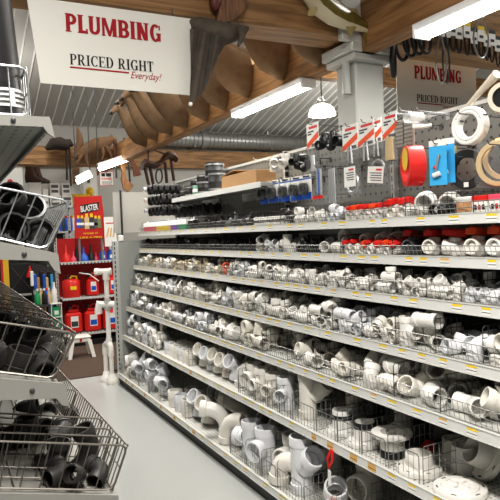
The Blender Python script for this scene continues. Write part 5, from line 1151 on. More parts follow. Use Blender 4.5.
put('pipe_elbow', .027, IRON, 42, 366, 1.44, E3(80, 20, 200), 'dark elbow with wide mouth, third left basket, nearest the front corner', g3)
put('pipe_coupling', .028, IRON, 18, 364, 1.43, E3(10, 20, 0), 'dark upright coupling in the near compartment of the third left basket', g3)
put('pipe_elbow', .026, IRON, 4, 358, 1.46, E3(90, 40, 0), 'dark elbow at the left picture edge in the third left basket', g3)
put('pipe_elbow', .028, IRON, 32, 352, 1.54, E3(60, 60, 40), 'dark elbow lying on others in near compartment of third left basket', g3)
k = 0
for Y, pts in ((1.68, ((10, 343), (30, 347), (48, 349))), (1.83, ((8, 331), (28, 335), (44, 339))), (2.0, ((6, 325), (24, 329), (38, 331)))):
    for px, py in pts:
        k += 1; put(('pipe_elbow', 'pipe_tee', 'pipe_coupling')[k % 3], .025, IRON, px, py, Y, E3(40*k, 70*k, 30*k), f'dark fitting deep inside the third left basket, {nth(k)} counting from the near end', g3)
g2 = 'black fittings in the second left basket'
put('pipe_coupling', .031, IRON, 8, 231, 1.44, E3(80, 0, 15), 'large dark coupling with mouth toward camera, second left basket, leftmost', g2)
put('pipe_coupling', .031, IRON, 39, 236, 1.45, E3(80, 0, -5), 'large dark coupling with mouth toward camera, second left basket, nearest the front', g2)
put('pipe_coupling', .035, GREYP, 27, 217, 1.50, E3(50, -25, 20), 'largest dark grey coupling tilted on top in second left basket', g2)
put('pipe_elbow', .029, IRON, 6, 211, 1.48, E3(60, 30, 60), 'dark elbow at the upper left of the second left basket', g2)
for j, (px, py, Y) in enumerate(((22, 222, 1.74), (40, 228, 1.76), (44, 224, 2.05), (28, 218, 2.05))):
    put('pipe_coupling', .034, IRON, px, py, Y, E3(80, 20*j, 10), f'dark coupling behind the first inner divider of second left basket, {nth(j+1)} of four', g2)
# tall black tubes in the topmost basket
a, b = at('Y', 1.44, 18, 112), at('Y', 1.50, 6, -40)
def blacktube(p, q, r, label, withlab):
    t = thing('black_tube', label, 'tube', p); mb = MB(); mb.tube([p, p+(q-p)*.5, q], [r, r, r*.98], ABS, 24); mb.build('tube_body', t)
    if withlab:
        mb = MB(); d = q-p
        c = p+d*.055; L = d*.05
        pts = []
        for i in range(9):
            an = -2.45+i*.19; pts.append(V((math.sin(an+PI/2)*.0, 0, 0)))
        ax = d.normalized(); e1 = ax.cross(V((0, 1, 0))).normalized(); e2 = ax.cross(e1)
        rows_ = [[c+ax*w+(e1*math.cos(an)+e2*math.sin(an))*(r*1.015) for an in [j*.2 for j in range(-1, 18)]] for w in (-.02, .02)]
        mb.add(rows_[0]+rows_[1], [(i, i+1, i+1+19, i+19) for i in range(18)], PAPER)
        for w in (-.011, 0, .011):
            rr_ = [[c+ax*(w+q2)+(e1*math.cos(an)+e2*math.sin(an))*(r*1.03) for an in [j*.2 for j in range(1, 16)]] for q2 in (-.0025, .0025)]
            mb.add(rr_[0]+rr_[1], [(i, i+1, i+1+15, i+15) for i in range(0, 14) if i % 5 != 4], DARK)
        mb.build('paper_label', t)
blacktube(V((.120, 1.46, 1.872)), V((.070, 1.47, 2.62)), .062, 'thick black tube with white paper label standing in the topmost left basket', True)
blacktube(V((.02, 1.62, 1.872)), V((.0, 1.64, 2.6)), .052, 'thick black tube at the far left of the topmost basket, behind the labelled tube', False)

# ------------------------------------------------------------------ hanging signs
def fit_text(parent, text, x0, z0, x1, z1, Y, m, bold=.0, shear=0, tilt=0):
    o = lettering(parent, text, (0, 0, 0), 1, m, (PI/2, -tilt, 0), bold, 1, shear, 'LEFT')
    bb = [V(v.co) for v in o.data.vertices]; w = max(c.x for c in bb)-min(c.x for c in bb); h = max(c.y for c in bb)-min(c.y for c in bb)
    sx, sy = (x1-x0)/w, (z1-z0)/h; o.scale = (sx, sy, 1)
    px, pz = x0-min(c.x for c in bb)*sx, z0-min(c.y for c in bb)*sy
    o.location = V((px, Y, pz))-V(parent['_o']); return o
SER = {'w': {'P': .82, 'R': .95, 'I': .50, 'C': .86, 'E': .82, 'D': .92, 'G': .94, 'H': 1.0, 'T': .84, ' ': .45}}
def serif_text(text, m):
    """bold upright letters with slab feet, cap height 1, in the XZ plane"""
    mb = MB(); x = 0; e = .0
    def quad(p): mb.add([(x+a, -.00002*len(mb.f), b) for a, b in p], [tuple(range(len(p)))], m)
    def rect(a, b, c, d): quad([(a, c), (b, c), (b, d), (a, d)])
    def stem(a): rect(a, a+.2, 0, 1); rect(a-.08, a+.28, 0, .05); rect(a-.08, a+.28, .95, 1)
    def ringsec(cx, cz, rx, rz, a0, a1, th, thn=.06, k=12):
        for i in range(k):
            t0, t1 = a0+(a1-a0)*i/k, a0+(a1-a0)*(i+1)/k
            q = []
            for t in (t0, t1): q.append((cx+rx*math.cos(t), cz+rz*math.sin(t)))
            for t in (t1, t0): q.append((cx+(rx-th)*math.cos(t), cz+(rz-thn)*math.sin(t)))
            quad(q)
    for ch in text:
        if ch in 'PR': stem(.12); rect(.3, .46, .94, 1); rect(.3, .46, .44, .5); ringsec(.44, .72, .32, .28, -PI/2, PI/2, .19)
        if ch == 'R': quad([(.36, .46), (.56, .46), (.84, .0), (.62, .0)]); rect(.6, .94, 0, .05)
        if ch == 'I': stem(.15)
        if ch == 'D': stem(.12); rect(.3, .44, .94, 1); rect(.3, .44, 0, .06); ringsec(.42, .5, .44, .5, -PI/2, PI/2, .2)
        if ch in 'CG':
            ringsec(.48, .5, .43, .51, .75, 2*PI-.75, .2, .06, 20); rect(.70, .78, .68, 1)
        if ch == 'G': rect(.62, .82, 0.02, .42); rect(.54, .9, .40, .45)
        if ch == 'E': stem(.12); rect(.3, .74, .94, 1); rect(.3, .76, 0, .06); rect(.3, .58, .47, .53); rect(.68, .74, .76, 1); rect(.70, .76, 0, .26); rect(.54, .59, .38, .62)
        if ch == 'H': stem(.12); stem(.66); rect(.3, .7, .47, .53)
        if ch == 'T': rect(.32, .52, 0, 1); rect(.22, .62, 0, .05); rect(.06, .78, .94, 1); rect(.06, .12, .72, 1); rect(.72, .78, .72, 1)
        x += SER['w'][ch]
    return mb, x
def heavy_text(text, m):
    mb = MB(); x = 0
    def quad(p): mb.add([(x+a, -.00002*len(mb.f), b) for a, b in p], [tuple(range(len(p)))], m)
    def rect(a, b, c, d): quad([(a, c), (b, c), (b, d), (a, d)])
    def ringsec(cx, cz, rx, rz, a0, a1, th, tz, k=10):
        for i in range(k):
            t0, t1 = a0+(a1-a0)*i/k, a0+(a1-a0)*(i+1)/k
            quad([(cx+rx*math.cos(t0), cz+rz*math.sin(t0)), (cx+rx*math.cos(t1), cz+rz*math.sin(t1)), (cx+(rx-th)*math.cos(t1), cz+(rz-tz)*math.sin(t1)), (cx+(rx-th)*math.cos(t0), cz+(rz-tz)*math.sin(t0))])
    W = .22
    for ch in text:
        if ch in 'PBLIN': rect(.04, .04+W, 0, 1); rect(0, .32, 0, .06); rect(0, .32, .94, 1)
        if ch in 'PB': rect(.26, .32, .85, 1); rect(.26, .32, .40, .55); ringsec(.31, .70, .30, .30, -PI/2, PI/2, .21, .15); wd = .66
        if ch == 'B': rect(.26, .33, 0, .15); ringsec(.32, .275, .33, .275, -PI/2, PI/2, .22, .14); wd = .70
        if ch == 'L': rect(.26, .54, 0, .16); rect(.44, .54, .16, .26); wd = .58
        if ch == 'I': wd = .37
        if ch == 'N': rect(.50, .66, 0, 1); quad([(.04, 1), (.28, 1), (.66, 0), (.42, 0)]); rect(.43, .73, .94, 1); wd = .77
        if ch == 'U': rect(.04, .26, .28, 1); rect(.46, .64, .28, 1); ringsec(.34, .30, .30, .30, PI, 2*PI, .20, .15); rect(0, .31, .94, 1); rect(.42, .68, .94, 1); wd = .72
        if ch == 'M': rect(.03, .17, 0, 1); rect(.62, .84, 0, 1); quad([(.03, 1), (.25, 1), (.50, .12), (.38, .0)]); quad([(.62, 1), (.84, 1), (.50, .0), (.38, .0)]); rect(0, .22, 0, .06); rect(.58, .88, 0, .06); wd = .92
        if ch == 'G': ringsec(.35, .5, .33, .51, PI*.28, PI*1.72, .22, .14, 16); rect(.40, .68, .38, .50); rect(.46, .66, .04, .45); rect(.55, .64, .68, .95); wd = .72
        x += wd
    return mb, x
def plumbing_sign(corners, Y, label, main, pr, ul, ev, dark=1):
    c = [at('Y', Y, *q) for q in corners]
    t = thing('hanging_sign', label, 'sign', c[3])
    mb = MB(); mb.prism([(p.x, p.z) for p in c], Y, Y+.006, SIGNW); mb.build('sign_board', t)
    Yt = Y-.0015
    a, b = at('Y', Yt, *main[0]), at('Y', Yt, *main[1]); mb, w = heavy_text('PLUMBING', INKRED)
    s, h = (b.x-a.x)/w, b.z-a.z
    mb.v = [V((a.x+p.x*s, Yt+p.y, a.z+p.z*h)) for p in mb.v]; mb.build('lettering', t)
    a, b = at('Y', Yt, *pr[0]), at('Y', Yt, *pr[1]); mb, w = serif_text('PRICED RIGHT', INKBLK)
    s, h = (b.x-a.x)/w, b.z-a.z
    mb.v = [V((a.x+p.x*s, Yt+p.y, a.z+p.z*h)) for p in mb.v]; mb.build('lettering', t)
    a, b = at('Y', Yt, *ul[0]), at('Y', Yt, *ul[1]); mb = MB(); mb.prism([(a.x, a.z-.004), (b.x, b.z-.004), (b.x, b.z+.004), (a.x, a.z+.004)], Yt-.0003, Yt, INKRED); mb.build('underline', t)
    if ev: a, b = at('Y', Yt, *ev[0]), at('Y', Yt, *ev[1]); fit_text(t, 'Everyday!', a.x, a.z, b.x, b.z, Yt, INKRED, .0, .35)
    for f in (.12, .88):
        p = c[0].lerp(c[1], f); mb = MB(); mb.tube([(p.x, Y+.003, p.z-.02), (p.x, Y+.01, max(p.z+.03, 2.85))], .003, DARK, 5); mb.build('hanger', t)
    return t
plumbing_sign([(26.5, -4), (190.6, 18.7), (194, 95.5), (40.5, 83)], 3.12, 'large white hanging sign with red plumbing lettering, nearest at upper left', ((65.5, 31.3), (161, 25.3)), ((69.7, 64.3), (153.5, 62)), ((70, 67), (129, 72.8)), ((131, 80.5), (161.5, 74)))
plumbing_sign([(396, 48), (475.5, 61), (477, 113), (397.5, 113)], 3.62, 'white hanging sign with red plumbing lettering seen past the column at right', ((414.5, 78.4), (461, 71)), ((416.8, 101), (457.8, 98)), ((417.4, 102.8), (442.4, 105)), ((443, 109), (457, 106)))
# ------------------------------------------------------------------ lamps
def strip_lamp(y0, y1, x, z, label, w=.13):
    t = thing('fluorescent_lamp', label, 'ceiling lamp', (x, (y0+y1)/2, z))
    mb = MB(); mb.prism([(x-w*.55, z), (x-w*.55, z-.012), (x-w*.42, z-.035), (x+w*.42, z-.035), (x+w*.55, z-.012), (x+w*.55, z)], y0, y1, FIXW); mb.build('housing', t)
    for s in (-1, 1):
        mb = MB(); mb.tube([(x+s*w*.24, y0+.02, z-.055), (x+s*w*.24, y1-.02, z-.055)], .018, TUBE, 10); mb.build('tube', t)
    for y in (y0, y1):
        mb = MB(); mb.box((x-w*.5, y-.012, z-.075), (x+w*.5, y+.012, z), FIXW, bev=.006); mb.build('end_cap', t)
    l = bpy.data.lights.new('tube_light', 'AREA'); l.shape = 'RECTANGLE'; l.size = w; l.size_y = y1-y0-.1; l.energy = 22; l.color = (1, .97, .91)
    o = bpy.data.objects.new('tube_light', l); C.objects.link(o); o.location = (x, (y0+y1)/2, z-.085)
    return t
strip_lamp(3.80, 5.02, 2.50, 2.742, 'lit fluorescent strip lamp under the wooden beam, below the deer mounts')
strip_lamp(1.38, 2.60, 2.50, 2.742, 'brightest lit fluorescent strip lamp at the upper right corner')
def far_lamp(px0, py0, px1, py1, Y, label):
    a, b = at('Y', Y, px0, py0), at('Y', Y, px1, py1); t = thing('fluorescent_lamp', label, 'ceiling lamp', (a+b)/2)
    mb = MB(); mb.tube([a, b], .035, TUBE, 8); mb.build('tube', t)
    mb = MB(); mb.tube([a+V((0, .05, .05)), b+V((0, .05, .05))], .045, FIXW, 6); mb.build('housing', t)
    for p in (a, b): 
        mb = MB(); mb.tube([p+V((0, .05, .08)), (p.x, p.y+.05, roof(Y)-.06)], .008, DARK, 5); mb.build('suspension_rod', t)
far_lamp(77, 182, 91, 175, 8.85, 'small lit strip lamp far away, just above the red poster')
far_lamp(99, 169, 131, 158, 8.95, 'lit strip lamp far away behind the hanging rifles')
def hidden_fill_lamp(x, y0, y1, z, label, e):
    t = strip_lamp(y0, y1, x, z, label); 
    for y in (y0+.15, y1-.15): mb = MB(); mb.tube([(x, y, z-.005), (x, y, roof(y)-.04)], .006, DARK, 5); mb.build('suspension_rod', t)
    bpy.data.objects[[o.name for o in C.objects if o.type == 'LIGHT'][-1]].data.energy = e
hidden_fill_lamp(.88, 4.1, 5.3, 3.02, 'lit strip lamp over the aisle behind the large plumbing sign', 24)  # added fill lamp, hidden by the sign, brightens the lower shelves
p = at('Y', 6.3, 322, 112)
t = thing('pendant_lamp', 'lit white dome pendant lamp hanging left of the white column', 'pendant lamp', p)
mb = MB(); mb.lathe([(.175, -.045), (.172, -.02), (.15, .04), (.11, .08), (.06, .10), (.05, .105)], BULB, 24); mb.build('dome_shade', t, world=False)
mb = MB(); mb.lathe([(.055, .10), (.06, .12), (.05, .17), (.02, .19)], GALV, 14); mb.build('lamp_cap', t, world=False)
mb = MB(); mb.tube([(0, 0, .18), (0, 0, roof(6.3)-p.z)], .008, DARK, 6); mb.build('rod', t, world=False)
def lamp(kind, name, loc, energy, size, color=(1, .96, .90), rot=(0, 0, 0), sy=None):
    l = bpy.data.lights.new(name, kind); l.energy = energy; l.color = color
    if kind == 'AREA':
        l.size = size
        if sy: l.shape = 'RECTANGLE'; l.size_y = sy
    else: l.shadow_soft_size = size
    o = bpy.data.objects.new(name, l); C.objects.link(o); o.location = loc; o.rotation_euler = rot; return o
lamp('POINT', 'pendant_or_fill_light', (p.x, p.y, p.z-.12), 45, .1)
# store lighting: unseen lights without fixtures, filling in for lamps above the aisles
lamp('AREA', 'aisle_light', (.30, .2, 3.4), 165, .3, sy=2.8)
for q in ((4.6, 7.5, 3.9), (7.5, 10.0, 3.8), (6.2, 5.2, 4.2)): lamp('POINT', 'pendant_or_fill_light', q, 48, .12)  # added fill points that brighten the ceiling, no pendants hang here
lamp('POINT', 'pendant_or_fill_light', (1.0, 10.6, 4.1), 22, .12)  # one more added fill point without a pendant
lamp('AREA', 'aisle_light', (1.0, 6.2, 5.6), 230, .5, sy=4)
lamp('AREA', 'aisle_light', (5.0, 3.0, 4.8), 110, .5, sy=5)
lamp('AREA', 'aisle_light', (5.5, 8.5, 4.9), 120, .6, sy=3)
lamp('AREA', 'aisle_light', (-2.5, 5.0, 5.0), 26, .5, sy=5)
lamp('AREA', 'aisle_light', (-.2, 10.8, 4.2), 16, .5, sy=2)
w = bpy.data.worlds.new('world'); bpy.context.scene.world = w; w.use_nodes = True
w.node_tree.nodes['Background'].inputs[0].default_value = (1, .97, .93, 1); w.node_tree.nodes['Background'].inputs[1].default_value = .10

# ------------------------------------------------------------------ deer mounts on the beam
FURA = mat('deer fur', (.27, .175, .10), .85, noise=.35, nscale=9, bump=.15, spread=.25)
FURD = mat('deer fur dark', (.17, .105, .06), .85, noise=.3, nscale=9, spread=.2)
FURL = mat('deer fur pale', (.27, .19, .12), .85, noise=.25, nscale=9, spread=.2)
HORN = mat('antler', (.40, .32, .21), .6, noise=.2)
EYE_M = mat('glass eye', (.01, .008, .006), .1)
def deer_meshes():
    n = 20
    st = [(0, .02, .30, .20), (.06, .02, .32, .205), (.14, .06, .31, .20), (.24, .14, .275, .185), (.34, .25, .22, .16), (.43, .37, .17, .13), (.50, .48, .14, .11), (.56, .56, .12, .095),
          (.62, .61, .10, .085), (.69, .60, .085, .075), (.76, .56, .062, .055), (.83, .515, .05, .046), (.875, .485, .038, .036)]
    rings = []
    for i, (o, z, rz, ry) in enumerate(st):
        j = min(i+1, len(st)-1); k = max(i-1, 0); d = V((-(st[j][0]-st[k][0]), 0, st[j][1]-st[k][1])).normalized()
        if i < 2: d = V((-1, 0, 0))
        up = V((0, 1, 0)).cross(d); up = up if up.z > 0 else -up
        ring = []
        for q in range(n):
            a = 2*PI*q/n; s = math.sin(a)
            low = 1.12 if (s < 0 and i < 6) else 1
            ring.append(V((-o, 0, z)) + V((0, 1, 0))*ry*.8*math.cos(a)*(1-.22*max(0, -s) if i < 6 else 1) + up*rz*s*low)
        rings.append(ring)
    mb = MB(); mb.loft(rings, FURA, True)
    ia, il, idk = mb.mid(FURA), mb.mid(FURL), mb.mid(FURD)
    for f in range((len(st)-1)*n):
        i, q = divmod(f, n); s = math.sin(2*PI*(q+.5)/n)
        if s > .55: mb.mi[f] = idk
        if i >= 11: mb.mi[f] = mb.mid(BLACK)
    mb.ball((-.885, 0, .49), (.022, .03, .024), BLACK, 8, 6)
    for s in (-1, 1):
        mb.ball((-.68, s*.072, .635), .016, EYE_M, 8, 6)
        mb.loft([[V((-.585, s*.07, .655)) + V((.03*math.cos(a), 0, .03*math.sin(a))) for a in (0, 1.57, 3.14, 4.71)],
                 [V((-.56, s*.15, .70)) + V((.045*math.cos(a), .012*math.sin(2*a), .045*math.sin(a))) for a in (0, 1.57, 3.14, 4.71)],
                 [V((-.53, s*.24, .75)) + V((.006*math.cos(a), 0, .006*math.sin(a))) for a in (0, 1.57, 3.14, 4.71)]], FURD)
    an = []
    for s in (-1, 1):
        m2 = MB(); main = [(-.60, s*.035, .69), (-.57, s*.09, .80), (-.56, s*.18, .91), (-.62, s*.24, 1.0), (-.73, s*.24, 1.06)]
        m2.tube(main, [.016, .014, .012, .009, .004], HORN, 7)
        for b, tip in ((1, (-.66, s*.08, .90)), (2, (-.66, s*.17, 1.05)), (3, (-.66, s*.25, 1.13))): m2.tube([main[b], tip], [.011, .003], HORN, 6)
        an.append(m2.mesh('antler'))
    return mb.mesh('deer_body'), an
db, dan = deer_meshes()
deer = []
for px, py, ant, s in ((143, 147, 0, .60), (154, 141, 1, .62), (168, 134.5, 0, .66), (183, 128, 0, .70), (203, 121, 0, .68), (222, 110, 0, .66), (245, 97, 0, .72), (279, 80, 0, .74), (314, 66, 0, .72)):
    q = at('X', 2.43, px, py); s *= .92; deer.append((q.y, max(q.z, 2.71)+.335*s, ant, s))
for i, (y, z, ant, s) in enumerate(deer):
    t = thing('deer_mount', f'brown deer shoulder mount on the long wooden beam, {nth(len(deer)-i)} from the near end' + (', with antlers' if ant else ''), 'deer mount', (2.467, y, z), 'deer mounts along the wooden beam')
    t.scale = (s,)*3; t.rotation_euler = (0, (-.30 if i in (2, 3) else -.12)+.04*(i % 3), (.25, .1, -.05, .12)[i % 4])
    o = bpy.data.objects.new('deer_body', db); C.objects.link(o); o.parent = t
    if ant:
        for me in dan: a = bpy.data.objects.new('antler', me); C.objects.link(a); a.parent = t

# mounted fish on the cross beam
YFI = 3.06
FT = mat('fish olive', (.14, .11, .025), .25, noise=.5, nscale=18, coat=.5); FB = mat('fish belly', (.52, .46, .32), .25, noise=.12, coat=.5); FN = mat('fish fin', (.34, .27, .12), .4, noise=.3)
t = thing('mounted_fish', 'olive and cream mounted fish on the wooden beam above the white column', 'fish', at('Y', YFI, 340, 18))
path = [((308, -30), 3), ((310, -20), 12), ((314, -8), 15), ((322, 3), 15.5), ((333, 12), 14), ((345, 18.5), 11.5), ((355, 22.5), 8.5), ((364, 26.5), 6), ((369, 29), 5)]
rings = []; pts = [at('Y', YFI, *q) for q, _ in path]
for i, ((q, hpx), p) in enumerate(zip(path, pts)):
    d = (pts[min(i+1, 8)]-pts[max(i-1, 0)]).normalized(); up = V((0, 1, 0)).cross(d); up = up if up.z > 0 else -up; h = hpx*.0063
    rings.append([p+up*h*math.sin(2*PI*j/14)+V((0, -1, 0))*h*.6*math.cos(2*PI*j/14) for j in range(14)])
mb = MB(); mb.loft(rings, FT)
ib = mb.mid(FB)
for f in range(8*14):
    if math.sin(2*PI*(f % 14+.5)/14) < -.25: mb.mi[f] = ib
e = at('Y', YFI-.03, 312, -14); mb.ball(e, .012, EYE_M, 8, 6)
mb.build('fish_body', t)
def fin(pxs, dy=0, name='fin', m=FN):
    q = [at('Y', YFI, *p) for p in pxs]; mb = MB(); mb.prism([(p.x, p.z) for p in q], YFI-.004+dy, YFI+.004+dy, m); mb.build(name, t)
fin([(367, 27), (381, 25), (384, 26), (374, 35), (366, 44), (363, 33)], 0, 'tail_fin', FT)
fin([(344, 26), (355, 28), (348, 37), (346, 35)], -.02); fin([(311, 9), (313, 12), (309, 19), (303, 18), (304, 13)], -.05)
fin([(344, 7), (356, 9), (362, 20), (350, 16)], .0)
# bird mount beside the big sign
YBI = 3.10
BIRD = mat('bird feathers', (.045, .036, .028), .8, noise=.6, nscale=22, bump=.3); BIRDL = mat('bird feathers pale', (.075, .06, .045), .8, noise=.5, nscale=25)
t = thing('bird_mount', 'dark mounted bird with hanging wing at the right edge of the large sign', 'bird mount', at('Y', YBI, 205, 32))
pts = [at('Y', YBI+.04, *q) for q in ((188, 22), (196, 26), (208, 31), (222, 34), (234, 33), (243, 30), (248, 28))]; rr = [.02, .05, .07, .07, .05, .03, .012]
mb = MB(); mb.tube(pts, rr, BIRDL, 12)
mb.tube([at('Y', YBI, 240, 28), at('Y', YBI-.02, 242, 38), at('Y', YBI-.03, 238, 46)], [.03, .022, .008], BIRDL, 8); mb.build('bird_body', t)
w0 = [(190, 29), (214, 33), (227, 39)]
tips = [(191, 60), (191, 75), (190, 92), (190, 104), (196, 100), (203, 92), (208, 82), (212, 70), (218, 56), (224, 47)]
mb = MB()
for i in range(len(tips)-1):
    f = i/(len(tips)-2); a = V((190+34*f, 29+8*f, 0)); b = V((190+34*min(1, f+.13), 29+8*min(1, f+.13), 0)); y = YBI-.02-.004*(i % 3)
    q = [at('Y', y, a.x, a.y), at('Y', y, b.x, b.y), at('Y', y, *tips[i+1]), at('Y', y, *tips[i])]
    mb.prism([(p.x, p.z) for p in q], y-.003, y+.003, BIRD if i % 3 else BIRDL)
mb.build('wing', t)
p = at('Y', YBI-.03, 190.5, 104); mb = MB(); mb.ball(p, .012, PAPER, 8, 6); mb.build('white_ball', t)  # small white ball at the lower wing tip
# slab of bark on the cross beam
BARK = wood_mat('bark', (.20, .10, .05), (.07, .035, .02), 'Z', 8)
q = [at('Y', 3.125, *p) for p in ((219, -8), (246, -8), (245, 2), (243, 12), (236, 17), (232, 22), (222, 24), (214, 29), (217, 14))]
mb = MB(); mb.prism([(p.x, p.z) for p in q], 3.10, 3.148, BARK); single(mb, 'bark_slab', 'rough dark bark slab fixed on the wooden beam above the hanging bird', 'bark slab', q[5])
mb = MB(); mb.ball(at('Y', 3.10, 215, 2), (.035, .03, .05), mat('dark red leather', (.10, .02, .015), .5, noise=.3)); single(mb, 'leather_pouch', 'small dark red leather pouch hanging at left of the bark slab', 'pouch', at('Y', 3.10, 215, 2))

# belts on the cross beam right of the column
def belt_loop(px, py0, py1, w, m, r, name, label, Y=3.09, card=None, group=None, roll=0):
    a, b = at('Y', Y, px, py0), at('Y', Y, px, py1); t = thing(name, label, 'belt', a, group)
    cx, cz = (a.x+b.x)/2, (a.z+b.z)/2; h = (a.z-b.z)/2; ww = w*.0033
    pts = []
    for i in range(24):
        an = 2*PI*i/24; s = math.sin(an); pts.append((cx+ww*math.cos(an)*(1-.55*max(0, s)), Y+roll*math.cos(an), cz+h*s))
    mb = MB(); mb.tube(pts, r, m, 6, closed=True); mb.build('loop', t)
    if card:
        p = at('Y', Y-.02, *card); mb = MB(); mb.box((p.x-.034, Y-.022, p.z-.055), (p.x+.034, Y-.018, p.z+.055), PAPER); mb.box((p.x-.034, Y-.0235, p.z+.03), (p.x+.034, Y-.0222, p.z+.055), YELLOW if card[0] % 2 else DARK); mb.box((p.x-.018, Y-.0235, p.z-.03), (p.x+.02, Y-.0222, p.z-.01), DARK); mb.build('price_card', t)
    mb = MB(); mb.tube([(a.x, 3.149, a.z+.006), (a.x, Y-.02, a.z-.004)], .004, DARK, 5); mb.build('nail', t)
    return t
belt_loop(393, 42, 76, 11, RUBBER, .017, 'drive_belt', 'thick black drive belt loop hanging beside the white column', roll=.03)
for i, (px, y0, y1) in enumerate(((402, 30, 56), (410, 28, 52), (418, 28, 50), (425, 27, 49))):
    belt_loop(px, y0, y1+4, 20, RUBBER, .012, 'drive_belt', f'coiled black belt in the cluster right of the column, {nth(i+1)} from left', 3.10-.012*i, None, 'coiled belts right of the column', .012)
for i, (px, y0, y1, cy) in enumerate(((447, 24, 48, 29), (453, 24, 51, 28), (459, 25, 53, 31), (467, 25, 55, 30), (474, 28, 54, 36), (481, 30, 57, 34), (487, 34, 60, 39), (492, 36, 62, 38), (498, 40, 66, 44))):
    belt_loop(px, y0, y1, 7, RUBBER, .006, 'drive_belt', f'thin black belt with white price card, {nth(i+1)} from left under the bright lamp', 3.10-.006*(i % 2), (px, cy), 'carded belts under the bright lamp')
for i, (px, y0, y1, w, m, Y) in enumerate(((441, 33, 84, 14, WIRE, 2.9), (446, 34, 83, 9, DWIRE, 2.92), (481, 14, 58, 21, STEEL, 2.9), (440, -8, 21, 15, WIRE, 2.85), (455, -10, 10, 14, WIRE, 2.85))):
    a, b = at('Y', Y, px, y0), at('Y', Y, px, y1); t = thing('wire_loop', ('long grey cable loop hanging before the right plumbing sign', 'dark cable loop inside the long grey one before the right sign', 'shiny white cable loop hanging before the carded belts', 'thin cable loop in front of bright lamp, left one', 'thin cable loop in front of bright lamp, right one')[i], 'cable', a)
    cx, cz, h, ww = (a.x+b.x)/2, (a.z+b.z)/2, (a.z-b.z)/2, w*.0034
    mb = MB(); mb.tube([(cx+ww*math.cos(an)*(1-.75*max(0, math.sin(an))), Y, cz+h*math.sin(an)) for an in [2*PI*k/24 for k in range(24)]], .006, m, 6, closed=True); mb.build('loop', t)
    mb = MB(); mb.box((a.x-.03, Y-.004, a.z-.02), (a.x+.03, Y+.004, a.z+.03), PAPER); mb.build('tie_tag', t)
    mb = MB(); mb.tube([(a.x, Y, a.z+.02), (a.x, 3.149, max(a.z+.08, 2.87))], .003, DARK, 5); mb.build('hanger', t)

# ------------------------------------------------------------------ duct on the back wall
mb = MB(); y = WY1-.24
x0, x1_ = at('Y', y, 150, 140).x, 10.8; z = at('Y', y, 240, 141.5).z; n = int((x1_-x0)/.1); pts, rs = [], []
for i in range(n): pts += [(x0+i*.1, y, z), (x0+i*.1+.08, y, z), (x0+i*.1+.09, y, z)]; rs += [.175, .175, .187]
mb.tube(pts, rs, GALV, 16); mb.tube([(x0+1.2, y, z), (x0+1.32, y, z)], .2, GALV, 16)
t = thing('air_duct', 'long ribbed galvanised air duct running along the top of the back wall', 'air duct', (x0, y, z)); mb.build('duct_pipe', t)
for k in (1, 3, 5):
    mb = MB(); mb.box((x0+k-.02, y-.19, z-.19), (x0+k+.02, WY1-.001, z-.17), GALV); mb.tube([(x0+k, y, z+.17), (x0+k, y, roof(y)-.035)], .012, GALV, 6); mb.build('hanger', t)

# ------------------------------------------------------------------ far end of the aisle: red rack with fuel cans
REDM = mat('red sheet', (.42, .014, .014), .5, noise=.08, nscale=4)
YR = 8.9
rk = thing('display_rack', 'red display rack of fuel cans and funnels beyond the end of the aisle', 'display rack', (1.95, 9.1, 0))
mb = MB(); mb.box((1.50, YR+.36, .05), (2.45, YR+.38, 1.60), REDM); mb.build('back_panel', rk)
for x in (1.475, 2.43):
    mb = MB(); mb.box((x-.02, YR+.30, 0), (x+.02, YR+.36, 1.62), SLOT); mb.box((x-.015, YR, 0), (x+.015, YR+.30, .04), SLOT); mb.build('upright', rk)
for z in (1.25, .725, .20):
    mb = MB(); mb.box((1.49, YR+.01, z-.02), (2.43, YR+.36, z), SHELF_D); s = mb.build('shelf', rk)
    mb = MB(); mb.box((1.49, YR-.002, z-.03), (2.43, YR+.01, z+.008), dot_mat('rack price strip', (.55, .55, .54), (.1, .1, .1), (.05, .06), (.012, .012), 'XZ', round_=False)); mb.build('price_rail', s)
mb = MB(); mb.box((1.5, YR+.02, .0), (2.42, YR+.34, .10), BLACK); mb.build('base', rk)
p0, p1 = at('Y', 8.88, 75, 238.5), at('Y', 8.88, 106.5, 238); pt0, pt1 = at('Y', 8.88, 74, 197), at('Y', 8.88, 101.5, 195.5)
po = thing('red_poster', 'red poster with printed spray cans standing on top of the red rack', 'poster', p0)
mb = MB(); mb.prism([(p0.x, p0.z), (p1.x, p1.z), (pt1.x, pt1.z), (pt0.x, pt0.z)], 8.88, 8.90, mat('poster red', (.50, .018, .015), .5, noise=.04)); mb.box((p0.x+.05, 8.90, 1.24), (p0.x+.08, 8.92, p0.z+.3), GALV); mb.box((p1.x-.08, 8.90, 1.24), (p1.x-.05, 8.92, p1.z+.3), GALV); mb.build('poster_board', po)
W_ = p1.x-p0.x; Yq = 8.878
mb = MB(); a, b = at('Y', Yq, 80, 210), at('Y', Yq, 98.5, 206); mb.prism([(a.x, a.z-.06), (b.x, b.z-.06), (b.x+.01, b.z+.06), (a.x+.01, a.z+.07)], Yq-.0005, Yq, BLACK); mb.build('title_patch', po)
fit_text(po, 'BLASTER', a.x+.012, a.z-.035, b.x-.002, a.z+.055, Yq-.002, PAPER, .02, .15, .14)
mb = MB()
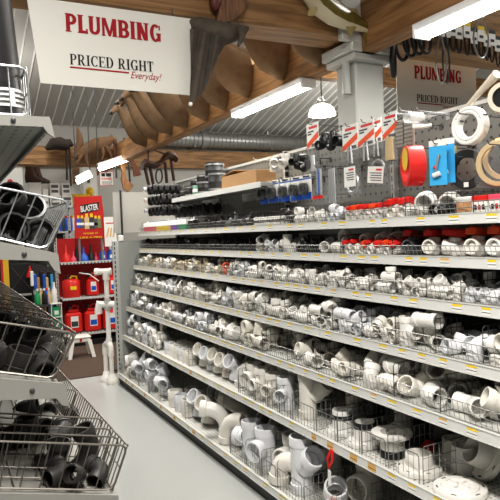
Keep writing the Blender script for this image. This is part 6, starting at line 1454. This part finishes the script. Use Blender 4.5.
for i, (c, m2) in enumerate(((78.7, BLUE), (82.5, GREYP), (87.2, BRASS), (92, DARK), (96, GREYP), (99.6, mat('olive ink', (.2, .22, .1), .5, noise=.05)))):
    big_ = 1.25 if i in (2, 3) else 1; q = at('Y', Yq, c, 229 if big_ > 1 else 228); w_ = .027*big_; h_ = .14*big_
    mb.box((q.x-w_, Yq-.001-.0003*i, q.z), (q.x+w_, Yq, q.z+h_), m2); mb.box((q.x-w_, Yq-.0022, q.z+h_*.3), (q.x+w_, Yq-.0012, q.z+h_*.55), PAPER); mb.box((q.x-w_*.6, Yq-.0016, q.z+h_), (q.x+w_*.6, Yq, q.z+h_*1.3), YELLOW)
mb.build('printed_cans', po)
a, b = at('Y', Yq, 81, 235.5), at('Y', Yq, 100, 232.2); fit_text(po, 'WORK IT', a.x+.03, a.z+.015, b.x-.03, b.z+.0, Yq-.002, YELLOW, .02)
a, b = at('Y', Yq, 80, 239.3), at('Y', Yq, 102, 236); fit_text(po, 'LIKE A PRO', a.x, a.z+.01, b.x, b.z, Yq-.002, YELLOW, .02)
# things on the rack
def fuel_can(x, z, w, h, d, label, body=RED, spout=BLACK, lab=True, y=YR+.15, round_=False):
    t = thing('fuel_can', label, 'fuel can', (x, y, z+.002))
    mb = MB()
    if round_: mb.lathe([(w*.48, 0), (w*.5, .01), (w*.5, h*.72), (w*.42, h*.80), (w*.16, h*.84)], body, 20)
    else: mb.box((-w/2, -d/2, 0), (w/2, d/2, h*.72), body, bev=.03); mb.box((-w*.32, -d*.3, h*.70), (w*.36, d*.3, h*.82), body, bev=.02)
    mb.build('can_body', t, world=False)
    mb = MB(); mb.tube([(w*.30, 0, h*.72), (w*.32, 0, h*.92), (w*.05, 0, h*.95), (-w*.1, 0, h*.8)], .016, body if not round_ else YELLOW, 6); mb.build('handle', t, world=False)
    mb = MB(); mb.lathe([(.03, h*.74), (.032, h*.86), (.02, h*.9), (.018, h), (.004, h)], spout, 10, Matrix.Translation((-w*.18, 0, 0))); mb.build('spout', t, world=False)
    if lab:
        mb = MB(); mb.box((-w*.2, -d/2-.003, h*.2), (w*.25, -d/2, h*.6), PAPER) if not round_ else mb.box((-w*.14, -w*.505, h*.36), (w*.2, -w*.45, h*.52), YELLOW); 
        if not round_: mb.box((-w*.17, -d/2-.004, h*.24), (w*.22, -d/2-.003, h*.42), BLUE if x > 1.8 else DARK)
        mb.build('label', t, world=False)
    return t
X3 = lambda px, py=320: at('Y', YR+.1, px, py).x
for i, px in enumerate((73.5, 92.5, 111)): fuel_can(X3(px), .20, .245, .42, .22, f'red plastic fuel jug with black spout on the rack bottom shelf, {nth(i+1)} from left')
fuel_can(X3(72, 290), .725, .26, .33, .26, 'round red metal fuel can with yellow mark on the middle rack shelf', round_=True)
t = fuel_can(X3(93, 290), .725, .18, .36, .16, 'red fuel jug with long white hose on the middle rack shelf')
mb = MB(); mb.tube([(-.06, -.05, .33), (-.14, -.07, .34), (-.2, -.08, .36)], .01, PAPER, 6); mb.tube([(-.2, -.08, .36), (-.05, -.1, .33), (.08, -.1, .22)], .01, PAPER, 6); mb.build('hose', t, world=False)
fuel_can(X3(113, 290), .725, .18, .36, .16, 'red fuel jug with black spout on middle rack shelf, behind the white pipe figure')
def funnel(px, r, h, m, label):
    t = thing('funnel', label, 'funnel', (X3(px, 260), YR+.12, 1.252)); mb = MB()
    mb.lathe([(r, 0), (r*1.03, .012), (r, .02), (r*.9, h*.32), (r*.25, h*.55), (r*.16, h), (r*.08, h)], m, 18); mb.build('cone', t, world=False)
    mb = MB(); mb.shell([(0, 0, .0), (0, 0, .015)], [r*1.08, r*1.08], r*.95, m, 18); mb.build('rim', t, world=False)
funnel(66.5, .065, .27, RED, 'red funnel with long spout, leftmost on the top rack shelf')
funnel(74, .045, .16, PINK, 'small red funnel beside the leftmost red one on the rack')
funnel(77, .03, .44, BLACK, 'tall thin black funnel left of the blue one on the rack')
funnel(84, .075, .22, BLUE, 'blue funnel on the top shelf of the red rack')
funnel(91.5, .055, .25, BLACK, 'black funnel right of the blue one on the rack')
funnel(96.5, .035, .13, PINK, 'smallest red funnel right of the black one on the rack')
for i, px in enumerate((103, 110.5)):
    t = thing('squeeze_bottle', f'blue bottle with white nozzle on the top rack shelf, {["left", "right"][i]} of two', 'bottle', (X3(px, 260), YR+.1, 1.252))
    mb = MB(); mb.lathe([(.05, 0), (.052, .01), (.052, .10), (.03, .14), (.02, .16)], BLUE, 14); mb.box((-.02, -.054, .03), (.02, -.05, .08), PAPER); mb.build('bottle_body', t, world=False)
    mb = MB(); mb.lathe([(.022, .16), (.02, .2), (.012, .33), (.01, .34)], PAPER, 10)
    if i: mb.tube([(0, 0, .33), (.04, 0, .34), (.06, 0, .25), (.05, 0, .18)], .009, PAPER, 6)
    mb.build('nozzle', t, world=False)
# white card with orange stripes beside the poster
p = at('Y', 8.86, 110.5, 234); t = thing('info_card', 'small white card with orange stripes right of the red poster', 'card', (p.x, 8.86, 1.60))
mb = MB(); mb.box((-.09, 0, -.14), (.09, .006, .30), PAPER); mb.build('card', t, world=False)
mb = MB()
for k in range(3): mb.add([(-.07+.05*k, -.002, .0), (-.045+.05*k, -.002, .0), (-.01+.04*k, -.002, .14), (-.03+.04*k, -.002, .14)], [(0, 1, 2, 3)], TAGO)
mb.box((-.06, -.002, .2), (.06, -.001, .215), RED); mb.build('orange_stripes', t, world=False)
# notice on the slim column
c = [at('Y', 10.17, *q) for q in ((99, 172), (113.5, 171), (114, 185.5), (99.5, 186))]
t = thing('warning_notice', 'small white warning notice with red border on the slim white column', 'notice', c[3])
mb = MB(); mb.prism([(p.x, p.z) for p in c], 10.1698, 10.18, RED); k_ = lambda p: (p.x+(sum(q.x for q in c)/4-p.x)*.08, p.z+(sum(q.z for q in c)/4-p.z)*.08); mb.prism([k_(p) for p in c], 10.166, 10.1699, PAPER); mb.build('notice_board', t)
mb = MB(); mb.box((2.2, 10.18, c[2].z+.05), (2.24, 10.199, c[1].z-.05), DARK); mb.build('clip', t)
mb = MB(); 
for q0, q1, w_ in ((101.5, 105, 5), (106, 111, 4)): a = at('Y', 10.165, q0, 176.5); b = at('Y', 10.165, q1, 173.2); mb.box((a.x, 10.164, a.z), (b.x, 10.1655, b.z), BLACK)
mb.build('black_symbols', t)
a, b = at('Y', 10.165, 101, 180), at('Y', 10.165, 112, 177.6); fit_text(t, 'WARNING', a.x, a.z, b.x, b.z, 10.164, RED, .02)
mb = MB()
for j in range(3): a = at('Y', 10.165, 102, 182+j*1.2); mb.box((a.x, 10.164, a.z), (a.x+.17, 10.1655, a.z+.008), DARK)
mb.build('text_lines', t)
# plain white board on a dark pole behind the end panel
q = [at('Y', 7.1, *p) for p in ((114, 193), (151, 189), (183, 232), (114.5, 233))]
t = thing('white_board', 'large plain white board behind the far end of the shelving', 'board', (q[3].x, 7.1, q[3].z))
mb = MB(); mb.box((q[3].x, 7.1, q[3].z), (2.60, 7.13, q[0].z+.01), mat('board white', (.55, .54, .50), .5, noise=.06, nscale=2)); mb.build('board', t)
pp = at('Y', 7.06, 123, 240); mb = MB(); mb.tube([(pp.x, 7.08, 0), (pp.x, 7.08, q[0].z+.03)], .012, DARK, 8); mb.build('pole', t)
mb = MB(); mb.box((pp.x-.2, 6.95, .0125), (pp.x+.2, 7.2, .03), DARK); mb.build('foot', t)
p = at('Y', 6.36, 121, 244); mb = MB(); mb.lathe([(.03, 0), (.03, .05), (.015, .06)], PAPER, 12, Matrix.Translation((p.x, 6.353, 1.5555))); single(mb, 'white_stopper', 'small white stopper on the top edge of the grey end panel', 'stopper', (p.x, 6.353, 1.5555))

# ------------------------------------------------------------------ pipe figure and step stool
fig = thing('pipe_figure', 'white pipe figure with two feet standing at the end of the shelving', 'pipe figure', (1.56, 6.47, 0))
YP = 6.5; g = lambda px, py: at('Y', YP, px, py)
fA, fB = V((1.535, 6.60, 0)), V((1.56, 6.445, 0)); hip = g(111.3, 345); 
tops = {}
for s, f_, px in ((0, fA, 107.5), (1, fB, 115.3)):
    kt = V((f_.x, f_.y, .33)); mb = MB(); mb.tube([V((f_.x, f_.y, .03)), kt], .024, PVC, 14); mb.build('leg', fig)
    mb = MB(); mb.lathe([(.062, 0), (.064, .006), (.058, .05), (.042, .07), (.03, .11)], PVC, 18, Matrix.Translation(f_)); mb.build('foot', fig)
    top = V((1.555, 6.49, .43)); mid_ = V((f_.x, f_.y, .43)); mb = MB(); mb.tube([kt-V((0, 0, .03)), kt+V((0, 0, .03)), kt.lerp(mid_, .75), mid_.lerp(top, .4), top], [.031, .031, .029, .029, .029], PVC, 14); mb.build('hip_elbow', fig)
top = V((1.555, 6.49, .41))
zh = g(105, 271.5).z; za = g(111, 304).z
mb = MB(); mb.tube([top, V((1.555, 6.49, zh+.01))], .026, PVC, 14); mb.tube([top, top+V((0, 0, .08))], .033, PVC, 14); mb.build('body_pipe', fig)
mb = MB(); a = V((1.555, 6.49, zh)); d = (c_r*1).normalized(); d.z = 0
mb.tube([a-d*.12, a-d*.08, a-d*.079, a+d*.04, a+d*.041, a+d*.06], [.040, .040, .034, .034, .040, .040], PVC, 14); mb.tube([a, a-V((0, 0, .09))], .038, PVC, 14); mb.build('head_tee', fig)
for s in (-1, 1):
    b = V((1.555, 6.49, za)); mb = MB(); mb.tube([b, b+d*s*.05, b+d*s*.085+V((0, 0, .015 if s < 0 else -.0)), b+d*s*.10+V((0, 0, -.05)), b+d*s*.10+V((0, 0, -.10))], [.038, .038, .042, .040, .042], PVC, 14)
    mb.tube([b+V((0, 0, .06)), b-V((0, 0, .06))], .039, PVC, 14); mb.build('arm_elbow', fig)
st = thing('step_stool', 'low white plastic step stool on the brown mat before the red rack', 'stool', (1.55, 8.12, .0125)); st.scale = (.82, .85, 1.0)
mb = MB(); mb.box((-.17, -.13, .25), (.17, .13, .285), PVC, bev=.015); mb.box((-.155, -.118, .20), (.155, .118, .255), PVC, bev=.01); mb.build('seat', st, world=False)
for sx in (-1, 1):
    for sy in (-1, 1):
        mb = MB(); mb.loft([[V((sx*(.19+a*.028), sy*(.15+b*.022), 0)) for a, b in ((-1,-1),(1,-1),(1,1),(-1,1))], [V((sx*(.135+a*.034), sy*(.10+b*.028), .23)) for a, b in ((-1,-1),(1,-1),(1,1),(-1,1))]], PVC, smooth=False); mb.build('leg', st, world=False)
mb = MB(); mb.lathe([(.022, 0), (.003, .001)], RED, 12, Matrix.Translation((0, -.1185, .23)) @ Matrix.Rotation(PI/2, 4, 'X')); mb.build('red_badge', st, world=False)

# ------------------------------------------------------------------ far racks at left
YK = 9.7
rk2 = thing('storage_rack', 'tall grey storage rack far away, left of the red rack', 'storage rack', (.7, 10.0, 0))
for x in (-1.2, .35, 1.78):
    for y in (YK+.02, YK+.48): mb = MB(); mb.box((x-.02, y-.02, 0), (x+.02, y+.02, 2.1), SLOT); mb.build('upright', rk2)
SH2 = [2.09, 1.72, .78, .42, .1]
for z in SH2: mb = MB(); mb.box((-1.22, YK, z-.03), (1.80, YK+.5, z), SHELF_D); mb.build('shelf', rk2)
mb = MB(); mb.box((-1.22, YK+.5, .1), (1.8, YK+.515, 2.1), mat('rack back dark', (.07, .07, .075), .6, noise=.1)); mb.build('back_panel', rk2)
def carton(px0, px1, z0, h, y, label, m=PAPER, bands=2, name='white_carton', tilt=0):
    a, b = at('Y', y, px0, 200), at('Y', y, px1, 200); t = thing(name, label, 'box', ((a.x+b.x)/2, y+.12, z0+.001)); w_ = b.x-a.x
    t.rotation_euler = (0, 0, tilt)
    mb = MB(); mb.box((-w_/2, -.12, 0), (w_/2, .12, h), m, bev=.004); mb.build('box_body', t, world=False)
    if bands:
        mb = MB()
        for k in range(bands): mb.box((-w_*.36, -.1225, h*(.2+.4*k)), (w_*.36, -.1203, h*(.2+.4*k)+.045), GREYP)
        mb.build('printed_panel', t, world=False)
    return t
carton(50, 61, 2.09, .20, YK+.05, 'white carton with grey print, lower of the left stack on the far rack'); carton(50.5, 60, 2.291, .19, YK+.05, 'white carton with grey print, upper of left stack on the far rack')
carton(62, 72.5, 2.09, .20, YK+.05, 'white carton with grey print, lower of the right stack on the far rack'); carton(62.5, 71, 2.291, .19, YK+.05, 'white carton with grey print, upper of right stack on the far rack')
carton(29, 42, 2.09, .40, YK+.05, 'tall plain white carton under the brown boots on the far rack', PAPER, 0); carton(43, 48.5, 2.09, .30, YK+.05, 'slim white carton between the boots and the stacked cartons', PAPER, 1)
a, b = at('Y', YK, 73, 190), at('Y', YK, 94, 190); t = thing('yellow_bag', 'crumpled yellow bag on the far rack behind the red poster', 'bag', ((a.x+b.x)/2, YK+.2, 2.091))
mb = MB(); mb.box((-.20, -.12, 0), (.16, .12, .22), mat('yellow film', (.62, .40, .02), .45, noise=.25, nscale=8, bump=.3), bev=.05); mb.box((.08, -.06, .18), (.2, .08, .34), MATS['yellow film'], bev=.04); mb.build('bag_body', t, world=False)
mb = MB(); mb.box((-.06, -.124, .06), (.04, -.12, .14), DARK); mb.build('printed_mark', t, world=False)
# pair of boots
BOOT = mat('boot leather', (.055, .025, .014), .5, noise=.3)
for i, px in enumerate((33, 39)):
    p = at('Y', YK+.1, px, 180); t = thing('boot', f'tall dark brown boot on the white carton, {["left", "right"][i]} of the pair', 'boot', (p.x-.03+.02*i, YK+.10+.13*i, 2.492), 'pair of brown boots')
    mb = MB(); mb.loft([[V((cx+rx*math.cos(a_), ry*math.sin(a_), z_)) for a_ in [2*PI*k/14 for k in range(14)]] for cx, rx, ry, z_ in ((.06, .14, .05, .012), (.05, .14, .05, .05), (.0, .09, .05, .10), (-.01, .065, .05, .2), (-.01, .075, .06, .34), (-.01, .08, .065, .46))], BOOT); mb.build('boot_upper', t, world=False)
    mb = MB(); mb.box((-.08, -.05, 0), (.2, .05, .02), BLACK, bev=.01); mb.box((-.08, -.045, .0), (-.02, .045, .035), BLACK); mb.build('sole', t, world=False)
# spray cans on the second rack shelf
for i, (px, m2) in enumerate(((63, DARK), (66, BLUE), (68.5, PAPER), (71, BLUE), (73, PAPER), (60, BLUE), (57, PAPER))):
    p = at('Y', YK+.1, px, 220); t = thing('spray_can', f'far {["dark", "blue", "white"][[DARK, BLUE, PAPER].index(m2)]} can on the rack shelf below the cartons, near photo centre-left, piece {nth(i+1)}', 'can', (p.x, YK+.1, 1.721), 'cans below the stacked cartons')
    mb = MB(); mb.lathe([(.033, 0), (.034, .004), (.034, .19), (.022, .21)], m2, 12); mb.build('can_body', t, world=False); mb = MB(); mb.lathe([(.018, .21), (.018, .24), (.01, .245)], RED if i % 2 else YELLOW, 10); mb.build('can_cap', t, world=False)
# things on the middle rack shelf
p = at('Y', YK, 21, 277); a, b = at('Y', YK, 10, 291), at('Y', YK, 31.5, 266); zs = .78
t = thing('black_crate', 'black box with crossed straps on the far rack at left', 'crate', ((a.x+b.x)/2, YK+.2, zs+.001)); w_ = b.x-a.x
mb = MB(); mb.box((-w_/2, -.18, 0), (w_/2, .18, .47), BLACK, bev=.015); mb.build('crate_body', t, world=False)
mb = MB(); mb.tube([(-w_*.42, -.183, .06), (w_*.42, -.183, .42)], .008, DARK, 4); mb.tube([(w_*.42, -.183, .06), (-w_*.42, -.183, .42)], .008, DARK, 4); mb.build('straps', t, world=False)
a = at('Y', YK, 7, 280); mb = MB(); mb.box((a.x-.05, YK-.05, 0), (a.x+.03, YK-.01, 1.5), mat('yellow paint', (.65, .42, .03), .5, noise=.1)); mb.box((a.x-.08, YK-.03, 0), (a.x-.05, YK-.012, 1.45), RED); single(mb, 'yellow_post', 'yellow and red upright post at far left below the basket', 'post', (a.x, YK-.03, 0))
# brushes and brooms standing in a bin
bi = [(33, BLACK, PAPER), (36, PAPER, BLUE), (39, DARK, CARD), (42, WOODL, BLACK), (45, WOODL, BLUE), (48, PAPER, TAN), (50, BLUE, BLACK), (52.5, SKY, SKY)]
an_ = ['black-handled', 'white-handled', 'grey-handled', 'wooden-handled', 'wooden-handled', 'white-handled', 'blue-handled', 'light blue']
hn_ = ['white', 'blue', 'brown', 'black', 'blue', 'tan', 'black', 'light blue']
for i, (px, m2, m3) in enumerate(bi):
    Yb = 9.2; p = at('Y', Yb, px, 300); t = thing('scrub_brush', f'{an_[i]} brush with {hn_[i]} head standing far away left of the red rack', 'brush', (p.x, Yb, .0125))
    zt = at('Y', Yb, px, 272+3*(i % 3)).z
    mb = MB(); mb.tube([(0, 0, .3), (0, .02, zt-.2)], .014, m2, 8); mb.build('handle', t, world=False)
    mb = MB(); mb.box((-.022, -.03, zt-.22), (.022, .05, zt), m3, bev=.008); mb.build('brush_head', t, world=False)
    mb = MB(); mb.box((-.02, -.03, 0), (.02, .03, .32), m2, bev=.006); mb.build('holder', t, world=False)
cols = [(GREEN, 'green'), (TAN, 'tan'), (BLACK, 'black'), (BLUE, 'dark blue'), (PAPER, 'white'), (TAN, 'tan')]
tb = thing('low_table', 'low dark table far left of the red rack holding coloured bottles', 'table', (1.10, 8.98, .0125))
mb = MB(); mb.box((-.42, -.1, .62), (.22, .1, .65), DARK); mb.build('table_top', tb, world=False)
for sx in (-.4, .2):
    for sy in (-.08, .08): mb = MB(); mb.box((sx-.015, sy-.015, 0), (sx+.015, sy+.015, .62), DARK); mb.build('leg', tb, world=False)
for i, (px, (m2, nm)) in enumerate(zip((37.5, 41.5, 44.5, 47, 54.5, 49.5), cols)):
    p = at('Y', 9.0, px, 300); t = thing('cleaner_bottle', f'{nm} bottle on the low dark table far away, {nth(i+1)} counting by colour from green', 'bottle', (p.x, 9.0+.03*(i % 2), .6635))
    h_ = .2 if i != 4 else .28; mb = MB(); mb.lathe([(.04, 0), (.042, .005), (.042, h_*.65), (.018, h_*.85), (.016, h_)], m2, 12); mb.build('bottle_body', t, world=False)
    mb = MB(); mb.lathe([(.018, h_), (.018, h_+.03)], RED if i == 3 else PAPER, 8); mb.build('cap', t, world=False)
p = at('Y', 8.95, 56.5, 312); t = thing('wire_stand', 'small white wire stand holding green boxes left of the red rack', 'stand', (p.x, 9.0, .0125))
mb = MB()
for sx in (-.07, .07):
    for sy in (-.06, .06): mb.box((sx-.006, sy-.006, 0), (sx+.006, sy+.006, .66), PAPER)
mb.build('frame', t, world=False)
for z in (.1, .28, .46, .655): mb = MB(); mb.box((-.08, -.07, z-.01), (.08, .07, z), PAPER); mb.build('shelf', t, world=False)
for k, z in enumerate((.1, .28, .46)):
    q = thing('green_box', f'green box on the small white stand, {["lowest", "middle", "topmost"][k]} of three', 'box', (p.x, 9.0, .0125+z+.001)); mb = MB(); mb.box((-.055, -.055, 0), (.055, .055, .14), GREEN, bev=.003); mb.build('box_body', q, world=False)
    mb = MB(); mb.box((-.03, -.058, .03), (.03, -.0555, .09), PAPER); mb.build('label', q, world=False)
carton(20, 32.5, .42, .2, YK+.05, 'open brown cardboard box under the black crate on the far rack', CARD, 0, 'brown_carton')
t = thing('red_funnel', 'red funnel lying beside the black box on the far rack', 'funnel', at('Y', YK-.02, 30, 272)); mb = MB(); mb.lathe([(.06, -.08), (.05, -.02), (.015, .05), (.01, .1)], RED, 14); mb.build('cone', t, world=False); mb = MB(); mb.tube([(0, .0, .0), (0, .04, 0)], .01, RED, 6); mb.build('tab', t, world=False)
# far sign with black letters at the left edge
q0, q1 = at('Y', 12.95, -6, 195), at('Y', 12.95, 22, 160); t = thing('wall_sign', 'white sign with red mark on the far wall at left edge', 'sign', q0)
mb = MB(); mb.box((q0.x, 12.96, q0.z), (q1.x, 12.99, q1.z), PAPER); mb.build('sign_board', t)
a = at('Y', 12.95, 10, 181.5); mb = MB(); mb.ball(a, (.05, .008, .05), RED); mb.build('red_mark', t)
a, b = at('Y', 12.95, 3, 188.5), at('Y', 12.95, 11, 185.5); fit_text(t, 'ET', a.x, a.z, b.x, b.z, 12.955, BLACK, .02)

# ------------------------------------------------------------------ cross beam far away, with things hung on it
za, zb = at('Y', 9.3, 60, 165.5).z, at('Y', 9.3, 60, 147).z
structure('beam', MB().box((WX0+.01, 9.3, za), (2.49, 9.5, zb), BEAMX, bev=.01), 'far wooden cross beam above the red rack')
FOX = mat('fox fur', (.15, .085, .045), .9, noise=.4, nscale=14)
YX = 9.12; gx = lambda px, py, d=0: at('Y', YX+d, px, py)
t = thing('fox_mount', 'brown mounted fox leaping along the far wooden cross beam', 'animal mount', gx(92, 148))
mb = MB(); mb.tube([gx(74, 158), gx(77, 156), gx(82, 153), gx(90, 148), gx(98, 144), gx(105, 143), gx(109, 141), gx(112, 139), gx(114.5, 141), gx(116, 145)], [.03, .06, .085, .105, .10, .095, .075, .06, .05, .02], FOX, 12)
for a_, b_, c_ in (((82, 154), (79, 160), (76, 164)), ((86, 152), (86, 159), (88, 165)), ((102, 147), (104, 154), (102, 160)), ((106, 146), (110, 152), (112, 158))): mb.tube([gx(*a_, -.04), gx(*b_, -.05), gx(*c_, -.05)], [.04, .025, .018], FOX, 8)
for s in (-1, 1): mb.loft([[gx(111.5, 138, s*.04)+V((.02*math.cos(k), .01*math.sin(k), 0)) for k in (0, 2, 4)], [gx(110.5, 134, s*.05)+V((.003*math.cos(k), .003*math.sin(k), 0)) for k in (0, 2, 4)]], FOX)
mb.build('fox_body', t)
mb = MB(); mb.tube([gx(75, 157), gx(77.5, 150), gx(80, 142), gx(79, 134), gx(77, 127)], [.03, .05, .055, .04, .01], FOX, 10); mb.build('tail', t)
mb = MB(); mb.tube([gx(92, 148), V((gx(92, 148).x, 9.31, gx(92, 148).z-.02))], .012, DARK, 5); mb.build('wall_peg', t)
# dark pelt left of it
DK = mat('dark pelt', (.028, .020, .016), .9, noise=.4, nscale=14)
t = thing('dark_pelt', 'dark furry pelt draped on the far cross beam beside the bracket', 'pelt', gx(60, 148)); mb = MB(); mb.tube([gx(46, 149), gx(53, 144), gx(60, 143.5), gx(66, 145), gx(70, 143), gx(73, 146)], [.03, .09, .10, .085, .06, .02], DK, 10); mb.build('pelt_body', t)
mb = MB(); mb.tube([gx(66, 147), gx(66.5, 160), gx(67, 180)], .016, DK, 6); mb.tube([gx(69, 147), gx(70, 165), gx(71, 186)], .016, DK, 6); mb.build('hanging_strap', t)
# rifles
STOCK = wood_mat('gun stock', (.36, .19, .075), (.2, .09, .035), 'Z', 6); STOCKD = wood_mat('dark gun stock', (.22, .08, .04), (.10, .035, .02), 'Z', 6)
def rifle(pts, ws, bar, m, label):
    q = [gx(*p) for p in pts]; t = thing('rifle', label, 'rifle', q[0])
    L, R = [], []
    for i, p in enumerate(q):
        d = (q[min(i+1, len(q)-1)]-q[max(i-1, 0)]).normalized(); n_ = V((d.z, 0, -d.x)); L.append(p+n_*ws[i]); R.append(p-n_*ws[i])
    mb = MB(); mb.loft([[l+V((0, -.02, 0)), r_+V((0, -.02, 0)), r_+V((0, .02, 0)), l+V((0, .02, 0))] for l, r_ in zip(L, R)], m, smooth=False); mb.build('stock', t)
    b = [gx(*p, -.01) for p in bar]; mb = MB(); mb.tube(b, .014, BLACK, 7); mb.build('barrel', t)
    k = q[0]; mb = MB(); mb.tube([k, V((k.x, 9.305, max(k.z, za+.04)))], .01, DARK, 5); mb.build('wall_peg', t)
rifle([(121.5, 142), (122, 155), (122.5, 165), (124, 173), (123.5, 179), (127, 186), (131, 189)], [.03, .035, .035, .03, .045, .075, .07], [(124, 138), (126, 150), (129, 168), (130, 182)], STOCK, 'pale wooden rifle stock hanging on the far beam, largest of the rifles')
rifle([(130, 146), (131, 156), (132.5, 163), (136, 170), (137.5, 176)], [.025, .03, .03, .05, .06], [(130, 130), (130, 146), (131, 156)], STOCKD, 'reddish brown rifle with butt hanging lowest right of the pale stock')
rifle([(115, 140), (115.5, 150), (116, 158)], [.022, .025, .02], [(115.5, 140), (116, 160), (116.5, 178)], STOCKD, 'dark slim rifle hanging at the left of the pale stock')
# curved brown bench hanging from the long beam
YS = 7.8; gs = lambda px, py, d=0: at('Y', YS+d, px, py); LEATH = mat('brown leather', (.062, .03, .018), .6, noise=.25)
t = thing('saddle_rack', 'dark brown curved rack with long legs hanging left of the rubber couplings', 'rack', gs(158, 165))
rings = []
for px, py, h in ((142, 166, 5), (145, 163, 4.5), (150, 164.5, 4), (155, 165.5, 3.6), (160, 163, 3.6), (164, 158, 4), (168, 155, 4.6), (173, 156, 5), (176, 159, 4)):
    c0 = gs(px, py); rings.append([c0+V((0, .09*math.cos(a_), h*.0125*math.sin(a_))) for a_ in [2*PI*k/10 for k in range(10)]])
mb = MB(); mb.loft(rings, LEATH); mb.build('seat', t)
for a_, b_ in (((145, 168), (149, 186)), ((150, 167), (154, 187)), ((165, 162), (167, 183)), ((171, 160), (174, 181))): mb = MB(); mb.tube([gs(*a_), gs(*b_)], .022, LEATH, 7); mb.build('leg', t)
mb = MB(); mb.tube([gs(159+3.2*math.cos(k), 176+7*math.sin(k)) for k in [i*PI/8 for i in range(16)]], .012, DARK, 6, closed=True); mb.build('ring', t)
for px, py in ((148, 161), (167, 151)): p = gs(px, py); mb = MB(); mb.tube([p-V((0, 0, .05)), V((2.52 if px < 150 else 2.6, YS, 2.76))], .012, LEATH, 6); mb.build('strap', t)
bpy.context.scene.view_settings.view_transform = 'Standard'
bpy.context.scene.view_settings.look = 'Medium High Contrast'
bpy.context.scene.view_settings.exposure = 0.12
